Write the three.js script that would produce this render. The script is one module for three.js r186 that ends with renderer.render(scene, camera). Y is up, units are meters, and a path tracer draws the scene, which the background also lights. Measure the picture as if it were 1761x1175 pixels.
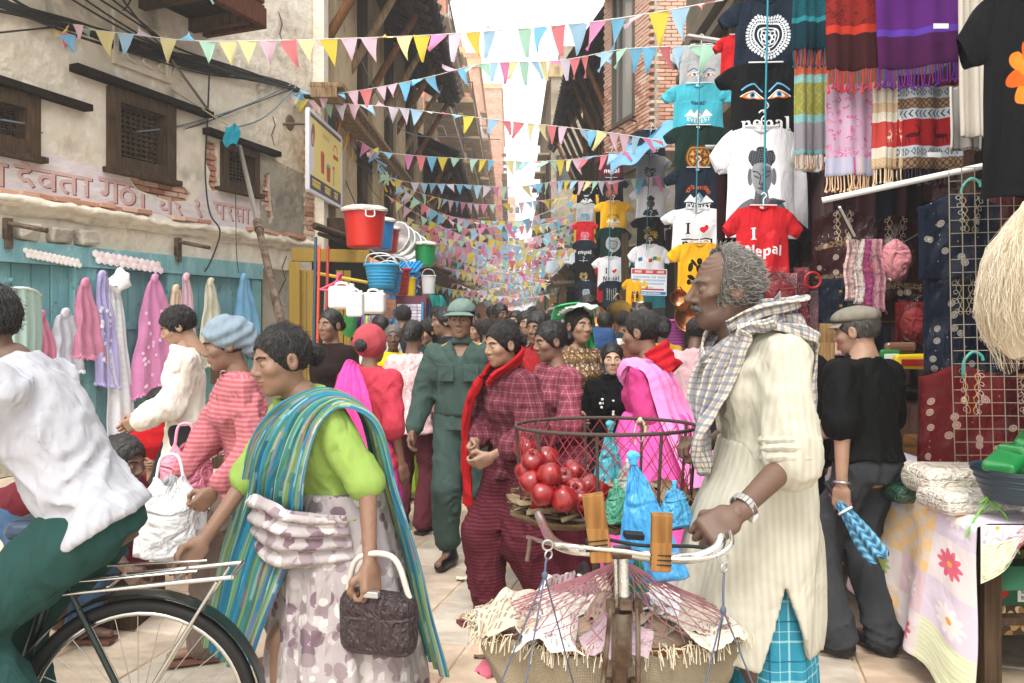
import * as THREE from 'three';
import { mergeGeometries } from 'three/addons/utils/BufferGeometryUtils.js';
import { RoundedBoxGeometry } from 'three/addons/geometries/RoundedBoxGeometry.js';
// ---------------------------------------------------------------- camera, sky, sun, exposure
const PW = 1761, PH = 1175, F = 1370, HY = 548, CH = 1.5;            // photo size, focal length in photo pixels, horizon row, eye height
const scene = new THREE.Scene();
const camera = new THREE.PerspectiveCamera(2 * Math.atan(PH / 2 / F) * 180 / Math.PI, PW / PH, 0.05, 600);
camera.position.set(0, CH, 0); camera.lookAt(0, CH, -10);
camera.setViewOffset(PW, PH, 0, PH / 2 - HY, PW, PH);
const renderer = new THREE.WebGLRenderer({ antialias: true });
renderer.toneMapping = THREE.LinearToneMapping;
renderer.toneMappingExposure = 2.02;
renderer.shadowMap.enabled = true; renderer.shadowMap.type = THREE.PCFSoftShadowMap;
{ // bright even overcast, a little brighter towards the zenith and the hidden sun
const w = 64, h = 32, data = new Float32Array(w * h * 4), sd = new THREE.Vector3(-0.11, 0.8, 0.59).normalize();
for (let j = 0; j < h; j++) for (let i = 0; i < w; i++) {
const el = ((j + 0.5) / h - 0.5) * Math.PI, az = ((i + 0.5) / w - 0.5) * 2 * Math.PI;
const dx = Math.cos(az) * Math.cos(el), dy = Math.sin(el), dz = Math.sin(az) * Math.cos(el);
const c = Math.max(0, dx * sd.x + dy * sd.y + dz * sd.z), L = dy < 0 ? 0.35 : 0.92 + 0.25 * dy + 0.5 * c * c * c, o = (j * w + i) * 4;
data[o] = L * 1.0; data[o + 1] = L * 0.995; data[o + 2] = L * 0.985; data[o + 3] = 1;
}
const t = new THREE.DataTexture(data, w, h, THREE.RGBAFormat, THREE.FloatType);
t.mapping = THREE.EquirectangularReflectionMapping; t.magFilter = t.minFilter = THREE.LinearFilter; t.needsUpdate = true;
scene.background = t; scene.environment = t;
}
const sun = new THREE.DirectionalLight(0xfff8f0, 1.4);
sun.position.set(-2, 15, 3); sun.target.position.set(0, 0, -8); sun.shadow.radius = 34; sun.castShadow = true;
Object.assign(sun.shadow.camera, { left: -22, right: 22, top: 22, bottom: -22, near: 0.5, far: 80 }); sun.shadow.mapSize.set(2048, 2048);
scene.add(sun, sun.target);
scene.fog = new THREE.FogExp2(0xffffff, 0.003);                        // the thin bright air down the street
// ---------------------------------------------------------------- helpers
const V = (x = 0, y = 0, z = 0) => new THREE.Vector3(x, y, z), PI = Math.PI, { sin, cos, abs, min, max, sqrt, floor, atan2, hypot } = Math;
let seed = 7; const rnd = (a = 0, b = 1) => { seed = (seed * 1664525 + 1013904223) >>> 0; return a + (b - a) * seed / 4294967296; };
const reseed = (s) => { seed = s >>> 0; rnd(); rnd(); }, pick = (a) => a[floor(rnd(0, a.length * 0.9999))];
const clamp = (x, a = 0, b = 1) => x < a ? a : x > b ? b : x, lerp = (a, b, t) => a + (b - a) * t, sst = (a, b, x) => { x = clamp((x - a) / (b - a)); return x * x * (3 - 2 * x); };
const at = (px, py, d) => V((px - 880.5) / F * d, CH - (py - HY) / F * d, -d);      // the point seen at a photo pixel, d metres in front of the lens
const gd = (py) => CH * F / (py - HY), px2m = (n, d) => n * d / F;
const used = {};
const numbered = (n) => { const k = used[n] = (used[n] ?? -1) + 1; return k ? n + '_' + String(k).padStart(3, '0') : n; };
function tag(o, label, category, group, kind) {
if (label) o.userData.label = label; if (category) o.userData.category = category; if (group) o.userData.group = group; if (kind) o.userData.kind = kind; return o;
}
function thing(name, label, category, p = [0, 0, 0], turn = 0, group) {
const o = new THREE.Group(); o.name = numbered(name); p.isVector3 ? o.position.copy(p) : o.position.set(...p); o.rotation.y = turn; scene.add(o);
return tag(o, label, category, group);
}
function mesh(name, g, m) {
if (Array.isArray(g)) g = M(g);
if (m.userData.metric && !g.userData.uvd) { boxUV(g); g.userData.uvd = true; }
const o = new THREE.Mesh(g, m); o.name = name; o.castShadow = o.receiveShadow = true; return o;
}
function part(parent, name, g, m, label) { const o = mesh(name, g, m); parent.add(o); if (label) o.userData.label = label; return o; }
function solo(name, g, m, label, category, group) { const o = mesh(numbered(name), g, m); scene.add(o); return tag(o, label, category, group); }
function struct(name, g, m) { const o = mesh(numbered(name), g, m); o.userData.kind = 'structure'; scene.add(o); return o; }
function copy(o, label, p, turn) { const c = o.clone(); c.name = numbered(o.name.replace(/_\d+$/, '')); scene.add(c); if (label) c.userData = { ...c.userData, label }; if (p) c.position.copy(p); if (turn !== undefined) c.rotation.y = turn; return c; }
function boxUV(g) {   // uv in metres on the main plane of every face
if (g.index) { const n = g.toNonIndexed(); g.index = null; for (const k in n.attributes) g.setAttribute(k, n.attributes[k]); }
const p = g.attributes.position, n = g.attributes.normal, uv = new Float32Array(p.count * 2);
for (let i = 0; i < p.count; i += 3) {
let a = 0, b = 0, c = 0; for (let k = 0; k < 3; k++) { a += n.getX(i + k); b += n.getY(i + k); c += n.getZ(i + k); }
a = abs(a); b = abs(b) * 0.9; c = abs(c);
for (let k = i; k < i + 3; k++) { const x = p.getX(k), y = p.getY(k), z = p.getZ(k); uv[k * 2] = a > b && a > c ? z : x; uv[k * 2 + 1] = b > a && b >= c ? z : y; }
}
g.setAttribute('uv', new THREE.BufferAttribute(uv, 2));
}
function M(list) {
list = list.flat(9).filter(Boolean);
const col = list.some((g) => g.attributes.color);
list = list.map((g) => {
if (!g.index) g.setIndex([...Array(g.attributes.position.count).keys()]);
const n = g.attributes.position.count;
if (!g.attributes.uv) g.setAttribute('uv', new THREE.BufferAttribute(new Float32Array(n * 2), 2));
if (!g.attributes.normal) g.computeVertexNormals();
for (const k in g.attributes) if (!['position', 'normal', 'uv', 'color'].includes(k)) g.deleteAttribute(k);
if (col && !g.attributes.color) g.setAttribute('color', new THREE.BufferAttribute(new Float32Array(n * 3).fill(1), 3));
g.morphAttributes = {}; return g;
});
return list.length === 1 ? list[0] : mergeGeometries(list);
}
const E = new THREE.Euler(), Q = new THREE.Quaternion(), M4 = new THREE.Matrix4();
const put = (g, x = 0, y = 0, z = 0, rx = 0, ry = 0, rz = 0) => g.applyMatrix4(M4.compose(V(x, y, z), Q.setFromEuler(E.set(rx, ry, rz)), V(1, 1, 1)));
const B = (w, h, d, ...a) => put(new THREE.BoxGeometry(w, h, d), ...a);
const RB = (w, h, d, r, ...a) => put(new RoundedBoxGeometry(w, h, d, 2, min(r, w / 2.01, h / 2.01, d / 2.01)), ...a);
const C = (r1, r2, h, n = 12, ...a) => put(new THREE.CylinderGeometry(r1, r2, h, n), ...a);
const S = (r, sx = 1, sy = 1, sz = 1, n = 12, ...a) => put(new THREE.SphereGeometry(r, n, max(6, n * 0.7 | 0)).scale(sx, sy, sz), ...a);
const LA = (pts, n = 20, ...a) => put(new THREE.LatheGeometry(pts.map(([x, y]) => new THREE.Vector2(x, y)), n), ...a);
const T = (pts, r, n = 8, seg, closed = false) => new THREE.TubeGeometry(new THREE.CatmullRomCurve3(pts.map((p) => p.isVector3 ? p : V(...p)), closed), seg ?? pts.length * 6, r, n, closed);
function rod(a, b, r1, r2 = r1, n = 8) {
a = a.isVector3 ? a : V(...a); b = b.isVector3 ? b : V(...b);
const L = a.distanceTo(b), g = new THREE.CylinderGeometry(r2, r1, L, n);
return g.applyMatrix4(M4.compose(a.clone().lerp(b, 0.5), Q.setFromUnitVectors(V(0, 1, 0), b.clone().sub(a).normalize()), V(1, 1, 1)));
}
const wob = (g, a, f = 7) => { const p = g.attributes.position; for (let i = 0; i < p.count; i++) { const x = p.getX(i), y = p.getY(i), z = p.getZ(i); p.setXYZ(i, x + a * ns(x * f, y * f, z * f), y + a * ns(y * f + 9, z * f, x * f), z + a * ns(z * f, x * f + 5, y * f)); } g.computeVertexNormals(); return g; };
const poly = (pts, holes = []) => { const s = new THREE.Shape(pts.map(([x, y]) => new THREE.Vector2(x, y))); for (const h of holes) s.holes.push(new THREE.Path(h.map(([x, y]) => new THREE.Vector2(x, y)))); return s; };
const EX = (pts, depth, holes, bevel = 0) => new THREE.ExtrudeGeometry(poly(pts, holes), { depth, bevelEnabled: bevel > 0, bevelSize: bevel, bevelThickness: bevel, bevelSegments: 1, curveSegments: 6 });
function sheet(fn, nu, nv, th = 0) {   // a cloth or a skin given by fn(u, v) -> [x, y, z]; with th a closed slab
const pos = [], uv = [], idx = [], w = nu + 1;
for (let j = 0; j <= nv; j++) for (let i = 0; i <= nu; i++) { pos.push(...fn(i / nu, j / nv)); uv.push(i / nu, 1 - j / nv); }
for (let j = 0; j < nv; j++) for (let i = 0; i < nu; i++) { const a = j * w + i; idx.push(a, a + w, a + 1, a + 1, a + w, a + w + 1); }
let g = new THREE.BufferGeometry(); g.setAttribute('position', new THREE.Float32BufferAttribute(pos, 3)); g.setAttribute('uv', new THREE.Float32BufferAttribute(uv, 2)); g.setIndex(idx); g.computeVertexNormals();
if (!th) return g;
const n = g.attributes.normal.array, N = pos.length / 3, p2 = new Float32Array(pos.length * 2), u2 = new Float32Array(uv.length * 2), i2 = [...idx];
for (let i = 0; i < pos.length; i++) { p2[i] = pos[i] + n[i] * th / 2; p2[i + pos.length] = pos[i] - n[i] * th / 2; }
for (let i = 0; i < uv.length; i++) u2[i] = u2[i + uv.length] = uv[i];
for (let i = 0; i < idx.length; i += 3) i2.push(idx[i] + N, idx[i + 2] + N, idx[i + 1] + N);
const rim = (a, b) => i2.push(a, b, a + N, b, b + N, a + N);
for (let i = 0; i < nu; i++) { rim(i, i + 1); rim(nv * w + i + 1, nv * w + i); }
for (let j = 0; j < nv; j++) { rim((j + 1) * w, j * w); rim(j * w + nu, (j + 1) * w + nu); }
g = new THREE.BufferGeometry(); g.setAttribute('position', new THREE.BufferAttribute(p2, 3)); g.setAttribute('uv', new THREE.BufferAttribute(u2, 2)); g.setIndex(i2); g.computeVertexNormals(); return g;
}
// ---------------------------------------------------------------- noise and textures
const hsh = (x, y, z) => { let h = (x * 374761393 + y * 668265263 + z * 2147483647) | 0; h = Math.imul(h ^ (h >>> 13), 1274126177); h ^= h >>> 16; return (h >>> 0) / 4294967296; };
const fd = (t) => t * t * (3 - 2 * t);
function ns(x, y = 0, z = 0, per = 0) {   // value noise, -1 .. 1
const X = floor(x), Y = floor(y), Z = floor(z), u = fd(x - X), v = fd(y - Y), w = fd(z - Z), q = per ? (a) => ((a % per) + per) % per : (a) => a;
const h = (i, j, k) => hsh(q(X + i), q(Y + j), q(Z + k));
return lerp(lerp(lerp(h(0, 0, 0), h(1, 0, 0), u), lerp(h(0, 1, 0), h(1, 1, 0), u), v), lerp(lerp(h(0, 0, 1), h(1, 0, 1), u), lerp(h(0, 1, 1), h(1, 1, 1), u), v), w) * 2 - 1;
}
const fb = (u, v, f, oct = 4, s = 0) => { let r = 0, a = 0.5; for (let i = 0; i < oct; i++) { r += a * ns(u * f, v * f, s + i * 7, f); f *= 2; a *= 0.5; } return r; };
const hex = (h) => { const c = new THREE.Color(h).getRGB({ r: 0, g: 0, b: 0 }, THREE.SRGBColorSpace); return [c.r * 255, c.g * 255, c.b * 255]; };
const mix = (a, b, t) => a.map((x, i) => x + (b[i] - x) * clamp(t));
function dtex(n, fn, rep = 1, srgb = true, repY = rep) {
const d = new Uint8Array(n * n * 4);
for (let j = 0; j < n; j++) for (let i = 0; i < n; i++) { const c = fn(i / n, j / n), o = (j * n + i) * 4; if (typeof c === 'number') d[o] = d[o + 1] = d[o + 2] = clamp(c) * 255; else { d[o] = clamp(c[0], 0, 255); d[o + 1] = clamp(c[1], 0, 255); d[o + 2] = clamp(c[2], 0, 255); } d[o + 3] = 255; }
const t = new THREE.DataTexture(d, n, n); t.wrapS = t.wrapT = THREE.RepeatWrapping; t.magFilter = THREE.LinearFilter; t.minFilter = THREE.LinearMipmapLinearFilter; t.generateMipmaps = true; t.repeat.set(rep, repY);
if (srgb) t.colorSpace = THREE.SRGBColorSpace; t.needsUpdate = true; return t;
}
function ctex(w, h, draw, rep) {
const c = document.createElement('canvas'); c.width = w; c.height = h; const g = c.getContext('2d'); draw(g, w, h);
const t = new THREE.CanvasTexture(c); t.colorSpace = THREE.SRGBColorSpace; t.anisotropy = 8; if (rep) { t.wrapS = t.wrapT = THREE.RepeatWrapping; t.repeat.set(...rep); } return t;
}
const reT = (t, x, y = x) => { const c = t.clone(); c.repeat.set(x, y); c.needsUpdate = true; return c; };
const mat = (color, rough = 0.8, o = {}) => rough >= 0.85 ? new THREE.MeshPhysicalMaterial({ color, roughness: rough, specularIntensity: 0.3, side: THREE.DoubleSide, ...o }) : new THREE.MeshStandardMaterial({ color, roughness: rough, side: THREE.DoubleSide, ...o });
const phys = (color, rough, o) => new THREE.MeshPhysicalMaterial({ color, roughness: rough, side: THREE.DoubleSide, ...o });
const metric = (m) => { m.userData.metric = true; return m; };
const bumpN = dtex(256, (u, v) => 0.5 + 0.8 * fb(u, v, 6, 5), 1.2, false);
const bumpFine = reT(bumpN, 4), weave = dtex(64, (u, v) => 0.5 + 0.25 * sin(u * 16 * PI * 2) + 0.25 * sin(v * 16 * PI * 2), 14, false);
const crease = dtex(256, (u, v) => { const w = 0.12 * fb(u, v, 3, 3, 9); let r = 0, a = 0.5, f = 4; for (let i = 0; i < 4; i++) { r += a * ns((u + w) * f * 2, (v + u * 0.0) * f * 0.75 + w * 8, i * 5, 0); f *= 2; a *= 0.55; } const e = Math.min(u, 1 - u, v, 1 - v); return 0.5 + 0.55 * r * sst(0, 0.06, e); }, 1.6, false);
const woodT = dtex(256, (u, v) => { const g = ns(u * 40, v * 3, 0, 40) * 0.5 + ns(u * 90, v * 5, 3, 90) * 0.3 + fb(u, v, 4, 4) * 0.7; return mix([122, 104, 84], [198, 180, 156], 0.5 + 0.6 * g); }, 1.6);
const woodB = dtex(256, (u, v) => 0.5 + 0.3 * ns(u * 40, v * 3, 0, 40) + 0.3 * ns(u * 90, v * 5, 3, 90), 1.6, false);
const wood = (c, rough = 0.85) => metric(mat(c, rough, { map: woodT, bumpMap: woodB, bumpScale: 0.006 }));
const darkWood = wood(0x766a5e), greyWood = wood(0xd8cab6), brownWood = wood(0xb58a62), blackWood = wood(0x3a322c), redWood = wood(0x8a5c50), paleWood = wood(0xf2d9ac);
const steel = mat(0xb8b8b4, 0.32, { metalness: 0.9, bumpMap: bumpFine, bumpScale: 0.0008 }), rust = metric(mat(0x8a7d70, 0.6, { metalness: 0.5, map: dtex(128, (u, v) => mix([200, 196, 190], [120, 82, 56], 0.4 + 1.2 * fb(u, v, 6, 4)), 4) }));
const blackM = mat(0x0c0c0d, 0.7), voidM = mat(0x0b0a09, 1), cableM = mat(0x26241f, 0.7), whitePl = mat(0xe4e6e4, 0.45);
// ---------------------------------------------------------------- materials of the setting
const plasterT = dtex(512, (u, v) => { const a = fb(u, v, 4, 5), b = fb(u, v, 9, 4, 20), c = fb(u, v, 26, 3, 50); let k = mix([230, 222, 206], [204, 192, 174], 0.42 + 0.9 * a); k = mix(k, [150, 138, 122], (b - 0.2) * 1.2); k = mix(k, [240, 236, 226], (c - 0.2) * 1.6); k = mix(k, [142, 134, 124], (ns(u * 26, v * 3, 7, 0) * 0.6 + b - 0.5) * 0.9 * sst(0, 0.04, min(u, 1 - u, v, 1 - v))); return k; }, 0.3);
const plaster = metric(mat(0xffffff, 0.93, { map: plasterT, bumpMap: bumpN, bumpScale: 0.02 }));
const cementT = dtex(256, (u, v) => { const a = fb(u, v, 4, 5), b = fb(u, v, 12, 4, 20); return mix(mix([188, 182, 168], [150, 144, 132], 0.5 + a), [128, 122, 114], (b - 0.16) * 1.3); }, 0.4);
const cement = metric(mat(0xffffff, 0.95, { map: cementT, bumpMap: bumpN, bumpScale: 0.03 }));
const stoneT = dtex(256, (u, v) => { const a = fb(u, v, 4, 5), b = fb(u, v, 10, 5, 9), l = ns(u * 6 + a * 3, v * 28, 4, 0); return mix(mix([228, 218, 202], [178, 168, 152], 0.4 + 1.2 * a + 0.2 * l), [176, 166, 154], (b - 0.14) * 1.3); }, 0.8);
const stones = [0xfaf4ec, 0xece6de, 0xf0e0d2, 0xe2e3e0, 0xf6eade, 0xead8c8, 0xfffaf4, 0xe6dfd6].map((c) => metric(mat(c, 0.62, { map: stoneT, bumpMap: bumpN, bumpScale: 0.012 })));
const groundT = dtex(512, (u, v) => { const x = u * 10, y = v * 7, q = floor(y), r = x + (q % 2) * 0.5 + 0.3 * hsh(q, 3, 1), ex = min(r - floor(r), 1 - r + floor(r)) * 0.4, ey = min(y - q, 1 - y + q) * 0.6, e = min(ex, ey); const t = hsh(floor(r) % 10, q, 2), n = fb(u, v, 8, 5); let c = mix([222, 214, 202], [196, 186, 174], t + n); return mix([206, 198, 186], c, e * 40); }, 0.25);
const brickC = ['#c79a82', '#b88870', '#d2ad98', '#b07c66', '#c8a08a', '#d8bca8'], bricks = brickC.map((c) => metric(mat(c, 0.9, { bumpMap: bumpN, bumpScale: 0.006 })));
const farBrick = (base, w = 0.23, h = 0.075) => metric(mat(base, 0.92, { map: dtex(256, (u, v) => { const y = v * 16, q = floor(y), x = u * 6 + (q % 2) * 0.5, e = min((x - floor(x)) * w, (1 - x + floor(x)) * w, (y - q) * h, (1 - y + q) * h), n = fb(u, v, 6, 4); return mix([226, 214, 202], mix([255, 250, 246], [206, 190, 180], hsh(floor(x) % 6, q, 1) * 0.8 + n), e / 0.008); }, 1 / (6 * w), true, 1 / (16 * h)) }));
const pinkBrick = farBrick(0xd79a80), paleBrick = farBrick(0xdcae98), creamWall = metric(mat(0xdccfae, 0.9, { map: plasterT })), whiteWall = metric(mat(0xe8e2d8, 0.9, { map: cementT }));
const tealT = dtex(256, (u, v) => { const g = ns(u * 30, v * 3, 0, 30), a = fb(u, v, 5, 5), b = fb(u, v, 14, 4, 20); return mix(mix([112, 160, 168], [144, 188, 192], 0.5 + a + 0.3 * g), [104, 104, 98], (b - 0.3) * 1.6); }, 0.9);
const teals = [0xffffff, 0xe6f2f0, 0xf2ffff, 0xd8e8ea].map((c) => metric(mat(c, 0.62, { map: tealT, bumpMap: woodB, bumpScale: 0.004 })));
const glass = phys(0x9fb0b4, 0.08, { metalness: 0.1 }), darkGlass = mat(0x4c4f4e, 0.12, { metalness: 0.3 });
// ---------------------------------------------------------------- ground and stone paving
struct('ground', new THREE.PlaneGeometry(500, 500).rotateX(-PI / 2).translate(0, -0.03, -150), metric(mat(0xffffff, 0.85, { map: groundT, bumpMap: bumpN, bumpScale: 0.01 })));
{
reseed(11);
const pave = thing('stone_pavement', null, null); tag(pave, null, null, null, 'structure');
struct('mortar_bed', sheet((u, v) => [-6 + 12 * u, -0.012 + 0.003 * ns(u * 90, v * 90), 0.5 - 13.5 * v], 60, 60), metric(mat(0xf4ece0, 0.95, { map: stoneT, bumpMap: bumpFine, bumpScale: 0.006 })));
const k = atan2(1240 - 880.5, F), ca = cos(k), sa = sin(k), geos = [];
let col = 0, n = 0;
for (let a = -4.2; a < 3.9;) {
const w = pick([0.24, 0.31, 0.36, 0.42, 0.5]); let b = 2.3 + rnd(0, 0.4);
while (b < 9.8) {
const l = pick([0.3, 0.42, 0.5, 0.62, 0.74]) * (b > 6 ? 1.3 : 1), ac = a + w / 2, bc = b + l / 2, x = ac * ca + bc * sa, z = -(bc * ca - ac * sa);
const sx = x / -z;
if (z < -2.9 && abs(sx) < 0.70 && x > -3.6 + 0.28 * (-z - 6) * (z < -6 ? 1 : 0) && x < 2.6 && n < 299) {
const g = wob(new RoundedBoxGeometry(w - 0.018, 0.04, l - 0.018, 1, 0.008), 0.006, 9); put(g, x, -0.022 + rnd(-0.003, 0.004), z, rnd(-0.006, 0.006), -k, rnd(-0.006, 0.006));
part(pave, 'paving_stone', g, pick(stones)); n++;
}
b += l;
}
a += w; col++;
}
}
{ reseed(63); for (let i = 0; i < 30; i++) { const d = rnd(3.4, 8), x = rnd(-0.3, 0.42) * d; solo('litter_scrap', sheet((u, v) => [(u - 0.5) * 0.06 + x, 0.006 + 0.012 * abs(ns(u * 3 + i, v * 3)), (v - 0.5) * 0.04 - d], 4, 4, 0.002).rotateY(0), mat(pick([0xd8d0c0, 0x9c7c58, 0xb8a890, 0x6c5a48, 0xe4e0d8]), 0.9), 'small scrap of paper or leaf trodden on the paving', 'litter', 'scraps on the paving'); } }
// ---------------------------------------------------------------- left building, plaster front with carved windows
const wallL = { A: at(0, HY, 7.86).setY(0), k: (1413 - 880.5) / F };
wallL.u = V(wallL.k, 0, -1).normalize(); wallL.n = V(-wallL.u.z, 0, wallL.u.x); wallL.turn = atan2(-wallL.u.z, wallL.u.x);
const hit = (px, py, w, off = 0) => { const r = V((px - 880.5) / F, -(py - HY) / F, -1), o = V(0, CH, 0), a = w.A.clone().addScaledVector(w.n, off), t = a.sub(o).dot(w.n) / r.dot(w.n); const p = o.add(r.multiplyScalar(t)); return [p.clone().sub(w.A).dot(w.u), p.y]; };
const L = (px, py, off) => hit(px, py, wallL, off);
const inL = (s, h, z = 0) => wallL.A.clone().addScaledVector(wallL.u, s).addScaledVector(wallL.n, z).setY(h);
const lb = thing('plaster_building', 'weathered cream plaster building with carved lattice windows and turquoise shop shutters', 'building', wallL.A, wallL.turn);
{
reseed(5);
const quad = (x0, y0, x1, y1) => { const a = L(x0, y0), b = L(x1, y1); return [[a[0], b[1]], [b[0], b[1]], [b[0], a[1]], [a[0], a[1]]]; };
const sEnd = L(536, 300)[0], hT = 7.6, tealTop = L(220, 433)[1], openTop = tealTop - 0.22;
const wins = [[-70, 150, 62, 258], [182, 166, 296, 300], [378, 252, 440, 328]].map(([x0, y0, x1, y1]) => { const a = L(x0, (y0 + y1) / 2)[0], b = L(x1, (y0 + y1) / 2)[0], c = (x0 + x1) / 2; return { a, b, t: L(c, y0)[1], m: L(c, y1)[1] }; });
const hole = (w) => [[w.a, w.m], [w.b, w.m], [w.b, w.t], [w.a, w.t]];
const patch1 = [[222, 306], [236, 326], [262, 336], [290, 346], [322, 346], [328, 334], [317, 322], [306, 318]].map(([x, y]) => L(x, y)).reverse();
for (const p of patch1) if (p[0] < wins[1].b + 0.03) p[1] = min(p[1], wins[1].m - 0.012);
const patch2 = [[356, 240], [375, 246], [375, 326], [366, 330], [358, 316], [361, 296], [354, 280]].map(([x, y]) => L(x, y)).reverse();
const patch3 = [[452, 300], [462, 296], [466, 340], [470, 372], [462, 388], [455, 362], [448, 350]].map(([x, y]) => L(x, y)).reverse();
const e0 = L(300, 432)[0];
const wallG = EX([[-4, tealTop], [sEnd, tealTop - 0.05], [sEnd, hT], [-4, hT]], 0.12, [...wins.map(hole), patch1, patch2, patch3]); wallG.translate(0, 0, -0.12);
part(lb, 'wall', wallG, plaster);
part(lb, 'wall', [B(sEnd + 4, hT - tealTop, 0.3, (sEnd - 4) / 2, (hT + tealTop) / 2 + 0.02, -0.62), B(0.5, tealTop, 0.5, sEnd - 0.3, tealTop / 2, -0.27)], cement, 'grey cement wall behind the broken plaster');
part(lb, 'wall', B(5, 7.6, 0.3, sEnd - 2.6, 3.8, -3.2), cement);
const inside = (p, x, y) => { let c = false; for (let i = 0, j = p.length - 1; i < p.length; j = i++) if ((p[i][1] > y) !== (p[j][1] > y) && x < (p[j][0] - p[i][0]) * (y - p[i][1]) / (p[j][1] - p[i][1]) + p[i][0]) c = !c; return c; };
for (const P of [patch1, patch2, patch3]) {
const xs = P.map((p) => p[0]), ys = P.map((p) => p[1]); let r = 0;
for (let y = min(...ys) - 0.04; y < max(...ys) + 0.05; y += 0.072, r++) for (let x = min(...xs) - 0.2 + (r % 2) * 0.11; x < max(...xs) + 0.2; x += 0.225) {
if (![[0, 0], [-0.1, 0], [0.1, 0], [0, 0.035], [0, -0.035]].some(([a, b]) => inside(P, x + a, y + b))) continue;
part(lb, 'brick', wob(RB(0.212, 0.06, 0.1, 0.008, x, y, -0.085 + rnd(-0.02, 0.012)), 0.006, 14), pick(bricks));
}
part(lb, 'mortar', EX(P, 0.05).translate(0, 0, -0.17), cement);
}
wins.forEach((w, i) => {
const cx = (w.a + w.b) / 2, cy = (w.t + w.m) / 2, W = w.b - w.a, H = w.t - w.m, fr = i === 2 ? 0.1 : 0.15;
const o = part(lb, 'window', [B(fr, H, 0.2, w.a + fr / 2, cy, -0.03), B(fr, H, 0.2, w.b - fr / 2, cy, -0.03), B(W - 2 * fr, fr, 0.19, cx, w.m + fr / 2, -0.03), B(W - 2 * fr, fr, 0.19, cx, w.t - fr / 2, -0.03),
B(W - 2 * fr, 0.03, 0.12, cx, w.t - fr - 0.015, -0.06), B(0.03, H - 2 * fr, 0.12, w.a + fr + 0.015, cy, -0.06), B(0.03, H - 2 * fr, 0.12, w.b - fr - 0.015, cy, -0.06)], darkWood);
part(o, 'lintel', wob(B(W + (i === 2 ? 0.75 : 1.05), 0.075, 0.16, cx + 0.05, w.t + 0.05, 0.05, 0, 0, -0.02).toNonIndexed(), 0.012, 6), blackWood);
part(o, 'sill', B(W + 0.1, 0.06, 0.2, cx, w.m - 0.028, 0.02), darkWood);
const lat = [], nx = i === 2 ? 7 : 8, ny = i === 2 ? 8 : 10, lw = W - 2 * fr - 0.06, lh = H - 2 * fr - 0.03, x0 = cx - lw / 2, y0 = w.m + fr;
for (let k = 0; k <= nx; k++) lat.push(B(lw / nx * 0.42, lh, 0.03, x0 + lw * k / nx, y0 + lh / 2, -0.09));
for (let k = 0; k <= ny; k++) lat.push(B(lw, lh / ny * 0.38, 0.03, cx, y0 + lh * k / ny, -0.075));
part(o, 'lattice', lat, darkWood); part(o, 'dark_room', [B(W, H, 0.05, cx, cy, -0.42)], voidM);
});
const hl = L(250, 392)[1], prof = [[0, 0.16], [0.05, 0.15], [0.13, 0.1], [0.13, 0.05], [0.07, 0.03], [0.05, -0.03], [0, -0.05]];
const led = sheet((u, v) => { const q = v * (prof.length - 1), i = min(prof.length - 2, floor(q)), t = q - i, s = -4 + (sEnd + 4) * u, j = 0.018 * ns(s * 3, v * 3) + 0.014 * ns(s * 11, v * 5); return [s, hl + lerp(prof[i][1], prof[i + 1][1], t) + j, lerp(prof[i][0], prof[i + 1][0], t) * (1 - 0.35 * sst(0.2, 0.6, ns(s * 1.7, 4))) + j]; }, 260, 12);
part(lb, 'ledge', led, plaster);
for (const px of [8, 40, 70, 118, 190, 300, 430, 480]) { const s = L(px, 380)[0]; for (let q = 0; q < 3; q++) part(lb, 'brick', wob(RB(0.2, 0.05, 0.08, 0.008, s + q * 0.22, hl + 0.175 + rnd(-0.01, 0.01), 0.04 + rnd(-0.02, 0.02)), 0.006, 14), pick(bricks)); }
for (const px of [40, 96, 142]) { const s = L(px, 410)[0]; part(lb, 'beam_end', wob(RB(0.24, 0.17, 0.2, 0.03, s, tealTop + 0.1, 0.02), 0.02, 9), cement); }
const bA = L(-60, 300)[0], bB = L(452, 380)[0], bt = L(60, 262)[1], bm = L(60, 362)[1];
const nagari = (g) => {
g.lineJoin = 'round'; g.lineCap = 'butt';
const GL = {
da: [['l', 60, 0, 60, 20], ['q', 60, 20, 10, 22, 18, 52], ['q', 18, 52, 34, 80, 62, 60], ['l', 50, 58, 78, 100]], e: [['q', 60, 0, 46, -26, 22, -34]],
va: [['l', 80, 0, 80, 105], ['e', 48, 56, 30, 26]], ta: [['l', 80, 0, 80, 105], ['q', 80, 34, 12, 28, 18, 62], ['q', 18, 62, 22, 92, 50, 98]], aa: [['l', 40, 0, 40, 105]],
ga: [['l', 85, 0, 85, 105], ['l', 38, 0, 38, 50], ['q', 38, 50, 36, 78, 8, 62]], u: [['q', 80, 105, 40, 106, 44, 130], ['q', 44, 130, 60, 150, 84, 128]], tha: [['l', 45, 0, 45, 26], ['e', 45, 62, 36, 34]],
gha: [['l', 80, 0, 80, 105], ['q', 10, 10, 52, 30, 14, 42], ['q', 14, 42, 10, 92, 80, 66]], ra: [['q', 20, 6, 72, 20, 40, 44], ['l', 36, 40, 74, 104]], pa: [['l', 80, 0, 80, 105], ['q', 24, 0, 10, 72, 80, 58]],
sa: [['q', 8, 6, 50, 26, 20, 46], ['l', 18, 42, 46, 100], ['l', 40, 52, 80, 52], ['l', 80, 0, 80, 105]],
};
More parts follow.
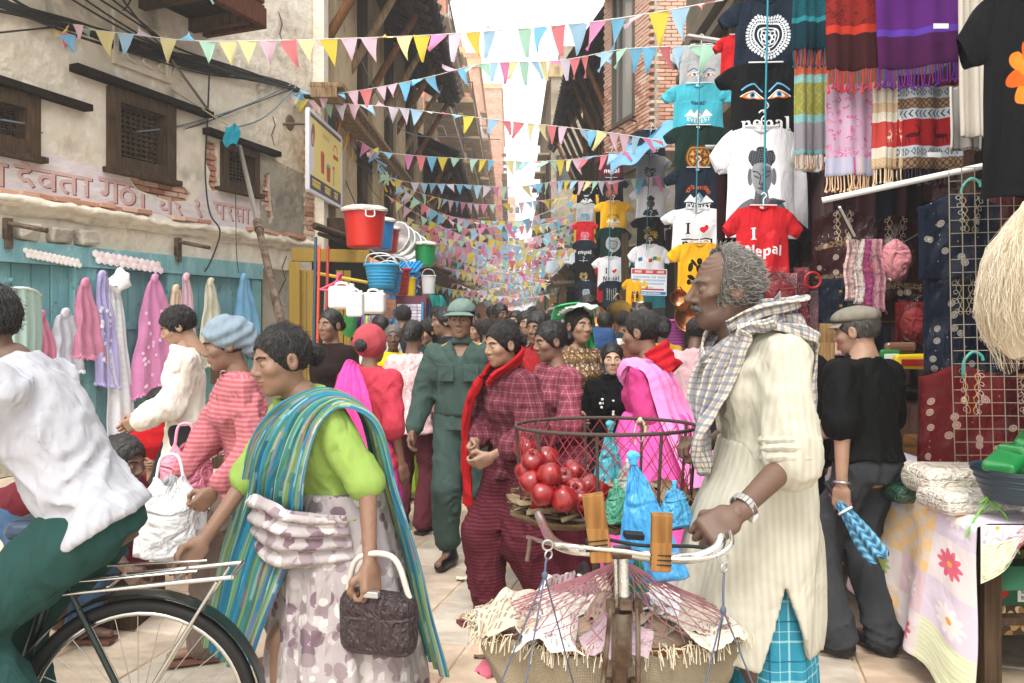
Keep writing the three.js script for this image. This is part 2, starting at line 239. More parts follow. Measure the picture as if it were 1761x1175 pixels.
const put1 = (k, x, y, s) => { for (const [t, a, b, c, d, e, f] of GL[k]) { g.beginPath(); if (t === 'e') g.ellipse(x + a * s, y + b * s, c * s, d * s, 0, 0, 7); else { g.moveTo(x + a * s, y + b * s); t === 'l' ? g.lineTo(x + c * s, y + d * s) : g.quadraticCurveTo(x + c * s, y + d * s, x + e * s, y + f * s); } g.stroke(); } };
const cx = (px, py) => { const q = L(px, py); return [(q[0] - bA) / (bB - bA) * 2048, (bt - q[1]) / (bt - bm) * 360]; };
const word = (list, px0, py0, px1, py1, bar, dx, dy, lw) => {   // from the start of the head line to the foot of the last letter
const adv = list.reduce((a, l) => a + l[1], 0), [x0, y0] = cx(px0, py0), [x1, y1] = cx(px1, py1), sx = (x1 - x0) / adv, sy = (y1 - y0) / 105;
g.save(); g.translate(x0 + dx, y0 + dy); g.scale(sx, sy); g.lineWidth = lw; let w = 0; for (const [k, a] of list) { put1(k, w, 0, 1); w += a; } if (bar) { g.beginPath(); g.moveTo(-6, 0); g.lineTo(adv + 4, 0); g.stroke(); } g.restore();
};
const all = (dx, dy, style, lw) => {
g.strokeStyle = style; const W = (l, a, b, c, d, bar) => word(l, a, b, c, d, bar, dx, dy, lw);
W([['aa', 60]], -22, 278, 10, 322, true); W([['da', 0], ['e', 92], ['va', 100], ['ta', 104], ['aa', 66]], 25, 284, 156, 340, true); W([['ga', 0], ['u', 108], ['tha', 92], ['aa', 60]], 170, 307, 250, 358, true);
W([['gha', 100], ['ra', 86]], 272, 342, 314, 371, false); W([['ra', 84]], 328, 340, 347, 374, false); W([['pa', 100], ['ra', 84], ['sa', 90], ['aa', 60]], 366, 348, 428, 385, true);
};
all(8, 6, 'rgba(112,70,66,0.9)', 19); all(0, 0, 'rgb(206,172,166)', 19);
};
const bandTex = ctex(2048, 360, (g, w, h) => {
g.fillStyle = '#d9d0d2'; g.fillRect(0, 0, w, h);
for (let i = 0; i < 900; i++) { g.fillStyle = pick(['rgba(190,176,172,0.10)', 'rgba(236,230,232,0.16)', 'rgba(170,150,130,0.08)']); g.beginPath(); g.ellipse(rnd(0, w), rnd(0, h), rnd(4, 60), rnd(3, 22), 0, 0, 7); g.fill(); }
nagari(g);
for (let i = 0; i < 260; i++) { g.fillStyle = pick(['rgba(214,206,206,0.75)', 'rgba(196,178,160,0.7)', 'rgba(160,140,124,0.5)', 'rgba(228,222,222,0.8)']); const x = rnd(0, 1) ** 0.7 * w, y = rnd(0, h); g.beginPath(); g.moveTo(x, y); for (let k = 1; k < 7; k++) g.lineTo(x + rnd(-1, 1) * rnd(3, 20), y + rnd(-1, 1) * rnd(2, 11)); g.fill(); }
});
const P1 = patch1, cut = [...P1].map(([x, y]) => [x, y]);
const bandPts = []; for (let i = 0; i <= 60; i++) bandPts.push([lerp(bA, bB, i / 60), bm + 0.02 * ns(i * 0.9, 3)]);
const topPx = [[452, 352], [445, 350], [380, 336], [352, 322], [328, 352], [322, 350], [275, 345], [236, 330], [222, 308], [180, 293], [120, 275], [68, 259], [0, 262], [-60, 262]].map(([x, y]) => L(x, y)); topPx.forEach((p, i) => { if (i < topPx.length - 1) for (let q = 0; q < 5; q++) { const n = topPx[i + 1], t = q / 5; bandPts.push([lerp(p[0], n[0], t), lerp(p[1], n[1], t) + 0.012 * ns(i * 3 + q, 2)]); } else bandPts.push(p); });
const bg = new THREE.ShapeGeometry(poly(bandPts)); { const p = bg.attributes.position, uv = bg.attributes.uv; for (let i = 0; i < p.count; i++) uv.setXY(i, (p.getX(i) - bA) / (bB - bA), (p.getY(i) - bm) / (bt - bm)); }
part(lb, 'painted_band', bg.translate(0, 0, 0.005), mat(0xffffff, 0.9, { map: bandTex, bumpMap: reT(bumpN, 4, 1), bumpScale: 0.012 }));
const [pa, pt] = L(192, 18), [pb, pm] = L(290, 140); part(lb, 'stucco_panel', [B(pb - pa, 0.06, 0.05, (pa + pb) / 2, pt, 0.02), B(pb - pa, 0.06, 0.05, (pa + pb) / 2, pm, 0.02), B(0.06, pt - pm - 0.06, 0.05, pa + 0.03, (pt + pm) / 2, 0.02), B(0.06, pt - pm - 0.06, 0.05, pb - 0.03, (pt + pm) / 2, 0.02),
...[0, 1, 2, 3].map((k) => T([[pa + 0.2 + k * 0.24, pt - 0.15, 0.01], [pa + 0.3 + k * 0.24, pt - 0.3, 0.02], [pa + 0.2 + k * 0.24, pt - 0.45, 0.015], [pa + 0.34 + k * 0.24, pt - 0.5, 0.01]], 0.018, 6))], plaster);
const gp = [[446, 258], [480, 280], [522, 300], [522, 405], [470, 416], [446, 400]].map(([x, y]) => L(x, y)).reverse();
part(lb, 'cement_patch', wob(EX(gp, 0.012, [patch3.map(([x, y]) => [x, y])]), 0.006, 5).translate(0, 0, 0.003), cement);
for (let r = 0; r < 26; r++) { const y = L(526, 400)[1] + r * 0.072; if (y > L(526, 215)[1]) break; part(lb, 'brick', wob(RB(r % 2 ? 0.16 : 0.26, 0.06, 0.14, 0.01, sEnd - (r % 2 ? 0.06 : 0.1), y, -0.05 + rnd(0, 0.02)), 0.008, 12), pick(bricks)); }
const crack = (pts) => part(lb, 'crack', EX([...pts.map(([x, y]) => L(x, y)), ...pts.slice().reverse().map(([x, y], i) => L(x + 0.7 + 0.9 * abs(sin(i * 2.3)), y + 1))], 0.008).translate(0, 0, -0.001), mat(0x5b4c40, 1));
crack([[468, 200], [472, 215], [466, 232], [471, 250]]); crack([[492, 440], [484, 460], [490, 480], [478, 505], [480, 525]]); crack([[470, 300], [472, 330], [466, 345], [471, 380]]); crack([[478, 20], [484, 40], [480, 58], [488, 80]]);
part(lb, 'hole', wob(C(0.1, 0.12, 0.02, 9, ...[L(498, 212)[0], L(498, 212)[1], 0.004], PI / 2), 0.02, 9), mat(0x6d5a4a, 1));
const bays = [[-90, 122], [160, 283], [314, 430]].map(([x, y]) => [L(x, 560)[0], L(y, 560)[0]]);
const x0 = bays[0][0] - 0.3, x1 = bays[2][1] + 0.18;
const tb = part(lb, 'shutter_front', [B(x1 - x0, 0.22, 0.1, (x0 + x1) / 2, tealTop - 0.11, 0.03)], teals[0]);
part(tb, 'doorstep', B(x1 - x0 + 0.4, 0.2, 0.5, (x0 + x1) / 2, 0.1, 0.1), cement);
for (const [a, b] of [[bays[0][1], bays[1][0]], [bays[1][1], bays[2][0]], [bays[2][1], x1]]) part(tb, 'post', [RB(b - a, openTop - 0.2, 0.11, 0.01, (a + b) / 2, 0.2 + (openTop - 0.2) / 2, 0.0)], teals[1]);
bays.forEach(([a, b], bi) => {
const n = bi ? 4 : 6; for (let i = 0; i < n; i++) { const w = (b - a) / n; part(tb, 'plank', RB(w - 0.012, openTop - 0.2, 0.045, 0.006, a + w * (i + 0.5), 0.2 + (openTop - 0.2) / 2, -0.06 + rnd(-0.004, 0.004)), pick(teals)); }
part(tb, 'rail', [B(b - a, 0.09, 0.03, (a + b) / 2, 1.42, -0.02)], teals[3]);
});
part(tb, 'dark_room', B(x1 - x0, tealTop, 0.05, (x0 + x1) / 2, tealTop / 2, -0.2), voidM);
{ const s = L(18, 482), kn = part(tb, 'door_knob', [C(0.035, 0.045, 0.03, 14, s[0], s[1], -0.025, PI / 2), S(0.028, 1, 1, 1, 10, s[0], s[1], 0)], mat(0x7aa9b0, 0.4)); }
for (const [px, py] of [[296, 430], [2, 402]]) { const [s, h] = L(px, py); part(lb, 'iron_bracket', [B(0.07, 0.3, 0.06, s, h, 0.09), rod([s, h + 0.1, 0.1], [s + 0.1, h + 0.02, 0.5], 0.025)], rust); }
}
{
const c = at(445, 52, 10.1), g = thing('wooden_balcony', 'dark red wooden balcony jutting from the top of the plaster wall', 'balcony', c, wallL.turn);
for (let i = 0; i < 7; i++) part(g, 'plank', B(3.1, 0.035, 0.13, -1.55, 0.2, -0.08 - i * 0.142), blackWood);
for (let i = 0; i < 4; i++) part(g, 'joist', B(0.1, 0.15, 1.1, -0.2 - i * 0.8, 0.1, -0.55), darkWood);
part(g, 'front_beam', [RB(3.1, 0.26, 0.09, 0.01, -1.55, 0.17, 0.05)], redWood); part(g, 'end_beam', [RB(0.09, 0.26, 1.1, 0.01, 0.05, 0.17, -0.5)], redWood);
part(g, 'front_rail', [RB(3.1, 0.1, 0.13, 0.01, -1.55, 0.37, 0.03)], redWood);
for (let i = 0; i < 8; i++) part(g, 'front_board', RB(0.36, 0.9, 0.03, 0.008, -0.2 - i * 0.38, 0.86, 0.02), redWood);
part(g, 'tied_rope', [T([[-1.3, 0.12, 0.12], [-1.26, -0.02, 0.16], [-1.2, 0.05, 0.14], [-1.1, 0.06, 0.14], [-1.0, -0.06, 0.17]], 0.012, 6), T([[-1.3, 0.12, 0.12], [-1.4, 0.02, 0.15], [-1.3, -0.04, 0.15], [-1.25, 0.1, 0.13], [-1.2, 0.4, 0.1]], 0.012, 6)], mat(0x7fb4b4, 0.8), 'pale turquoise rope knotted under the balcony');
}
// ---------------------------------------------------------------- second house on the left: timber posts and deep eaves
const wall2 = { A: V(-3.15, 0, -12.9), k: 0.018 }; wall2.u = V(wall2.k, 0, -1).normalize(); wall2.n = V(-wall2.u.z, 0, wall2.u.x);
const D2 = (px) => { const r = (px - 880.5) / F; return (-3.15 + 0.018 * -12.9) / (r - 0.018); };   // depth at which column px meets that wall
{
reseed(3);
const g = thing('timber_house', 'old timber house with deep eaves on slanting struts left of the street', 'house');
const palePost = metric(mat(0xd6c8b0, 0.9, { map: plasterT, bumpMap: woodB, bumpScale: 0.01 }));
const d0 = 12.9, d1 = 27, X = (d) => -3.15 + 0.018 * (d - 12.9);
part(g, 'wall', [B(0.3, 5.6, d1 - d0, X(20) - 0.75, 6.0, -(d0 + d1) / 2), B(0.3, 3.2, d1 - d0, X(20) - 1.6, 1.6, -(d0 + d1) / 2)], metric(mat(0x6a5d50, 0.95, { map: plasterT })));
part(g, 'wall', B(1.2, 8.6, 0.3, X(13) - 0.45, 4.3 + 2.6, -12.85), plaster, 'cream plaster end wall of the timber house');
for (const [a, b, mt] of [[563, 604, palePost], [612, 622, darkWood], [630, 652, palePost], [660, 668, darkWood], [672, 690, palePost], [697, 704, darkWood], [708, 722, palePost], [730, 738, darkWood], [741, 748, greyWood]]) {
const da = D2(a), db = D2(b), w = db - da; part(g, 'post', [RB(0.22, 5.4, w, 0.02, X((da + db) / 2) + 0.02, 5.7, -(da + db) / 2)], mt);
}
for (let i = 0; i < 12; i++) { const d = 13.6 + i * 1.1; part(g, 'shutter', [RB(0.06, 1.7, 0.8, 0.01, X(d) - 0.3, 6.2, -d), RB(0.06, 1.3, 0.8, 0.01, X(d) - 0.3, 4.1, -d)], i % 2 ? darkWood : blackWood); }
part(g, 'ledge', [B(0.4, 0.16, d1 - d0 + 0.8, X(20) + 0.16, 4.95, -(d0 + d1) / 2 + 0.4), B(0.5, 0.07, d1 - d0 + 0.8, X(20) + 0.2, 5.06, -(d0 + d1) / 2 + 0.4)], greyWood);
part(g, 'floor_beam', [B(0.34, 0.22, d1 - d0, X(20) + 0.1, 3.02, -(d0 + d1) / 2)], darkWood);
const eave = (y0, y1, ov, a, b) => {
const ln = hypot(ov, y0 - y1), an = atan2(y0 - y1, ov);
const n = floor((b - a) / 0.55), rr = g;
for (let i = 0; i < 9; i++) part(rr, 'roof_board', B(ln / 9 - 0.012, 0.03, b - a, X(a) - 0.3 + ov * (i + 0.5) / 9, lerp(y0, y1, (i + 0.5) / 9) + 0.1, -(a + b) / 2, 0, 0, -an), blackWood);
for (let i = 0; i <= n; i++) part(rr, 'rafter', B(ln, 0.1, 0.09, X(a) - 0.3 + ov / 2, (y0 + y1) / 2, -(a + (b - a) * i / n), 0, 0, -an), darkWood);
part(rr, 'roof', [B(ln + 0.2, 0.16, b - a + 0.3, X(a) - 0.26 + ov / 2, (y0 + y1) / 2 + 0.24, -(a + b) / 2, 0, 0, -an)], blackWood);
for (let i = 0; i <= n; i += 1) part(rr, 'roof_tile', [C(0.1, 0.11, 0.34, 7, X(a) - 0.26 + ov, y1 + 0.3, -(a + (b - a) * i / n), 0, 0, PI / 2 - an)], mat(0x4a403a, 0.9));
for (let i = 0; i < 7; i++) { const d = a + 0.5 + (b - a - 0.6) * i / 6; part(rr, 'strut', rod([X(d), y1 - 1.75, -d], [X(d) + ov * 0.62, lerp(y0, y1, 0.78) - 0.08, -d - 0.1], 0.085, 0.07, 6), i % 2 ? greyWood : brownWood); }
part(rr, 'purlin', [B(0.12, 0.14, b - a, X(a) + ov * 0.6, lerp(y0, y1, 0.76) - 0.06, -(a + b) / 2)], darkWood);
};
eave(8.75, 7.75, 1.75, 12.7, 23.5); eave(6.9, 6.2, 1.5, 23.8, 33);
part(g, 'plastic_sheet', sheet((u, v) => [X(26) + 0.2 + 1.2 * u + 0.05 * ns(u * 5, v * 5), 6.3 - 0.7 * u - 1.2 * v * (1 - 0.4 * u) + 0.1 * ns(u * 4, v * 3, 5), -(25 + 6 * v)], 16, 16), mat(0x121212, 0.5));
}
// ---------------------------------------------------------------- buildings down the street
function block(label, x0, x1, d0, d1, h, m, opts = {}) {
const o = thing('apartment_building', label, 'building'), left = x0 < 0, face = left ? x1 : x0, W = x1 - x0;
part(o, 'wall', B(W, h, d1 - d0, (x0 + x1) / 2, h / 2, -(d0 + d1) / 2), m);
const { floors = 4, base = 3.2, fh = 2.9, wn = 3, slab = 0.8, rail = whitePl, slabs = true, trim = creamWall } = opts;
for (let f = 0; f < floors; f++) {
const y = base + f * fh; if (y + 2.5 > h) break;
for (let i = 0; i < wn; i++) {
const d = lerp(d0, d1, (i + 0.5) / wn), s = left ? 1 : -1, w = part(o, 'window', [B(0.12, 1.5, 0.08, face + s * 0.03, y + 1.35, -d + 0.6), B(0.12, 1.5, 0.08, face + s * 0.03, y + 1.35, -d - 0.6), B(0.12, 0.08, 1.28, face + s * 0.03, y + 2.12, -d), B(0.12, 0.08, 1.28, face + s * 0.03, y + 0.58, -d), B(0.1, 1.5, 0.05, face + s * 0.03, y + 1.35, -d)], rail);
part(w, 'pane', B(0.03, 1.46, 1.12, face + s * 0.012, y + 1.35, -d), darkGlass);
part(w, 'hood', B(0.5, 0.09, 1.7, face + s * 0.25, y + 2.3, -d), trim);
}
if (slabs) {
const s = left ? 1 : -1, bl = part(o, 'balcony', [B(slab, 0.14, (d1 - d0) * 0.96, face + s * slab / 2, y - 0.05, -(d0 + d1) / 2)], trim);
const bars = []; for (let k = 0; k <= 16; k++) bars.push(B(0.03, 0.8, 0.03, face + s * (slab - 0.05), y + 0.42, -lerp(d0 + 0.2, d1 - 0.2, k / 16))); bars.push(B(0.05, 0.05, (d1 - d0) * 0.95, face + s * (slab - 0.05), y + 0.84, -(d0 + d1) / 2), B(slab, 0.05, 0.05, face + s * slab / 2, y + 0.84, -d0 - 0.15));
part(bl, 'railing', bars, opts.railM ?? rust);
}
if (opts.front) for (const fx of opts.front) { const w = part(o, 'window', [B(0.9, 1.3, 0.08, fx, y + 1.3, -d0 + 0.03)], rail); part(w, 'pane', B(0.76, 1.14, 0.03, fx, y + 1.3, -d0 + 0.075), darkGlass); }
}
part(o, 'parapet', [B(W + 0.16, 0.5, 0.14, (x0 + x1) / 2, h + 0.25, -d0 - 0.05), B(0.14, 0.5, d1 - d0 - 0.24, face, h + 0.25, -(d0 + d1) / 2 - 0.05), B(W + 0.3, 0.1, d1 - d0 + 0.2, (x0 + x1) / 2, h - 0.05, -(d0 + d1) / 2)], trim);
return o;
}
{
const a = block('pink brick house standing right behind the deep timber eaves', -6.6, -3.0, 27.2, 37.5, 16.6, pinkBrick, { floors: 4, base: 3.3, wn: 2, trim: whiteWall });
const b = block('cream and brick apartment house with white balcony rails left of the street', -7, -2.85, 37.7, 45, 14.4, creamWall, { floors: 4, wn: 3, slab: 1.0, front: [-3.7] });
part(b, 'roof_hut', B(1.4, 1.6, 2.6, -4.4, 15.2, -42), pinkBrick); part(b, 'water_tank', C(0.4, 0.4, 0.9, 16, -3.6, 14.9, -39), whitePl);
const c = block('orange brick apartment house with stepped balconies in the middle distance', -7, -2.75, 45.2, 58, 16.4, pinkBrick, { floors: 5, wn: 4, slab: 0.9, front: [-3.5] });
part(c, 'roof_hut', [B(1.2, 1.7, 2.4, -3.6, 17.2, -48)], pinkBrick); part(c, 'pillar', [-3, -3.7, -4.4].map((x) => B(0.16, 1.9, 0.16, x, 17.2, -53)), whiteWall);
const e = block('tall far brick block with white window boxes at the left edge of the sky', -8, -2.4, 58.3, 85, 20, paleBrick, { floors: 7, wn: 5, slab: 0.7 });
part(e, 'roof_hut', [B(1.6, 1.8, 3, -3.2, 20.8, -62)], pinkBrick); part(e, 'chimney', [C(0.3, 0.3, 0.35, 12, -4.6, 22.6, -64), C(0.3, 0.3, 0.3, 12, -4.6, 23.5, -64), C(0.22, 0.22, 3.6, 12, -4.6, 21.8, -64.02)], mat(0xc86a5a, 0.7));
block('pale far house low at the end of the street on the left', -7, -1.15, 88, 118, 27, paleBrick, { floors: 6, wn: 7, slab: 0.6 });
block('distant pinkish house closing the view at the street end', -3.5, 0.5, 150, 160, 24, paleBrick, { floors: 7, wn: 3, slab: 0.3, slabs: false, front: [-1.6, -0.2, 1] });
block('distant pale house behind the flags at the right end of the street', 3.6, 9, 78, 120, 17, whiteWall, { floors: 5, wn: 6, slab: 0.6 });
const w = block('white plaster house with brown shutters beyond the dark eaves on the right', 1.62, 6, 33, 46, 11.6, whiteWall, { floors: 4, base: 3.4, wn: 3, slabs: false, rail: darkWood, front: [2.3] });
part(w, 'roof_screen', B(1.2, 1.4, 1.4, 2.6, 12.2, -34), whiteWall); part(w, 'water_tank', C(0.45, 0.45, 1.2, 16, 3.4, 12.4, -36), whitePl);
block('cream house with planted balconies further on the right', 2.5, 7, 47, 74, 12.2, creamWall, { floors: 3, base: 3.3, wn: 5, slab: 0.7 });
}
// ---------------------------------------------------------------- right side: brick house and the dark wooden house behind it
const wallB = { A: V((1121 - 880.5) / F * 15, 0, -15), k: -0.273 }; wallB.u = V(wallB.k, 0, -1).normalize(); wallB.n = V(wallB.u.z, 0, -wallB.u.x); wallB.turn = atan2(wallB.u.x, wallB.u.z);
{
reseed(21);
const g = thing('brick_house', 'red brick house corner with a big grey window above the hanging shirts', 'house', wallB.A, 0);
const u = wallB.u, len = 2.4, ang = atan2(-u.z, u.x), wm = farBrick(0xcf9478);
const toF = (geo) => geo.scale(1, 1, 1).applyMatrix4(new THREE.Matrix4().makeBasis(u.clone().negate(), V(0, 1, 0), V(u.z, 0, -u.x)));
const sf = (w, h, d, x, y, z) => { const q = B(w, h, d, -x, y, z); return toF(q); };
const y0 = 4.7, y1 = 9.6, wa = 0.75, wb = 1.85, wy0 = 5.5, wy1 = 8.3;
part(g, 'wall', [sf(len - 0.0, wy0 - 3, 0.2, len / 2, (wy0 + 3) / 2, -0.16), sf(len, y1 - wy1, 0.2, len / 2, (wy1 + y1) / 2, -0.16), sf(wa, wy1 - wy0, 0.2, wa / 2, (wy0 + wy1) / 2, -0.16), sf(len - wb, wy1 - wy0, 0.2, (len + wb) / 2, (wy0 + wy1) / 2, -0.16), B(3, 6.6, 0.2, 1.5 + 0.1, 6.3, -0.2)], cement);
const hb = 0.074, bw = 0.235; let made = 0; const rest = [];
for (let r = 0; r < (y1 - y0) / hb; r++) for (let i = 0; i < 24; i++) for (const side of [0, 1]) {
const s = (i + (r % 2) * 0.5) * bw + bw / 2, y = y0 + r * hb; if (s > (side ? len : 1.0)) continue;
let a = max(0, s - bw / 2), e = min(side ? len : 1.05, s + bw / 2);
if (side && y > wy0 - 0.03 && y < wy1 + 0.03) { if (s < (wa + wb) / 2) e = min(e, wa); else a = max(a, wb); }
if (e - a < 0.04) continue;
const q = RB(e - a - 0.012, hb - 0.012, 0.09, 0.006), j = rnd(-0.006, 0.006);
if (side) { q.translate(-(a + e) / 2, y, -0.03 + j); toF(q); } else q.translate((a + e) / 2 + 0.02, y, -0.07 + j);
if (made < 296 && y < 7.9) { part(g, 'brick', q, pick(bricks)); made++; } else rest.push(q);
}
const st = part(g, 'brickwork', rest, bricks[2]); st.userData.kind = 'stuff';
const fr = part(g, 'window', [sf(0.07, wy1 - wy0, 0.14, wa + 0.03, (wy0 + wy1) / 2, -0.02), sf(0.07, wy1 - wy0, 0.14, wb - 0.03, (wy0 + wy1) / 2, -0.02), sf(0.06, wy1 - wy0, 0.1, (wa + wb) / 2 + 0.2, (wy0 + wy1) / 2, -0.02), sf(wb - wa, 0.07, 0.14, (wa + wb) / 2, wy0 + 0.03, -0.021), sf(wb - wa, 0.07, 0.14, (wa + wb) / 2, wy1 - 0.03, -0.021)], mat(0x55504a, 0.5));
part(fr, 'pane', sf(wb - wa, wy1 - wy0, 0.03, (wa + wb) / 2, (wy0 + wy1) / 2, -0.05), mat(0x9a9a92, 0.2));
part(fr, 'canopy', [sf(wb - wa + 0.8, 0.14, 0.7, (wa + wb) / 2, wy1 + 0.14, 0.3)], metric(mat(0xd0c4bc, 0.9, { map: cementT })));
part(g, 'iron_rail', [toF(rod([0.2 - wa, wy0 - 0.1, 0.18], [-wb - 0.2, wy0 - 0.1, 0.18], 0.025)), toF(rod([0.1 - wa, wy0 - 0.1, 0.18], [0.1 - wa, wy0 - 0.14, 0], 0.02)), toF(rod([-wb - 0.1, wy0 - 0.1, 0.18], [-wb - 0.1, wy0 - 0.14, 0], 0.02)), toF(rod([-(wa + wb) / 2, wy0 - 0.1, 0.18], [-(wa + wb) / 2, wy0 - 0.14, 0], 0.02))], rust);
part(g, 'concrete_band', [B(1.5, 0.26, 0.16, 0.76, y0 - 0.18, -0.05), sf(len, 0.2, 0.1, len / 2, y0 - 0.16, 0)], metric(mat(0x8c7f78, 0.9, { map: cementT })));
}
{
reseed(31);
const g = thing('wooden_house', 'dark wooden house with wide sagging eaves on the right of the street', 'house');
const X = (d) => 2.2 - 0.02 * (d - 18), a = 17.6, b = 25.5;
part(g, 'wall', [B(0.3, 9, b - a, X(22) + 0.3, 4.5, -(a + b) / 2)], metric(mat(0x8a6a56, 0.95, { map: plasterT })));
for (let i = 0; i < 6; i++) { const d = a + 0.8 + i * 1.5; part(g, 'window', [B(0.1, 1.5, 0.1, X(d) + 0.12, 5.6, -d + 0.45), B(0.1, 1.5, 0.1, X(d) + 0.12, 5.6, -d - 0.45), B(0.1, 0.1, 1, X(d) + 0.12, 6.35, -d), B(0.1, 0.1, 1, X(d) + 0.12, 4.85, -d), B(0.04, 1.4, 0.8, X(d) + 0.14, 5.6, -d)], darkWood); }
part(g, 'carved_cornice', [B(0.25, 0.14, b - a, X(22) + 0.05, 4.5, -(a + b) / 2), ...Array.from({ length: 36 }, (_, i) => B(0.2, 0.1, 0.12, X(22) + 0.02, 4.38, -(a + 0.15 + i * 0.26)))], brownWood);
const ov = 1.05, y0 = 8.6, y1 = 7.1, an = atan2(y0 - y1, ov), ln = hypot(ov, y0 - y1);
for (let i = 0; i < 8; i++) part(g, 'roof_board', B(ln / 8 - 0.012, 0.03, b - a, X(22) + 0.3 - ov * (i + 0.5) / 8, lerp(y0, y1, (i + 0.5) / 8) + 0.09, -(a + b) / 2, 0, 0, an), blackWood);
part(g, 'roof', [B(ln + 0.2, 0.14, b - a + 0.2, X(22) + 0.28 - ov / 2, (y0 + y1) / 2 + 0.22, -(a + b) / 2, 0, 0, an)], blackWood);
for (let i = 0; i < 30; i++) part(g, 'roof_tile', C(0.09, 0.1, 0.3, 7, X(22) + 0.28 - ov, y1 + 0.26, -(a + 0.1 + i * 0.32), 0, 0, PI / 2 + an), mat(0x3f3833, 0.9));
for (let i = 0; i < 9; i++) { const d = a + 0.5 + i * 1.05; part(g, 'strut', rod([X(d) + 0.1, 5.9, -d], [X(d) - 0.62, 7.55, -d - 0.1], 0.07, 0.06, 6), i % 2 ? darkWood : brownWood); part(g, 'rafter', B(ln, 0.1, 0.09, X(22) + 0.3 - ov / 2, (y0 + y1) / 2, -d - 0.3, 0, 0, an), darkWood); }
}
{
const g = thing('stucco_building', 'grey stucco house front with mouldings above the shirts at the upper right', 'building');
part(g, 'wall', [B(0.3, 5, 11.4, 3.3, 5.7, -8.7), ], metric(mat(0xb0aa9e, 0.95, { map: cementT })));
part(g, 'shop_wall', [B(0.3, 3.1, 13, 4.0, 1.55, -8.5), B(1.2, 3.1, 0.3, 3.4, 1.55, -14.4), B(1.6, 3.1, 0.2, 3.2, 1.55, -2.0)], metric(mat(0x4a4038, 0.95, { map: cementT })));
part(g, 'cornice', [B(0.3, 0.2, 11.4, 3.05, 6.1, -8.7), B(0.22, 0.12, 11.4, 3.07, 5.8, -8.7), B(0.3, 0.16, 11.4, 3.05, 4.4, -8.7)], metric(mat(0xb0a99c, 0.95, { map: cementT })));
for (let i = 0; i < 5; i++) { const d = 5 + i * 2.2; part(g, 'window', [B(0.12, 1.2, 0.1, 3.1, 5.1, -d - 0.5), B(0.12, 1.2, 0.1, 3.1, 5.1, -d + 0.5), B(0.12, 0.1, 1.1, 3.1, 5.72, -d), B(0.12, 0.1, 1.1, 3.1, 4.6, -d), B(0.03, 1.1, 0.9, 3.13, 5.15, -d)], darkWood); }
part(g, 'shop_ceiling', [B(1.6, 0.12, 12.8, 3.75, 3.16, -8.4)], blackWood);
}
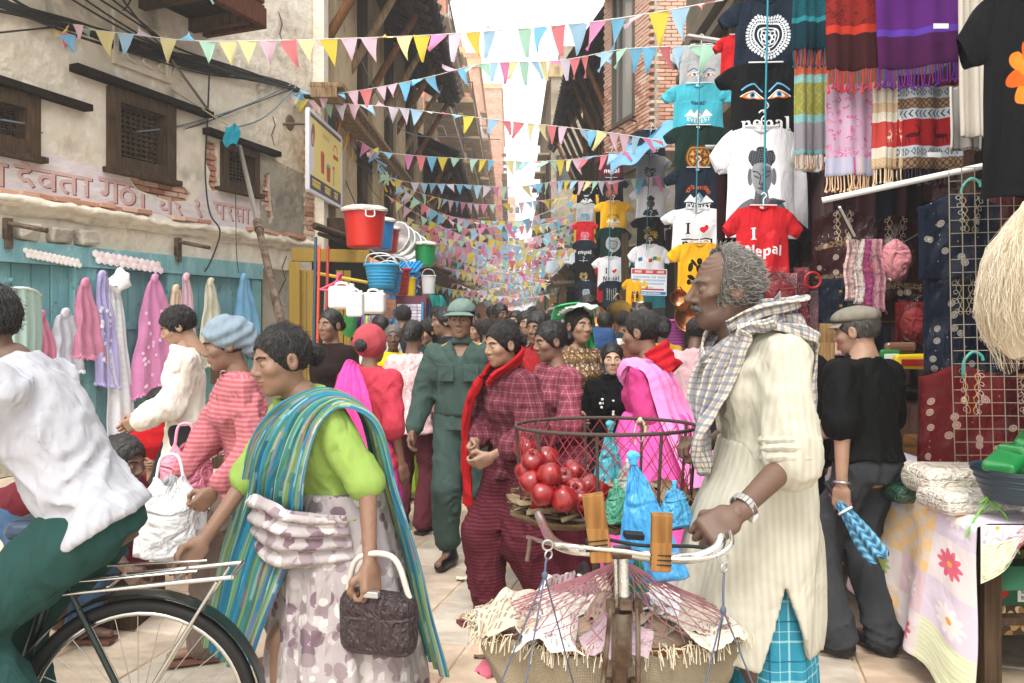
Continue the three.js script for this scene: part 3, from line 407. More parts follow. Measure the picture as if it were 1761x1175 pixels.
// ---------------------------------------------------------------- pennant strings across the street
{
reseed(77);
const flagM = [0xfad4e6, 0xf79ccc, 0xffe65e, 0x8ad4fa, 0xc4f4dc, 0xfa929a, 0xf0e8fa, 0xfff4b4, 0xb8e2ff].map((c) => phys(c, 1, { transmission: 0.5, thickness: 0, ior: 1.1 }));
const flagC = flagM.map((m) => m.color);
const flagG = [0, 1, 2, 3, 4].map((k) => sheet((u, v) => { const w = (1 - v * 0.97) * 0.5, x = (u - 0.5) * 2 * w, b = [0.05, -0.1, 0.22, -0.28, 0.12][k]; return [x + v * v * [0, 0.08, -0.14, 0.2, -0.05][k], -v * (1 - 0.1 * abs(b)), b * v * v + 0.14 * sin(u * 4 + k) * v]; }, 3, 4));
const stringM = mat(0xd8d4cc, 0.8);
function bunting(pts, label, group, size = 0.185, near = true) {
const P = pts.map((p) => p.isVector3 ? p : at(...p)), curve = new THREE.CatmullRomCurve3(P, false, 'catmullrom', 0.5), len = curve.getLength(), o = thing('pennant_string', label, 'bunting', P[0], 0, group);
part(o, 'cord', new THREE.TubeGeometry(curve, P.length * 10, near ? 0.006 : 0.012, 4).translate(-P[0].x, -P[0].y, -P[0].z), stringM);
const bits = []; let s = rnd(0.05, 0.2);
while (s < len - 0.05) {
const p = curve.getPointAt(s / len).sub(P[0]), t = curve.getTangentAt(s / len), w = size * rnd(0.9, 1.1), h = w * rnd(1.3, 1.55), ry = atan2(-t.z, t.x) + rnd(-0.25, 0.25), rz = asinC(t.y) + rnd(-0.2, 0.2);
const lift = rnd() < 0.3 ? rnd(0.6, 1.5) * (rnd() < 0.5 ? 1 : -1) : rnd(-0.4, 0.4), k = floor(rnd(0, 4.99)), c = floor(rnd(0, flagM.length - 0.01));
if (near) { const f = part(o, 'pennant', flagG[k], flagM[c]); f.position.copy(p); f.rotation.set(lift, ry, rz, 'YZX'); f.scale.set(w, h, w); }
else { const g = flagG[k].clone().applyMatrix4(M4.compose(p, Q.setFromEuler(new THREE.Euler(lift, ry, rz, 'YZX')), V(w, h, w))); g.setAttribute('color', new THREE.Float32BufferAttribute(Array(g.attributes.position.count).fill(flagC[c].toArray()).flat(), 3)); bits.push(g); }
s += w * rnd(1.02, 1.25) + (rnd() < 0.06 ? 0.2 : 0);
}
if (bits.length) part(o, 'pennants', bits, flagMix).userData.kind = 'stuff';
return o;
}
const asinC = (x) => Math.asin(clamp(x, -1, 1)), flagMix = phys(0xffffff, 1, { transmission: 0.5, thickness: 0, vertexColors: true, ior: 1.2 });
bunting([[115, 46, 8.6], [200, 56, 8.8], [330, 70, 9], [450, 70, 9.1], [600, 66, 9.1], [745, 60, 9], [960, 44, 8], [1100, 26, 7.4], [1245, 0, 6.8]], 'topmost pennant string, tied to the plaster wall beside the wooden balcony', null, 0.195);
bunting([[495, 160, 12.2], [560, 162, 12.2], [640, 152, 12.3], [740, 132, 12], [830, 110, 11.4], [960, 104, 10.2], [1080, 84, 9.2], [1245, 78, 8.2]], 'second pennant string, rising from the cable corner to the grey eyes shirt on the right');
bunting([[500, 166, 12.4], [560, 176, 12.5], [670, 184, 12.8], [760, 195, 13], [870, 208, 12.8], [965, 218, 12.2], [1060, 230, 11.4], [1150, 244, 10.6]], 'third pennant string, sloping down from the cable corner towards the green shirt');
bunting([[618, 242, 14.6], [650, 260, 14.8], [720, 268, 15.2], [800, 273, 15.4], [900, 278, 14.8], [985, 274, 14], [1090, 260, 13]], 'pennant string starting below the eaves ledge and ending at the grey tree shirt');
bunting([[662, 304, 17], [710, 314, 17.4], [800, 318, 17.8], [880, 322, 17.4], [960, 312, 16.4], [1040, 312, 15.2], [1135, 303, 13.6]], 'pennant string level with the yellow sign and ending over the white shirts');
bunting([[640, 268, 16], [690, 318, 18.5], [760, 342, 20], [840, 352, 21], [930, 345, 20.4], [1000, 336, 19]], 'pennant string sagging from the tangled cables down to the dark shirts');
const many = 'one of the many pennant strings hung close together far down the street', grp = 'pennant strings far down the street';
let d = 17.5;
for (let i = 0; i < 96; i++) {
const yl = rnd(d > 24 ? 2.4 : 3.0, 4.6) + 0.006 * d, yr = rnd(d > 24 ? 2.3 : 2.8, 4.4) + 0.006 * d, sg = rnd(0.25, 0.75), xl = -3 + 0.018 * (d - 13) + 0.1, xr = max(1.5, 1.95 - 0.012 * (d - 17)), dz = rnd(-1, 1);
const pts = [0, 0.2, 0.4, 0.6, 0.8, 1].map((t) => V(lerp(xl, xr, t), lerp(yl, yr, t) - sg * 4 * t * (1 - t), -(d + dz * (t - 0.5) * 2)));
bunting(pts, many, grp, 0.18, d < 23);
d += i < 14 ? rnd(0.35, 0.75) : i < 60 ? rnd(0.4, 0.9) : rnd(0.9, 2.2);
}
const bunch = (x, y, dd, n, label) => { const o = thing('bunting_knot', label, 'bunting', at(x, y, dd)); for (let i = 0; i < n; i++) { const f = part(o, 'pennant', flagG[i % 5], flagM[i % 9]); f.position.set(rnd(-0.1, 0.1), rnd(-0.06, 0.08), rnd(0, 0.08)); f.rotation.set(rnd(-0.5, 0.5), rnd(-1, 1), rnd(-0.6, 0.6)); f.scale.setScalar(rnd(0.08, 0.18)); } };
bunch(122, 55, 8.5, 8, 'knot of crumpled yellow and red pennants tied to the plaster wall'); bunch(505, 168, 12.2, 7, 'crumpled pennants bunched at the corner of the plaster building'); bunch(640, 262, 14.5, 7, 'red and blue crumpled pennants bunched on the cable tangle');
}
// ---------------------------------------------------------------- cables
{
reseed(91);
const wire = (pts, r, label, group, m = cableM) => solo('cable', T(pts.map((p) => at(...p)), r, 5, pts.length * 8), m, label, 'cable', group);
const lab = 'one of the black cables slung along the plaster wall to the corner', grp = 'black cables along the plaster wall';
for (let i = 0; i < 13; i++) { const o = rnd(-9, 9), o2 = rnd(-16, 16); wire([[-30, -20 + o2 + i * 2, 7.6], [60, 26 + o, 8.1], [150, 56 + o * 1.1 + rnd(-5, 5), 8.8], [240, 84 + o + o2 * 0.4, 9.4], [340, 112 + o * 0.8 + rnd(-8, 8), 10.3], [430, 132 + o * 0.7, 11.2], [500, 150 + o * 0.5, 12.1], [540, 172 + o * 0.6, 12.6]], rnd(0.009, 0.02), lab, grp); }
for (let i = 0; i < 5; i++) { const o = rnd(-12, 12); wire([[100 + i * 25, -15, 8.4], [200 + i * 12, 40 + o, 8.9], [300, 88 + o, 9.7], [420, 128 + o, 11], [520, 158, 12.2]], 0.012, 'one of the black cables dropping from the roof to the corner', 'black cables from the roof'); }
const lab2 = 'one of the tangled cables along the timber house ledge', g2 = 'tangled cables along the ledge';
for (let i = 0; i < 12; i++) { const a = rnd(-10, 14); wire([[520, 165 + a, 12.5], [560, 205 + a + rnd(-10, 10), 13.4], [610, 255 + a + rnd(-10, 16), 15.2], [660, 305 + a * 1.2, 18.2], [710, 345 + a, 22], [745, 385 + a, 26]], rnd(0.008, 0.02), lab2, g2); }
wire([[0, 206, 7.75], [120, 224, 8.7], [200, 228, 9.3], [290, 220, 9.9], [400, 190, 10.8], [500, 146, 12]], 0.011, 'blue grey cable sagging across the three lattice windows', null, mat(0x66757c, 0.7));
wire([[0, 222, 7.75], [160, 234, 9], [300, 226, 10], [420, 184, 11.1], [505, 152, 12.2]], 0.008, 'thin dark cable just under the blue grey one');
wire([[400, 221, 10.6], [450, 204, 11.2], [510, 148, 12.1]], 0.012, 'grey cable looping up from the blue rag to the corner', null, mat(0x66757c, 0.7));
wire([[0, 56, 7.7], [120, 42, 8.6], [210, 20, 9.2], [230, -10, 9.2]], 0.01, 'thin cable rising past the knot of pennants to the roof');
wire([[200, 90, 9.3], [290, 150, 9.9], [392, 216, 10.5]], 0.009, 'pale cord running from the pennants down to the blue rag', null, mat(0xb8a888, 0.8));
wire([[296, 104, 9.8], [355, 185, 10.4], [370, 205, 10.5]], 0.018, 'grey pipe slanting down between the windows', null, mat(0x6d655a, 0.6));
wire([[360, 120, 10.4], [357, 200, 10.45], [353, 300, 10.35], [362, 370, 10.3], [378, 396, 10.3], [362, 450, 10.2], [352, 468, 10.15]], 0.011, 'black cable hanging down the wall beside the small window');
wire([[403, 226, 10.7], [405, 330, 10.7], [407, 440, 10.6], [410, 470, 10.5]], 0.006, 'thin wire hanging from the blue rag past the small window');
wire([[600, 60, 15], [690, 222, 15.5], [780, 236, 16], [860, 240, 17]], 0.01, 'single wire sagging under the dark eaves', null, mat(0x6c7478, 0.7));
solo('rag', sheet((u, v) => { const p = at(386 + 24 * u + 3 * sin(v * 6), 216 + 34 * v + 4 * sin(u * 7), 10.45); return [p.x, p.y, p.z + 0.03 * sin(u * 9 + v * 4)]; }, 8, 10, 0.006), mat(0x2f9fb8, 0.85), 'turquoise rag knotted on the cable above the small window', 'rag');
{ const a = at(412, 252, 10.9), b = at(503, 640, 6.2), o = thing('metal_pole', 'long rusty metal pole leaning up against the small lattice window', 'pole', b), q = a.clone().sub(b); part(o, 'lower_tube', rod([0, 0, 0], q.clone().multiplyScalar(0.52), 0.04, 0.038, 12), rust); part(o, 'upper_tube', rod(q.clone().multiplyScalar(0.5), q, 0.029, 0.029, 12), mat(0x8c857a, 0.45, { metalness: 0.6 })); part(o, 'clamp', rod(q.clone().multiplyScalar(0.49), q.clone().multiplyScalar(0.53), 0.05, 0.05, 12), rust); part(o, 'foot_tube', rod(q.clone().multiplyScalar(-b.y / q.y), [0, 0, 0], 0.041, 0.041, 12), rust); }
for (let i = 0; i < 34; i++) { const t = rnd(0, 1), px = lerp(560, 690, t) + rnd(-14, 14), py = lerp(196, 312, t) + rnd(-16, 30), d = lerp(13, 19.5, t); solo('ribbon_scrap', T([[0, 0, 0], [rnd(-0.05, 0.05), -0.1, 0.03], [rnd(-0.08, 0.08), -rnd(0.15, 0.4), 0]].map((p) => V(...p).add(at(px, py, d))), rnd(0.012, 0.03), 4, 6), mat(pick([0xe8b82c, 0xe0c048, 0x3c8cc4, 0xc03c4c, 0xd8d4c8, 0xb84c8c]), 0.7), 'scrap of coloured ribbon caught in the tangled cables under the ledge', 'ribbon', 'ribbon scraps in the tangled cables'); }
for (let i = 0; i < 9; i++) { const t = rnd(0, 1), px = lerp(550, 720, t), py = lerp(190, 350, t), d = lerp(12.9, 21, t); wire([[px, py, d], [px + rnd(-14, 20), py + rnd(40, 90), d - 0.05], [px + rnd(0, 40), py + rnd(70, 150), d]], rnd(0.006, 0.012), 'one of the loose wire ends hanging from the tangled cables', 'loose wire ends'); }
}
// ---------------------------------------------------------------- cloth: shirts, shawls
const sans = (px, w = 'bold') => w + ' ' + px + 'px sans-serif', serif = (px) => 'bold ' + px + 'px serif';
const PR = {   // prints, drawn round (0, 0) in a field about 100 wide
mandala(g, c = '#dfe3e6', r = 46) { g.strokeStyle = g.fillStyle = c; for (let i = 0; i < 40; i++) { const a = i * PI / 20; g.beginPath(); g.ellipse(cos(a) * r, sin(a) * r, 4.4, 3, a, 0, 7); g.fill(); } g.lineWidth = 3; for (const q of [0.86, 0.7, 0.5, 0.2]) { g.beginPath(); g.arc(0, 0, r * q, 0, 7); g.stroke(); } g.lineWidth = 2; for (let i = 0; i < 24; i++) { const a = i * PI / 12; g.beginPath(); g.arc(cos(a) * r * 0.78, sin(a) * r * 0.78, 3, 0, 7); g.stroke(); } g.strokeRect(-r * 0.33, -r * 0.33, r * 0.66, r * 0.66); for (let i = 0; i < 8; i++) { g.rotate(PI / 4); g.beginPath(); g.arc(0, r * 0.26, r * 0.12, 0, 7); g.stroke(); } },
eyes(g, brow = '#5fa8d8', lid = '#f0f2f4', text) { for (const s of [-1, 1]) { g.save(); g.scale(s, 1); g.lineWidth = 4; g.strokeStyle = brow; g.beginPath(); g.moveTo(6, -14); g.quadraticCurveTo(26, -32, 52, -14); g.stroke(); g.fillStyle = '#e87a30'; g.beginPath(); g.moveTo(6, 2); g.quadraticCurveTo(24, -16, 52, 0); g.quadraticCurveTo(30, 12, 6, 2); g.fill(); g.fillStyle = lid; g.beginPath(); g.moveTo(12, 1); g.quadraticCurveTo(26, -12, 42, 0); g.quadraticCurveTo(28, 9, 12, 1); g.fill(); g.fillStyle = '#5a9cc8'; g.beginPath(); g.arc(27, -1, 6, 0, 7); g.fill(); g.fillStyle = '#101418'; g.beginPath(); g.arc(27, -1, 3, 0, 7); g.fill(); g.lineWidth = 2.4; g.strokeStyle = lid; g.beginPath(); g.moveTo(4, 2); g.quadraticCurveTo(24, -18, 54, -1); g.stroke(); g.restore(); } g.lineWidth = 3; g.strokeStyle = '#b8cfe0'; g.beginPath(); g.moveTo(0, 8); g.quadraticCurveTo(10, 20, 0, 24); g.quadraticCurveTo(-10, 30, 2, 36); g.stroke(); if (text) { g.fillStyle = '#f4f4f4'; g.font = serif(36); g.textAlign = 'center'; g.fillText(text, 0, 70); } },
wheel(g, c = '#b8803c') { g.fillStyle = c; g.beginPath(); g.arc(0, 0, 40, 0, 7); g.fill(); g.strokeStyle = '#4a2c14'; g.lineWidth = 3; for (const r of [38, 30, 12]) { g.beginPath(); g.arc(0, 0, r, 0, 7); g.stroke(); } for (let i = 0; i < 12; i++) { g.rotate(PI / 6); g.beginPath(); g.moveTo(0, 12); g.lineTo(0, 30); g.stroke(); g.fillStyle = i % 2 ? '#e0b060' : '#6e3c1c'; g.beginPath(); g.arc(0, 21, 4, 0, 7); g.fill(); } },
peak(g, top, mid, low, c1 = '#d8632c', c2 = '#f2f2f2') { g.textAlign = 'center'; g.fillStyle = c1; g.font = sans(15); const n = top.length; for (let i = 0; i < n; i++) { g.save(); g.rotate((i - (n - 1) / 2) * 0.155); g.fillText(top[i], 0, -30); g.restore(); } g.fillStyle = c2; g.beginPath(); g.moveTo(-44, 16); g.lineTo(-24, -6); g.lineTo(-14, 2); g.lineTo(2, -20); g.lineTo(18, 0); g.lineTo(26, -6); g.lineTo(46, 16); g.fill(); g.fillStyle = '#7fa8c4'; g.beginPath(); g.moveTo(2, -20); g.lineTo(18, 0); g.lineTo(8, 12); g.lineTo(-2, 2); g.fill(); g.fillStyle = c2; g.font = sans(19); g.fillText(mid, 0, 32); g.fillStyle = c1; g.font = sans(12); g.fillText(low, 0, 45); },
heart(g, x, y, s, c = '#d2202a') { g.fillStyle = c; g.beginPath(); g.moveTo(x, y + s * 0.9); g.bezierCurveTo(x - s * 1.5, y - s * 0.1, x - s * 0.7, y - s * 1.1, x, y - s * 0.3); g.bezierCurveTo(x + s * 0.7, y - s * 1.1, x + s * 1.5, y - s * 0.1, x, y + s * 0.9); g.fill(); },
love(g, c, word, hc = '#d2202a', f = serif(34)) { g.fillStyle = c; g.textAlign = 'center'; g.font = serif(40); g.fillText('I', -26, 0); PR.heart(g, 18, -14, 14, hc); g.fillStyle = c; g.font = f; g.fillText(word, 0, 36); },
lovedeva(g) { PR.love(g, '#16181c', 'nepal', '#d2202a', sans(32)); g.fillRect(-44, 12, 80, 3.4); },
buddha(g, c = ['#34383e', '#6a6e74', '#a2a6aa']) { const E = (x, y, rx, ry, f) => { g.fillStyle = f; g.beginPath(); g.ellipse(x, y, rx, ry, 0, 0, 7); g.fill(); }; E(0, -62, 10, 10, c[0]); E(0, -42, 25, 20, c[0]); for (let y = -70; y < -30; y += 4.4) for (let x = -22; x <= 22; x += 4.4) if (hypot(x / 25, (y + 42) / 20) < 0.95 || hypot(x, y + 62) < 9) E(x + (floor(y) % 2) * 2, y, 1.6, 1.6, c[1]);
g.fillStyle = c[1]; g.beginPath(); g.moveTo(-50, 70); g.quadraticCurveTo(-48, 34, -14, 28); g.lineTo(-11, 8); g.lineTo(11, 8); g.lineTo(14, 28); g.quadraticCurveTo(48, 34, 50, 70); g.fill(); E(-22, -8, 4.5, 15, c[1]); E(22, -8, 4.5, 15, c[1]); E(0, -13, 20, 29, c[2]); E(8, -10, 11, 24, c[1]); E(-6, -16, 10, 20, c[2]); g.fillStyle = c[0]; g.fillRect(-15, -15, 11, 2.2); g.fillRect(4, -15, 11, 2.2); g.strokeStyle = c[0]; g.lineWidth = 2; for (const s of [-1, 1]) { g.beginPath(); g.moveTo(s * 2, -19); g.quadraticCurveTo(s * 9, -27, s * 17, -19); g.stroke(); } g.beginPath(); g.moveTo(-1, -19); g.lineTo(-4, -3); g.lineTo(4, -3); g.stroke(); g.beginPath(); g.moveTo(-7, 4); g.quadraticCurveTo(0, 8, 7, 4); g.stroke(); for (let i = 0; i < 7; i++) { g.beginPath(); g.moveTo(-38 + i * 4, 68); g.quadraticCurveTo(-8 + i * 3, 56, 18 + i * 4, 32); g.stroke(); } },
tree(g, c = '#2a2e32') { g.fillStyle = g.strokeStyle = c; g.lineWidth = 3; for (let i = 0; i < 60; i++) { const a = rnd(0, 6.3), r = 34 * sqrt(rnd()); g.beginPath(); g.arc(cos(a) * r, -12 + sin(a) * r * 0.9, rnd(2, 5), 0, 7); rnd() < 0.5 ? g.stroke() : g.fill(); } g.fillRect(-4, 10, 8, 30); },
lion(g, c = '#b89030') { g.fillStyle = c; for (let i = 0; i < 70; i++) { const a = rnd(0, 6.3), r = 40 * sqrt(rnd()); g.beginPath(); g.ellipse(cos(a) * r, sin(a) * r * 1.15, rnd(3, 8), rnd(2, 4), a, 0, 7); g.fill(); } g.fillStyle = '#111'; g.beginPath(); g.arc(-12, -6, 4, 0, 7); g.arc(12, -6, 4, 0, 7); g.fill(); g.fillRect(-8, 10, 16, 6); },
ganesh(g, c = '#1a1810') { g.fillStyle = c; for (const [x, y, rx, ry, a] of [[0, -40, 9, 12, 0], [-18, -28, 12, 7, 0.6], [18, -28, 12, 7, -0.6], [-30, -12, 8, 15, 0.2], [30, -12, 8, 15, -0.2], [0, -14, 12, 14, 0], [-4, 12, 6, 18, 0.5], [-26, 22, 15, 7, 0.5], [26, 22, 15, 7, -0.5], [0, 38, 22, 7, 0], [-34, 36, 7, 9, 0], [34, 36, 7, 9, 0], [14, 8, 8, 10, 0.4]]) { g.beginPath(); g.ellipse(x, y, rx, ry, a, 0, 7); g.fill(); } },
squares(g) { [['#2f7fae', -44], ['#fff', -18], ['#c83a3a', 4], ['#2f9050', 24], ['#e8c030', 42]].forEach(([c, x]) => { g.fillStyle = c; g.fillRect(x - 9, -8, 18, 17); }); },
rows(g) { g.fillStyle = '#e8ecee'; g.font = sans(11); for (let i = 0; i < 5; i++) for (let j = 0; j < 9; j++) { g.beginPath(); g.ellipse(-36 + i * 18 + rnd(-1, 1), -40 + j * 11, 3.6, 2.6, 0.6, 0, 7); g.fill(); } },
flower(g) { for (let i = 0; i < 9; i++) { g.rotate(PI / 4.5); g.fillStyle = i % 2 ? '#e85a1c' : '#f07c28'; g.beginPath(); g.ellipse(0, 30, 13, 24, 0, 0, 7); g.fill(); } for (let i = 0; i < 6; i++) { g.rotate(PI / 3); g.fillStyle = i % 2 ? '#2f9cc8' : '#70c8e0'; g.beginPath(); g.ellipse(0, 13, 8, 11, 0, 0, 7); g.fill(); } },
wheelC(g) { for (let i = 0; i < 10; i++) { g.rotate(PI / 5); g.fillStyle = i % 2 ? '#d88a2c' : '#3c9c84'; g.beginPath(); g.ellipse(0, 26, 8, 12, 0, 0, 7); g.fill(); g.fillStyle = '#b8542c'; g.beginPath(); g.arc(0, 12, 4, 0, 7); g.fill(); } },
word(g, t, c = '#f4f4f4', s = 30) { g.fillStyle = c; g.font = sans(s); g.textAlign = 'center'; g.fillText(t, 0, 10); },
figures(g) { for (const x of [-16, 16]) { g.fillStyle = x < 0 ? '#a02c24' : '#201c18'; g.beginPath(); g.arc(x, -26, 7, 0, 7); g.fill(); g.fillRect(x - 9, -18, 18, 34); g.fillRect(x - 8, 14, 6, 22); g.fillRect(x + 2, 14, 6, 22); } },
};
const hangerM = mat(0xf0f0ee, 0.4), cordM = mat(0x1f8fa4, 0.7), tagM = mat(0xf2f2ee, 0.7);
const clothBump = { bumpMap: crease, bumpScale: 0.01 };
function tshirt(o) {   // px box of the whole shirt in the photo: x0 (left sleeve end), x1 (right sleeve end), y top, y bottom, d metres away
const { x0, x1, y0, y1, d, color, label, draw, pos = 0.42, ps = 1, group = 'printed shirts hung in columns along the shops', turn = 0, kid = false, sd = 1 } = o;
const W = px2m(x1 - x0, d), H = px2m(y1 - y0, d), c = at((x0 + x1) / 2, y0, d), g = thing('t_shirt', label, 'shirt', c, turn, null);
reseed(sd * 97 + 13);
const bw = W * 0.33, nk = W * 0.105, sl = H * 0.07, q = rnd(0, 9);
const fz = (x, v) => 0.012 * sin(x / W * 22 + q + v * 3) * sst(0.05, 0.6, v) + 0.016 * ns(x / W * 7 + q, v * 4, q) ;
const yTop = (x, f) => { const a = abs(x); return a < nk ? -(f > 0 ? W * 0.075 : W * 0.022) * (1 - (a / nk) ** 2) : -sl * (a - nk) / (bw - nk); };
const half = (f) => sheet((u, v) => { const t = u * 2 - 1, x = t * bw * (1 + 0.05 * v - 0.03 * sin(v * PI)), e = sqrt(max(0, 1 - t ** 6)); return [x, lerp(yTop(x, f), -H - 0.008 * sin(t * 5 + q), v), f * 0.024 * e * (0.7 + 0.5 * sin(v * PI)) + fz(x, v)]; }, 30, 22);
const tw = 256, thh = Math.round(min(420, 256 * H / (2.1 * bw)));
const map = draw ? ctex(tw, thh, (k, w, h) => { k.fillStyle = color; k.fillRect(0, 0, w, h); k.translate(w / 2, h * pos); k.scale(w / 135 * ps, w / 135 * ps); draw(k); }) : null;
const plain = mat(color, 0.92, clothBump), front = map ? mat(0xffffff, 0.92, { map, ...clothBump }) : plain;
part(g, 'front', half(1), front); part(g, 'back', half(-1), plain);
for (const s of [-1, 1]) {
const dr = kid ? 0.04 : 0, j = rnd(-0.02, 0.03), P = [[bw * 0.86, -sl * 0.55], [W * 0.5, -H * (0.24 + dr + j)], [W * 0.435, -H * (0.39 + dr + j)], [bw * 0.86, -H * 0.36]];
part(g, 'sleeve', sheet((u, v) => { const a = u * 2 * PI, t = 0.5 + 0.5 * cos(a), x = lerp(lerp(P[3][0], P[2][0], v), lerp(P[0][0], P[1][0], v), t), y = lerp(lerp(P[3][1], P[2][1], v), lerp(P[0][1], P[1][1], v), t) + 0.03 * H * sin(v * PI) * t; return [s * x, y, 0.026 * sin(a) * (0.8 + 0.3 * v) + 0.008 * sin(v * 9 + q + a * 2) + fz(s * x, 0.35)]; }, 20, 8), plain);
}
const neck = []; for (let i = 0; i <= 18; i++) { const a = i / 18 * 2 * PI, x = nk * cos(a); neck.push([x, yTop(x * 0.999, sin(a)) + 0.004, 0.022 * sin(a) + fz(x, 0)]); }
part(g, 'collar', T(neck.slice(0, -1), W * 0.011, 6, 40, true), plain);
part(g, 'size_tag', B(nk * 0.45, nk * 0.5, 0.003, 0, -nk * 0.45, -0.012), tagM);
const hg = part(g, 'hanger', [B(nk * 3.2, W * 0.012, 0.012, 0, -W * 0.012, 0.03), T([[0, -W * 0.01, 0.03], [0, W * 0.06, 0.03], [W * 0.035, W * 0.1, 0.03], [W * 0.005, W * 0.14, 0.03], [-W * 0.03, W * 0.115, 0.03]], W * 0.008, 5)], hangerM);
return g;
}
const navy = '#1b2634', blk = '#141416', wht = '#eeeff4', grn = '#16302a', yel = '#f2b622', red = '#c8242c', gry = '#b2b4b6', cyn = '#4cb8cc', mar = '#54242e';
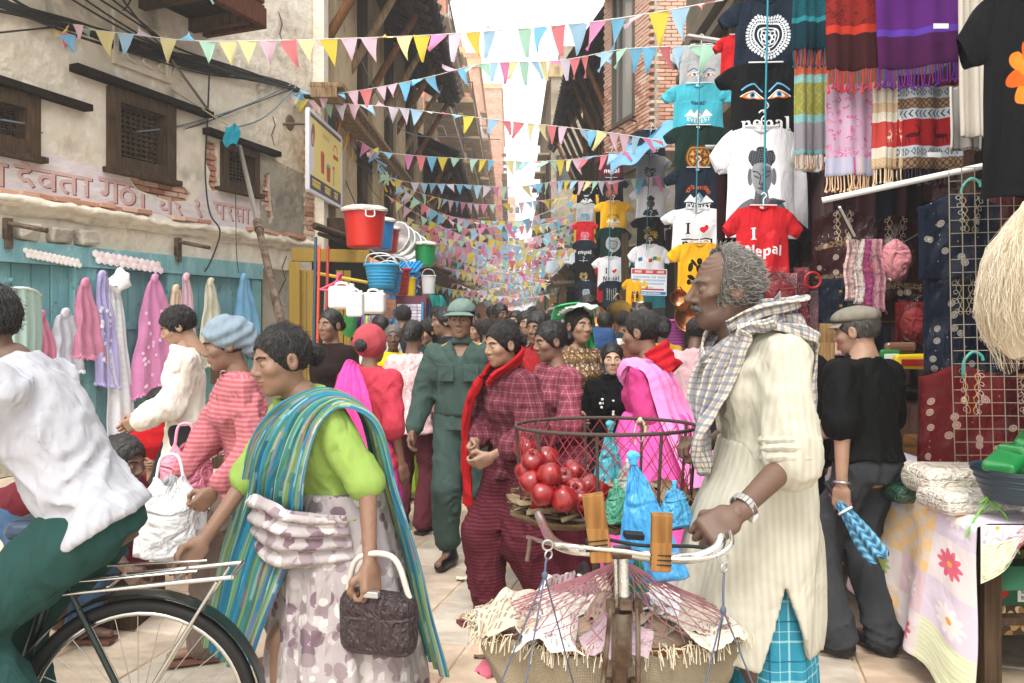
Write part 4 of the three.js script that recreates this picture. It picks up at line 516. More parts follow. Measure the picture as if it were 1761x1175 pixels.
[
[1236, 1404, -4, 125, 6.3, navy, (g) => PR.mandala(g), 0.5, 0.92, 'navy shirt with a white mandala, topmost of the nearest shirt column'],
[1229, 1402, 107, 232, 6.2, blk, (g) => PR.eyes(g, '#6db4dc', '#f4f4f4', 'nepal'), 0.46, 0.95, 'black shirt with painted eyes and the word nepal'],
[1221, 1396, 216, 410, 6.1, wht, (g) => PR.buddha(g), 0.5, 1.1, 'white shirt with a grey Buddha head, behind the red shirt'],
[1242, 1380, 352, 486, 5.9, red, (g) => { g.translate(0, -10); PR.love(g, '#fff', 'Nepal', '#d8343a', sans(34)); }, 0.5, 1.0, 'small red shirt reading I heart Nepal under the Buddha shirt'],
[1150, 1262, 76, 165, 9.9, gry, (g) => PR.eyes(g, '#3a5a7a', '#f4f4f4'), 0.6, 0.8, 'grey shirt with painted eyes, top of the second column'],
[1137, 1264, 142, 232, 9.7, cyn, (g) => PR.peak(g, 'KATHMANDU', 'EVEREST', 'NEPAL', '#1c4a66'), 0.55, 0.85, 'turquoise shirt with a white mountain print'],
[1140, 1262, 214, 302, 9.6, grn, (g) => PR.wheel(g), 0.64, 0.95, 'dark green shirt with a round golden wheel'],
[1140, 1260, 287, 368, 9.5, navy, (g) => PR.peak(g, 'TOP OF THE WORLD', 'EVEREST', 'NEPAL'), 0.64, 0.95, 'navy shirt with an orange and white mountain print'],
[1136, 1262, 357, 432, 9.4, wht, (g) => PR.lovedeva(g), 0.6, 1, 'white shirt with I heart nepal, above the yellow shirt'],
[1147, 1258, 416, 512, 9.2, yel, (g) => PR.ganesh(g), 0.52, 0.95, 'yellow shirt with a black elephant god, bottom of the second column'],
[1083, 1156, 222, 272, 14.4, navy, (g) => PR.peak(g, 'NEPAL', 'EVEREST', 'TREK', '#d04a5a'), 0.6, 0.9, 'navy shirt under the blue tarpaulin'],
[1081, 1156, 266, 326, 14.3, gry, (g) => PR.tree(g), 0.55, 0.8, 'grey shirt with a dark tree print'],
[1082, 1156, 320, 378, 14.2, wht, (g) => { g.scale(1.2, 1.2); PR.buddha(g, ['#222', '#444', '#666']); }, 0.55, 0.6, 'white shirt with a small dark Buddha head'],
[1084, 1154, 372, 426, 14.1, blk, (g) => PR.lion(g), 0.55, 0.85, 'black shirt with a golden mask print'],
[1079, 1155, 420, 506, 14, wht, (g) => PR.squares(g), 0.28, 1, 'white shirt with small coloured squares behind the printed notice'],
[1069, 1114, 478, 530, 13.8, yel, (g) => PR.figures(g), 0.6, 1.1, 'small yellow shirt with two figures'],
[1022, 1082, 262, 314, 15.6, mar, (g) => PR.word(g, 'nepal', '#f4f4f4', 34), 0.62, 1, 'maroon shirt with the word nepal, top of the fourth column'],
[1020, 1082, 305, 352, 15.5, navy, (g) => PR.wheel(g, '#a8643c'), 0.6, 0.8, 'navy shirt with a small bronze wheel'],
[1021, 1088, 345, 396, 15.4, yel, (g) => PR.peak(g, 'TOP OF THE WORLD', 'NEPAL', '', '#8a6420', '#fff6dc'), 0.65, 0.85, 'yellow shirt with a pale mountain print in the fourth column'],
[1021, 1087, 390, 446, 15.3, grn, (g) => PR.mandala(g), 0.52, 0.8, 'dark green shirt with a white mandala'],
[1017, 1085, 441, 494, 15.2, wht, (g) => PR.love(g, '#16181c', 'Nepal', '#d2202a', sans(32)), 0.55, 0.95, 'white shirt reading I heart Nepal in the fourth column'],
[1028, 1075, 482, 528, 14.9, navy, (g) => PR.rows(g), 0.5, 0.9, 'small navy shirt printed with rows of white signs'],
[984, 1033, 321, 356, 17.2, blk, (g) => PR.peak(g, 'EVEREST', 'NEPAL', '', '#e8e8e8'), 0.65, 1, 'black shirt, top of the farthest column'],
[982, 1030, 348, 386, 17.1, gry, (g) => { g.scale(0.7, 0.7); PR.mandala(g, '#3a8cb4'); }, 0.7, 1, 'grey shirt with a blue emblem in the farthest column'],
[983, 1029, 380, 418, 17, red, (g) => { g.scale(0.8, 0.8); PR.mandala(g, '#e8a0b8'); }, 0.65, 0.8, 'red shirt with a pale emblem in the farthest column'],
[983, 1028, 412, 456, 16.9, navy, (g) => PR.word(g, 'nepal', '#f4f4f4', 40), 0.5, 1, 'navy shirt with the word nepal in the farthest column'],
[981, 1026, 448, 496, 16.8, blk, (g) => PR.wheelC(g), 0.55, 0.9, 'black shirt with an orange and green rosette'],
[990, 1025, 482, 524, 16.6, navy, (g) => PR.mandala(g, '#d0d8e0'), 0.5, 0.75, 'small navy shirt with a white ring, bottom of the farthest column'],
[1652, 1900, -24, 340, 3.3, blk, (g) => PR.flower(g), 0.42, 0.75, 'large black shirt with an orange flower at the upper right corner'],
[1226, 1310, 60, 140, 6.8, red, null, 0, 1, 'red shirt peeking out behind the navy mandala shirt'],
[1226, 1420, 236, 400, 6.5, wht, null, 0, 1, 'plain white shirt hanging behind the Buddha shirt'],
[1250, 1398, 372, 494, 6.4, blk, null, 0, 1, 'plain black shirt behind the small red shirt'],
[1022, 1050, 440, 520, 15.9, red, null, 0, 1, 'red shirt edge between the two white and navy shirts'],
[1088, 1160, 425, 530, 14.6, cyn, null, 0, 1, 'turquoise shirt behind the printed notice'],
[978, 1034, 326, 420, 17.6, yel, null, 0, 1, 'yellow shirt behind the black and grey shirts of the farthest column'],
[984, 1040, 440, 530, 17.5, blk, null, 0, 1, 'plain black shirt low in the farthest column'],
].forEach(([x0, x1, y0, y1, d, color, draw, pos, ps, label], i) => tshirt({ x0, x1, y0, y1, d, color, draw, pos, ps, label, sd: i + 1, turn: -0.1 + 0.04 * (i % 4), kid: y1 - y0 < 150 && d < 6 }));
for (const [x, y0, y1, d, w] of [[1320, -20, 360, 6.0, 'nearest'], [1203, 120, 365, 9.3, 'second'], [1118, 215, 430, 13.9, 'third'], [1052, 262, 490, 15.1, 'fourth']]) solo('twine', T([at(x + 1, y0, d), at(x - 3, (y0 + y1) / 2, d - 0.02), at(x - 6, y1, d)], 0.0075, 6), cordM, 'turquoise cord running down the ' + w + ' column of shirts', 'twine');
solo('hanging_rail', rod(at(1185, 62, 10.2), at(1260, 74, 8.6), 0.03), steel, 'steel rail above the grey eyes shirt', 'rail');
solo('printed_notice', B(px2m(62, 13.8), px2m(46, 13.8), 0.012, ...at(1116, 485, 13.8).toArray(), -0.04, 0.05, -0.03), mat(0xffffff, 0.7, { map: ctex(512, 380, (g, w, h) => {
g.fillStyle = '#e4eaf2'; g.fillRect(0, 0, w, h); g.fillStyle = '#c43a3a'; g.fillRect(10, 14, w - 20, 66); g.fillStyle = '#f4e8e8';
for (let k = 0; k < 3; k++) { const x = 50 + k * 160; g.fillRect(x, 30, 100, 7); for (let i = 0; i < 5; i++) { g.fillRect(x + 8 + i * 20, 30, 6, 34); g.beginPath(); g.arc(x + 4 + i * 20, 52, 7, 0, 7); g.fill(); } }
g.strokeStyle = '#4a86b8'; g.lineWidth = 4; for (let r = 0; r < 3; r++) { g.beginPath(); const y = 112 + r * 46; for (let x = 30; x < w - 30; x += 22) { if (hsh(x, r, 1) < 0.15) continue; g.moveTo(x, y); g.lineTo(x + 20, y); g.moveTo(x + 14, y); g.lineTo(x + 14, y + 24); g.moveTo(x + 12, y + 14); g.arc(x + 7, y + 14, 6, 0, 5); } g.stroke(); }
g.fillStyle = '#b83a3a'; g.fillRect(20, 284, w - 60, 24); g.fillStyle = '#2f74b4'; g.fillRect(10, 326, w - 20, 44); g.fillStyle = '#eef4fa'; g.font = sans(30); g.textAlign = 'center'; g.fillText('WELCOME ENTERPRISES', w / 2, 360); g.fillStyle = '#c44a4a'; g.font = sans(22); g.fillText('FIXED PRICE', w / 2, 276);
}) }), 'printed paper notice in red and blue pinned to a white shirt', 'notice');
solo('blue_tarpaulin', sheet((u, v) => { const p = at(lerp(1050, 1170, u), lerp(lerp(268, 200, u), lerp(300, 232, u), v) + 6 * sin(u * 14 + v * 3), lerp(15.4, 13.6, u) - 1.4 * v + 0.2 * ns(u * 6, v * 4)); return p.toArray(); }, 30, 12, 0.01), phys(0x62b4e0, 0.5, { transmission: 0.2, thickness: 0 }), 'light blue tarpaulin rigged above the third column of shirts', 'tarpaulin');
solo('shop_awning', sheet((u, v) => { const p = at(lerp(938, 1000, u), lerp(470, 448, u) - 22 * v + 5 * sin(u * 9), lerp(20, 18, u) + 1.2 * v); return p.toArray(); }, 14, 6, 0.02), mat(0xb4c4d0, 0.6), 'pale blue awning edge beside the farthest column of shirts', 'awning');
// ---------------------------------------------------------------- shawls
function shawl(x0, x1, y0, y1, d, draw, label, fringe, fl = 0.16, sd = 1, skew = 0) {
reseed(sd * 31); const W = px2m(x1 - x0, d), H = px2m(y1 - y0, d), c = at((x0 + x1) / 2, y0, d), g = thing('shawl', label, 'shawl', c, -0.12);
const z = (x, v) => 0.02 * sin(x / W * 9 + sd) * (0.3 + v) + 0.012 * sin(x / W * 23 + sd * 2) + 0.01 * ns(x * 9, v * 4, sd), yb = (x) => -H - skew * x / W;
const tex = ctex(320, Math.round(min(700, 320 * H / W)), draw);
part(g, 'cloth', sheet((u, v) => { const x = (u - 0.5) * W; return [x * (1 + 0.02 * sin(v * 5 + sd)), lerp(0, yb(x), v), z(x, v)]; }, 28, 24, 0.012), mat(0xffffff, 0.95, { map: tex, bumpMap: weave, bumpScale: 0.002 }));
const n = fl < 0.03 ? 0 : Math.round(W / 0.017), per = fringe.map(() => []);
for (let i = 0; i < n; i++) { const x = (i + 0.5) / n * W - W / 2, l = fl * rnd(0.85, 1.1), y = yb(x), zz = z(x, 1); per[i % fringe.length].push(T([[x, y + 0.01, zz], [x + rnd(-0.006, 0.006), y - l * 0.5, zz + rnd(-0.008, 0.008)], [x + rnd(-0.012, 0.012), y - l, zz + rnd(-0.012, 0.012)]], 0.0048, 4, 4), S(0.0075, 1, 1.4, 1, 5, x, y - l * 0.98, zz)); }
if (n) fringe.forEach((c, i) => part(g, 'fringe', per[i], mat(c, 0.95)));
return g;
}
const paisley = (g, w, h, c1, n = 60, lw = 2) => { g.strokeStyle = c1; g.lineWidth = lw; for (let i = 0; i < n; i++) { const x = rnd(0, w), y = rnd(0, h), r = rnd(8, 26), a = rnd(0, 6.3); g.beginPath(); for (let t = 0; t < 5; t += 0.25) { const q = r * (1 - t / 5.5); g.lineTo(x + q * cos(a + t), y + q * sin(a + t)); } g.stroke(); } };
const bandsY = (g, w, h, list) => { let y = 0; for (const [f, c, fn] of list) { g.fillStyle = c; g.fillRect(0, y, w, f * h + 1); if (fn) { g.save(); g.beginPath(); g.rect(0, y, w, f * h); g.clip(); g.translate(0, y); fn(g, w, f * h); g.restore(); } y += f * h; } };
const diamonds = (c, s = 18) => (g, w, h) => { g.strokeStyle = c; g.lineWidth = 3; for (let x = -s; x < w + s; x += s) { g.beginPath(); g.moveTo(x, 0); g.lineTo(x + h / 2, h / 2); g.lineTo(x, h); g.moveTo(x, 0); g.lineTo(x - h / 2, h / 2); g.lineTo(x, h); g.stroke(); } };
const hooks = (c) => (g, w, h) => { g.strokeStyle = c; g.lineWidth = 3; for (let x = 16; x < w; x += 44) { for (const s of [-1, 1]) { g.beginPath(); g.moveTo(x + s * 4, h * 0.5); g.lineTo(x + s * 16, h * 0.22); g.lineTo(x + s * 18, h * 0.5); g.lineTo(x + s * 16, h * 0.78); g.closePath(); g.stroke(); } } };
const chev = (c) => (g, w, h) => { g.fillStyle = c; for (let x = 6; x < w; x += 24) { g.beginPath(); g.moveTo(x + 14, h * 0.15); g.lineTo(x + 20, h * 0.15); g.lineTo(x + 8, h * 0.5); g.lineTo(x + 20, h * 0.85); g.lineTo(x + 14, h * 0.85); g.lineTo(x, h * 0.5); g.fill(); } };
const deer = (g, x, y, s, c, f = 1) => { g.save(); g.translate(x, y); g.scale(s * f, s); g.fillStyle = g.strokeStyle = c; g.lineWidth = 3; g.beginPath(); g.ellipse(0, 0, 24, 10, -0.05, 0, 7); g.fill(); g.beginPath(); g.moveTo(14, -4); g.lineTo(26, -26); g.lineTo(40, -26); g.lineTo(30, -16); g.lineTo(24, 6); g.fill(); for (const [a, b] of [[-20, -24], [-14, -10], [14, 8], [20, 30]]) { g.beginPath(); g.moveTo(a, 4); g.lineTo(b, 34); g.stroke(); } for (const [a, b] of [[20, -52], [34, -50], [10, -44]]) { g.beginPath(); g.moveTo(27, -26); g.quadraticCurveTo(a - 6, -40, a, b); g.stroke(); } g.restore(); };
shawl(1364, 1424, -60, 84, 5.55, (g, w, h) => { reseed(3); bandsY(g, w, h, [[0.62, '#1b5a66', (k, a, b) => paisley(k, a, b, '#123c48', 160)], [0.06, '#2f8f9c'], [0.32, '#123844']]); }, 'teal shawl with a dark border, hanging left of the red one', [0x1b5a66, 0x9c3a34, 0x24406c], 0.12, 3);
shawl(1368, 1422, 70, 266, 5.6, (g, w, h) => { reseed(4); bandsY(g, w, h, [[0.3, '#d46a48', (k, a, b) => paisley(k, a, b, '#e89a74', 90)], [0.07, '#8cc4c4', (k, a, b) => paisley(k, a, b, '#c8dcc8', 20)], [0.28, '#9a9a4c', diamonds('#c4c484', 80)], [0.07, '#8cc4c4', (k, a, b) => paisley(k, a, b, '#c8dcc8', 20)], [0.24, '#a09ca4'], [0.04, '#8cc4c4']]); }, 'shawl banded in orange, olive and grey below the teal shawl', [0xd8b48c, 0xb88c6c], 0.1, 4);
shawl(1424, 1512, -80, 120, 5.0, (g, w, h) => { reseed(5); bandsY(g, w, h, [[0.62, '#8a2824', (k, a, b) => paisley(k, a, b, '#3c1414', 130, 3)], [0.07, '#c43c2c'], [0.31, '#401c20']]); }, 'dark red paisley shawl with scarlet fringe', [0xd03a2c, 0xb83030, 0x8a4a6a], 0.135, 5, 0);
shawl(1509, 1660, -80, 114, 4.9, (g, w, h) => { bandsY(g, w, h, [[0.66, '#5a2472'], [0.06, '#5c3ca4'], [0.28, '#4c1a4c']]); }, 'plain purple shawl with violet fringe and a paper label', [0x5a2c84, 0x7a2c5c, 0x4a2a94], 0.125, 6, -0.04);
{ const p = at(1614, 48, 4.82); solo('price_label', B(0.09, 0.03, 0.004, p.x, p.y, p.z + 0.03), tagM, 'white paper label on the purple shawl', 'label'); }
shawl(1423, 1507, 145, 302, 5.15, (g, w, h) => { reseed(8); bandsY(g, w, h, [[0.8, '#d4b0c8', (k, a, b) => { paisley(k, a, b, '#d85c98', 40, 7); paisley(k, a, b, '#e07cac', 40, 5); paisley(k, a, b, '#b8c8dc', 24, 4); }], [0.2, '#c8c4d8', (k, a, b) => { for (let x = 0; x < a; x += 40) { k.fillStyle = pick(['#d8669c', '#d8c0b8', '#b8bcd4']); k.fillRect(x, 0, 20, b); } }]]); }, 'pink and pale blue paisley shawl under the dark red one', [0xe2c6a0, 0xcfa888], 0.1, 8);
const deerTex = (c, deerC, w0) => (g, w, h) => bandsY(g, w, h, [[0.13, c[5]], [0.12, c[0], hooks(c[1])], [0.11, c[2], diamonds(c[3], 26)], [0.11, c[0], chev(c[1])], [0.29, c[4], (k, a, b) => { for (let x = w0, i = 0; x < a + 20; x += 150, i++) deer(k, x, b * 0.62, 1.25, deerC, i % 2 ? -1 : 1); }], [0.12, c[0], hooks(c[1])], [0.12, c[2], diamonds(c[3], 26)]]);
shawl(1503, 1550, 140, 290, 5.05, deerTex(['#ece4d4', '#e8dcc8', '#d8b890', '#e8d4b4', '#cc4c44', '#e4d0b8'], '#f4d8c0', 160), 'narrow cream and coral shawl with one pale reindeer', [0xe2c8a4], 0.1, 9);
shawl(1547, 1650, 128, 290, 5.0, deerTex(['#b8c0c8', '#34383e', '#94765c', '#34241e', '#9c1e24', '#8c2420'], '#48161a', 70), 'red and grey shawl with a row of dark reindeer', [0x2c3444, 0x4a3a3a, 0x24303c], 0.1, 10);
{ const p = at(1602, 268, 4.95); solo('price_label', B(0.085, 0.03, 0.004, p.x, p.y, p.z + 0.035), tagM, 'white paper label on the reindeer shawl', 'label'); }
shawl(1650, 1694, -60, 236, 4.5, (g, w, h) => { g.fillStyle = '#d8d0c2'; g.fillRect(0, 0, w, h); }, 'plain beige cloth hanging beside the large black shirt', [0xd8d0c2], 0.01, 12);
shawl(1634, 1690, 150, 258, 4.6, (g, w, h) => { g.fillStyle = '#d4d0cc'; g.fillRect(0, 0, w, h); for (let i = 0; i < 40; i++) { g.fillStyle = pick(['#b4483c', '#3c7c58', '#2c2c3c', '#c8a84c']); g.fillRect(i * 8, h - 22, 5, 20); } }, 'pale cloth with a small striped border under the beige one', [0x6a4a4a, 0x3c4c5c], 0.02, 13);
solo('white_pole', rod(at(1414, 345, 4.2), at(1690, 286, 3.9), 0.016, 0.016, 12), mat(0xdcdcd8, 0.4), 'long white pole propped slanting under the shawls', 'pole');
// ---------------------------------------------------------------- goods of the right-hand shop
const wrap = phys(0xffffff, 0.05, { transmission: 1, thickness: 0, ior: 1.22, bumpMap: reT(crease, 2), bumpScale: 0.008 });
const milky = phys(0xf4f6f8, 0.25, { transmission: 0.55, thickness: 0, bumpMap: crease, bumpScale: 0.02 });
function garment(name, label, cat, x0, x1, y0, y1, d, draw, o = {}) {   // a folded embroidered garment hung in clear film
const W = px2m(x1 - x0, d), H = px2m(y1 - y0, d), g = thing(name, label, cat, at((x0 + x1) / 2, y0, d), o.turn ?? -0.15, o.group), s = (o.sd ?? x0) * 0.37, sh = o.sh ?? 0.14;
const z = (x, y) => 0.02 * ns(x * 9 + s, y * 7, s) + 0.012 * sin(x * 26 + s), top = (x) => -sh * W * sst(0.1, 1, abs(x) / (W / 2)) * (o.neck ? 1 : 0.5);
part(g, 'cloth', sheet((u, v) => { const x = (u - 0.5) * W * 0.94; return [x, lerp(top(x), -H, v), z(x, v * H)]; }, 22, 22, 0.03), mat(0xffffff, 0.9, { map: ctex(Math.round(min(320, 800 * W / H)), Math.round(min(800, 320 * H / W)), draw), bumpMap: crease, bumpScale: 0.012 }));
if (o.film !== false) part(g, 'clear_film', sheet((u, v) => { const x = (u - 0.5) * W * 1.04; return [x, lerp(0.03, -H - 0.02, v), z(x, v * H) + 0.04 + 0.02 * ns(x * 13 + s, v * 6 + x * 8, 3) + 0.007 * ns(x * 30, v * 14 + x * 20, 5)]; }, 34, 34), wrap);
if (o.hook) part(g, 'hanger_hook', T([[0, -0.04, 0.02], [0, 0.03, 0.04], [0.04, 0.07, 0.04], [0.075, 0.05, 0.04], [0.08, 0.03, 0.04]], 0.007, 6), mat(o.hook, 0.4));
return g;
}
const embroid = (base, gold, spots, opt = {}) => (g, w, h) => {
reseed(opt.sd ?? 5); g.fillStyle = base; g.fillRect(0, 0, w, h);
for (let i = 0; i < spots; i++) { const x = rnd(20, w - 20), y = rnd(h * 0.2, h - 10); g.strokeStyle = '#d8cdb8'; g.fillStyle = '#c4b69c'; g.lineWidth = 2.5; if (i % 2) { for (const r of [13, 8]) { g.beginPath(); g.arc(x, y, r, 0, 7); g.stroke(); } g.beginPath(); g.arc(x, y, 4, 0, 7); g.fill(); } else { g.beginPath(); g.arc(x, y, 2.4, 0, 7); g.fill(); } }
if (opt.neckline) for (const s of [-1, 1]) { g.strokeStyle = gold; g.lineWidth = 4; g.beginPath(); for (let t = 0; t <= 1; t += 0.03) g.lineTo(w * opt.neckline + s * (26 - 16 * t + 5 * sin(t * 26)), h * 0.45 * t); g.stroke(); g.strokeStyle = '#e2d8c4'; g.lineWidth = 2; g.beginPath(); for (let t = 0; t <= 1; t += 0.03) g.lineTo(w * opt.neckline + s * (38 - 18 * t - 5 * sin(t * 26)), h * 0.45 * t); g.stroke(); for (let t = 0.1; t < 1; t += 0.2) { g.beginPath(); g.arc(w * opt.neckline + s * (46 - 18 * t), h * 0.45 * t, 8, 0, 7); g.stroke(); } }
if (opt.bands) for (const [y, hh] of opt.bands) { for (let x = 4; x < w; x += 6) for (let q = 0; q < hh; q += 6) { g.fillStyle = hsh(x, q, 2) < 0.75 ? gold : base; g.fillRect(x, h * y + q, 4, 4); } }
if (opt.stars) for (let i = 0; i < opt.stars; i++) { const x = rnd(16, w - 16), y = rnd(10, h - 10); g.strokeStyle = gold; g.lineWidth = 3; for (let k = 0; k < 5; k++) { const a = k * PI * 0.4; g.beginPath(); g.moveTo(x, y); g.lineTo(x + 13 * cos(a), y + 13 * sin(a)); g.stroke(); } }
};
garment('kurta', 'navy embroidered kurta in clear film, upper one on the wire grid', 'kurta', 1584, 1716, 335, 480, 3.85, embroid('#131c2e', '#b8985c', 16, { neckline: 0.6, sd: 2 }), { hook: 0x4fb8a8, neck: true, sd: 3 });
garment('kurta', 'navy embroidered kurta in clear film, lower one on the wire grid', 'kurta', 1592, 1720, 462, 640, 3.9, embroid('#101a2e', '#b8985c', 22, { neckline: 0.5, sd: 7 }), { neck: true, sd: 5 });
garment('kurta', 'dark red embroidered kurta in clear film on the wire grid', 'kurta', 1582, 1724, 630, 812, 3.75, embroid('#5e1116', '#b8944c', 24, { neckline: 0.62, sd: 9 }), { hook: 0x4fb8a8, neck: true, sd: 8 });
garment('kurta', 'dark red embroidered kurta edge at the right frame border', 'kurta', 1710, 1850, 640, 790, 3.95, embroid('#4c1015', '#b8944c', 20, { neckline: 0.4, sd: 12 }), { neck: true, sd: 11 });
garment('kurta', 'dark cloth in film behind the pale wool bundle', 'kurta', 1690, 1850, 330, 640, 4.05, embroid('#3a1418', '#8c7048', 20, { sd: 14 }), { sd: 14 });
garment('sweater', 'maroon sweater with beaded bands and neckline, left one', 'sweater', 1398, 1500, 362, 484, 5.3, embroid('#2e0e10', '#9c8a64', 12, { bands: [[0.44, 26], [0.9, 22]], neckline: 0.5, sd: 3 }), { neck: true, sd: 21, film: true });
garment('sweater', 'maroon sweater with beaded neckline, partly behind the film bags', 'sweater', 1482, 1596, 372, 516, 5.6, embroid('#2a0c0f', '#9c8a64', 14, { bands: [[0.8, 30]], neckline: 0.5, sd: 6 }), { neck: true, sd: 22, film: false });
garment('folded_cloth', 'navy cloth with golden stars folded in shiny film', 'cloth', 1408, 1490, 480, 572, 5.2, embroid('#0d1526', '#c4a24c', 0, { stars: 9, sd: 8 }), { sd: 23, sh: 0 });
garment('folded_cloth', 'dark brown cloth with golden border above the cap', 'cloth', 1484, 1545, 492, 560, 5.7, embroid('#3a1310', '#8a6a34', 4, { bands: [[0, 10], [0.88, 12]], sd: 18 }), { sd: 24, sh: 0, film: false });
garment('folded_cloth', 'dark red sparkling cloth bag hung beside the upper kurtas', 'cloth', 1540, 1592, 520, 596, 5.0, embroid('#6a1014', '#a83a34', 10, { sd: 20 }), { sd: 25, sh: 0 });
[[1322, 1352, 468, 640, '#5c1a24'], [1346, 1372, 470, 690, '#7a5058'], [1366, 1392, 460, 700, '#6a2434'], [1386, 1412, 500, 690, '#8c6a70']].forEach(([a, b, c, d, col], i) => garment('sari_roll', ['dark red sari in film, left of the row beside the old man', 'dusty pink sari in film, second of the row', 'wine red sari in film, third of the row', 'greyish pink sari in film, right of the row by the wooden post'][i], 'sari', a, b, c, d, 5.4 + i * 0.03, (g, w, h) => { reseed(i + 40); g.fillStyle = col; g.fillRect(0, 0, w, h); for (let k = 0; k < 900; k++) { g.fillStyle = pick(['rgba(220,190,190,0.6)', 'rgba(40,8,12,0.5)', 'rgba(200,160,120,0.5)']); g.fillRect(rnd(0, w), rnd(0, h), 4, 5); } }, { sd: i + 30, sh: 0 }));
{ // red glossy bundle and film bags
const bag = (label, x, y, d, w, h, c, nm = 'film_bag') => { const W = px2m(w, d), H = px2m(h, d), g = thing(nm, label, 'bag', at(x, y, d)); part(g, 'contents', wob(S(1, W * 0.44, H * 0.42, 0.07, 20, 0, -H * 0.04, 0), 0.012, 30), mat(c, 0.8, { bumpMap: crease, bumpScale: 0.03 })); part(g, 'film', wob(S(1, W * 0.5, H * 0.5, 0.09, 28), 0.014, 22), wrap); part(g, 'neck', [LA([[0.012, 0], [0.02, 0.03], [0.05, 0.07]], 10, 0, H * 0.46, 0)], wrap); };
bag('film bag of red bangles and white lace, left of two on the line', 1490, 455, 4.75, 46, 66, 0xa8484c); bag('film bag of pink cloth and red beads, right of two on the line', 1538, 445, 4.7, 62, 84, 0xc47c84); bag('glossy dark red bundle behind the old man', 1340, 505, 5.2, 60, 60, 0x6e1218); bag('dark red bundle in film under the maroon sweaters', 1572, 556, 4.9, 50, 66, 0x7c1418);
const sc = thing('scarf_row', 'pink, white and magenta sequinned scarves hung in film on the line', 'scarf', at(1478, 412, 4.7)); [[-0.05, 0xd8b4b0], [0.0, 0xe4d4cc], [0.045, 0xa83c78], [0.09, 0xc88c98]].forEach(([x, c], i) => part(sc, 'scarf', sheet((u, v) => [x + (u - 0.5) * 0.06 + 0.06 * v * (i - 1) * 0.2 + 0.008 * sin(v * 9 + i), -0.36 * v * (1 + 0.06 * i), 0.02 * cos(u * 9 + i) + i * 0.004], 8, 16, 0.015), mat(c, 0.7, { bumpMap: bumpFine, bumpScale: 0.02 })));
part(sc, 'film', sheet((u, v) => [(u - 0.5) * 0.28 + 0.02, 0.03 - 0.42 * v, 0.05 + 0.02 * ns(u * 9, v * 9, 4)], 20, 24), wrap);
solo('washing_line', T([at(1440, 352, 4.6), at(1466, 404, 4.66), at(1500, 418, 4.7), at(1545, 420, 4.7), at(1592, 395, 4.6)], 0.006, 5), cableM, 'dark line holding the film bags under the white pole', 'line');
solo('white_stick', rod(at(1444, 356, 4.5), at(1470, 406, 4.65), 0.007), mat(0xe0dcd2, 0.5), 'short pale stick under the white pole', 'stick');
const bg2 = thing('bangle', 'red bangle hung beside the left maroon sweater', 'bangle', at(1398, 482, 5.1)); part(bg2, 'ring', put(new THREE.TorusGeometry(0.05, 0.008, 8, 24)), mat(0xa01c24, 0.3));
}
{ // wire display grid
const g = thing('wire_grid', 'white wire display grid hung in front of the kurtas', 'grid', at(1632, 290, 3.62), -0.1), W = 0.5, H = 1.42, wm = mat(0x9c917e, 0.4);
for (let i = 0; i <= 9; i++) part(g, 'wire', T([[i * W / 9, 0, 0], [i * W / 9 + 0.006, -H * 0.5, 0.008], [i * W / 9 + 0.03, -H, 0]], 0.0022, 5), wm);
for (let i = 0; i <= 24; i++) part(g, 'wire', T([[0.03 * i / 24, -H * i / 24, 0.004], [W * 0.5, -H * i / 24 + 0.004, 0.01], [W + 0.02 * i / 24, -H * i / 24, 0.004]], 0.0018, 5), wm);
}
{ // bundle of pale animal hair
reseed(66); const d = 2.95, g = thing('wool_bundle', 'hanging bundle of long pale yellow animal hair', 'wool bundle', at(1784, 356, d)), pr = [[0.03, 0.02], [0.08, -0.05], [0.15, -0.16], [0.18, -0.28], [0.185, -0.4], [0.165, -0.49], [0.11, -0.555]];
const rad = (t) => { const q = t * (pr.length - 1), i = min(pr.length - 2, floor(q)); return [lerp(pr[i][0], pr[i + 1][0], q - i), lerp(pr[i][1], pr[i + 1][1], q - i)]; };
part(g, 'core', wob(LA(pr.map(([r, y]) => [r * 0.94, y]), 40), 0.02, 9), mat(0xd8cab0, 0.95));
const hm = [0xeadfc8, 0xdccfb2, 0xf4ecda, 0xccb992], lots = [[], [], [], []];
for (let i = 0; i < 3000; i++) { const a = rnd(0, 2 * PI), t0 = rnd(0, 0.55), t1 = min(1.0, t0 + rnd(0.25, 0.5)), pts = []; for (let k = 0; k <= 4; k++) { const [r, y] = rad(lerp(t0, t1, k / 4)), q = r * (1 + 0.1 * ns(a * 3, k + i)) + 0.006, b = a + 0.12 * ns(i, k); pts.push([q * cos(b), y - (t1 > 0.95 && k === 4 ? rnd(0, 0.07) : 0) + 0.01 * ns(i, k, 4), q * sin(b)]); } lots[i % 4].push(T(pts, rnd(0.0004, 0.0011), 3, 6)); }
lots.forEach((l, i) => part(g, 'hair_strands', l, mat(hm[i], 0.75)).userData.kind = 'stuff');
part(g, 'tie', LA([[0.006, 0.3], [0.01, 0.1], [0.03, 0.02], [0.032, 0]], 12), mat(0xcfc0a2, 0.9));
}
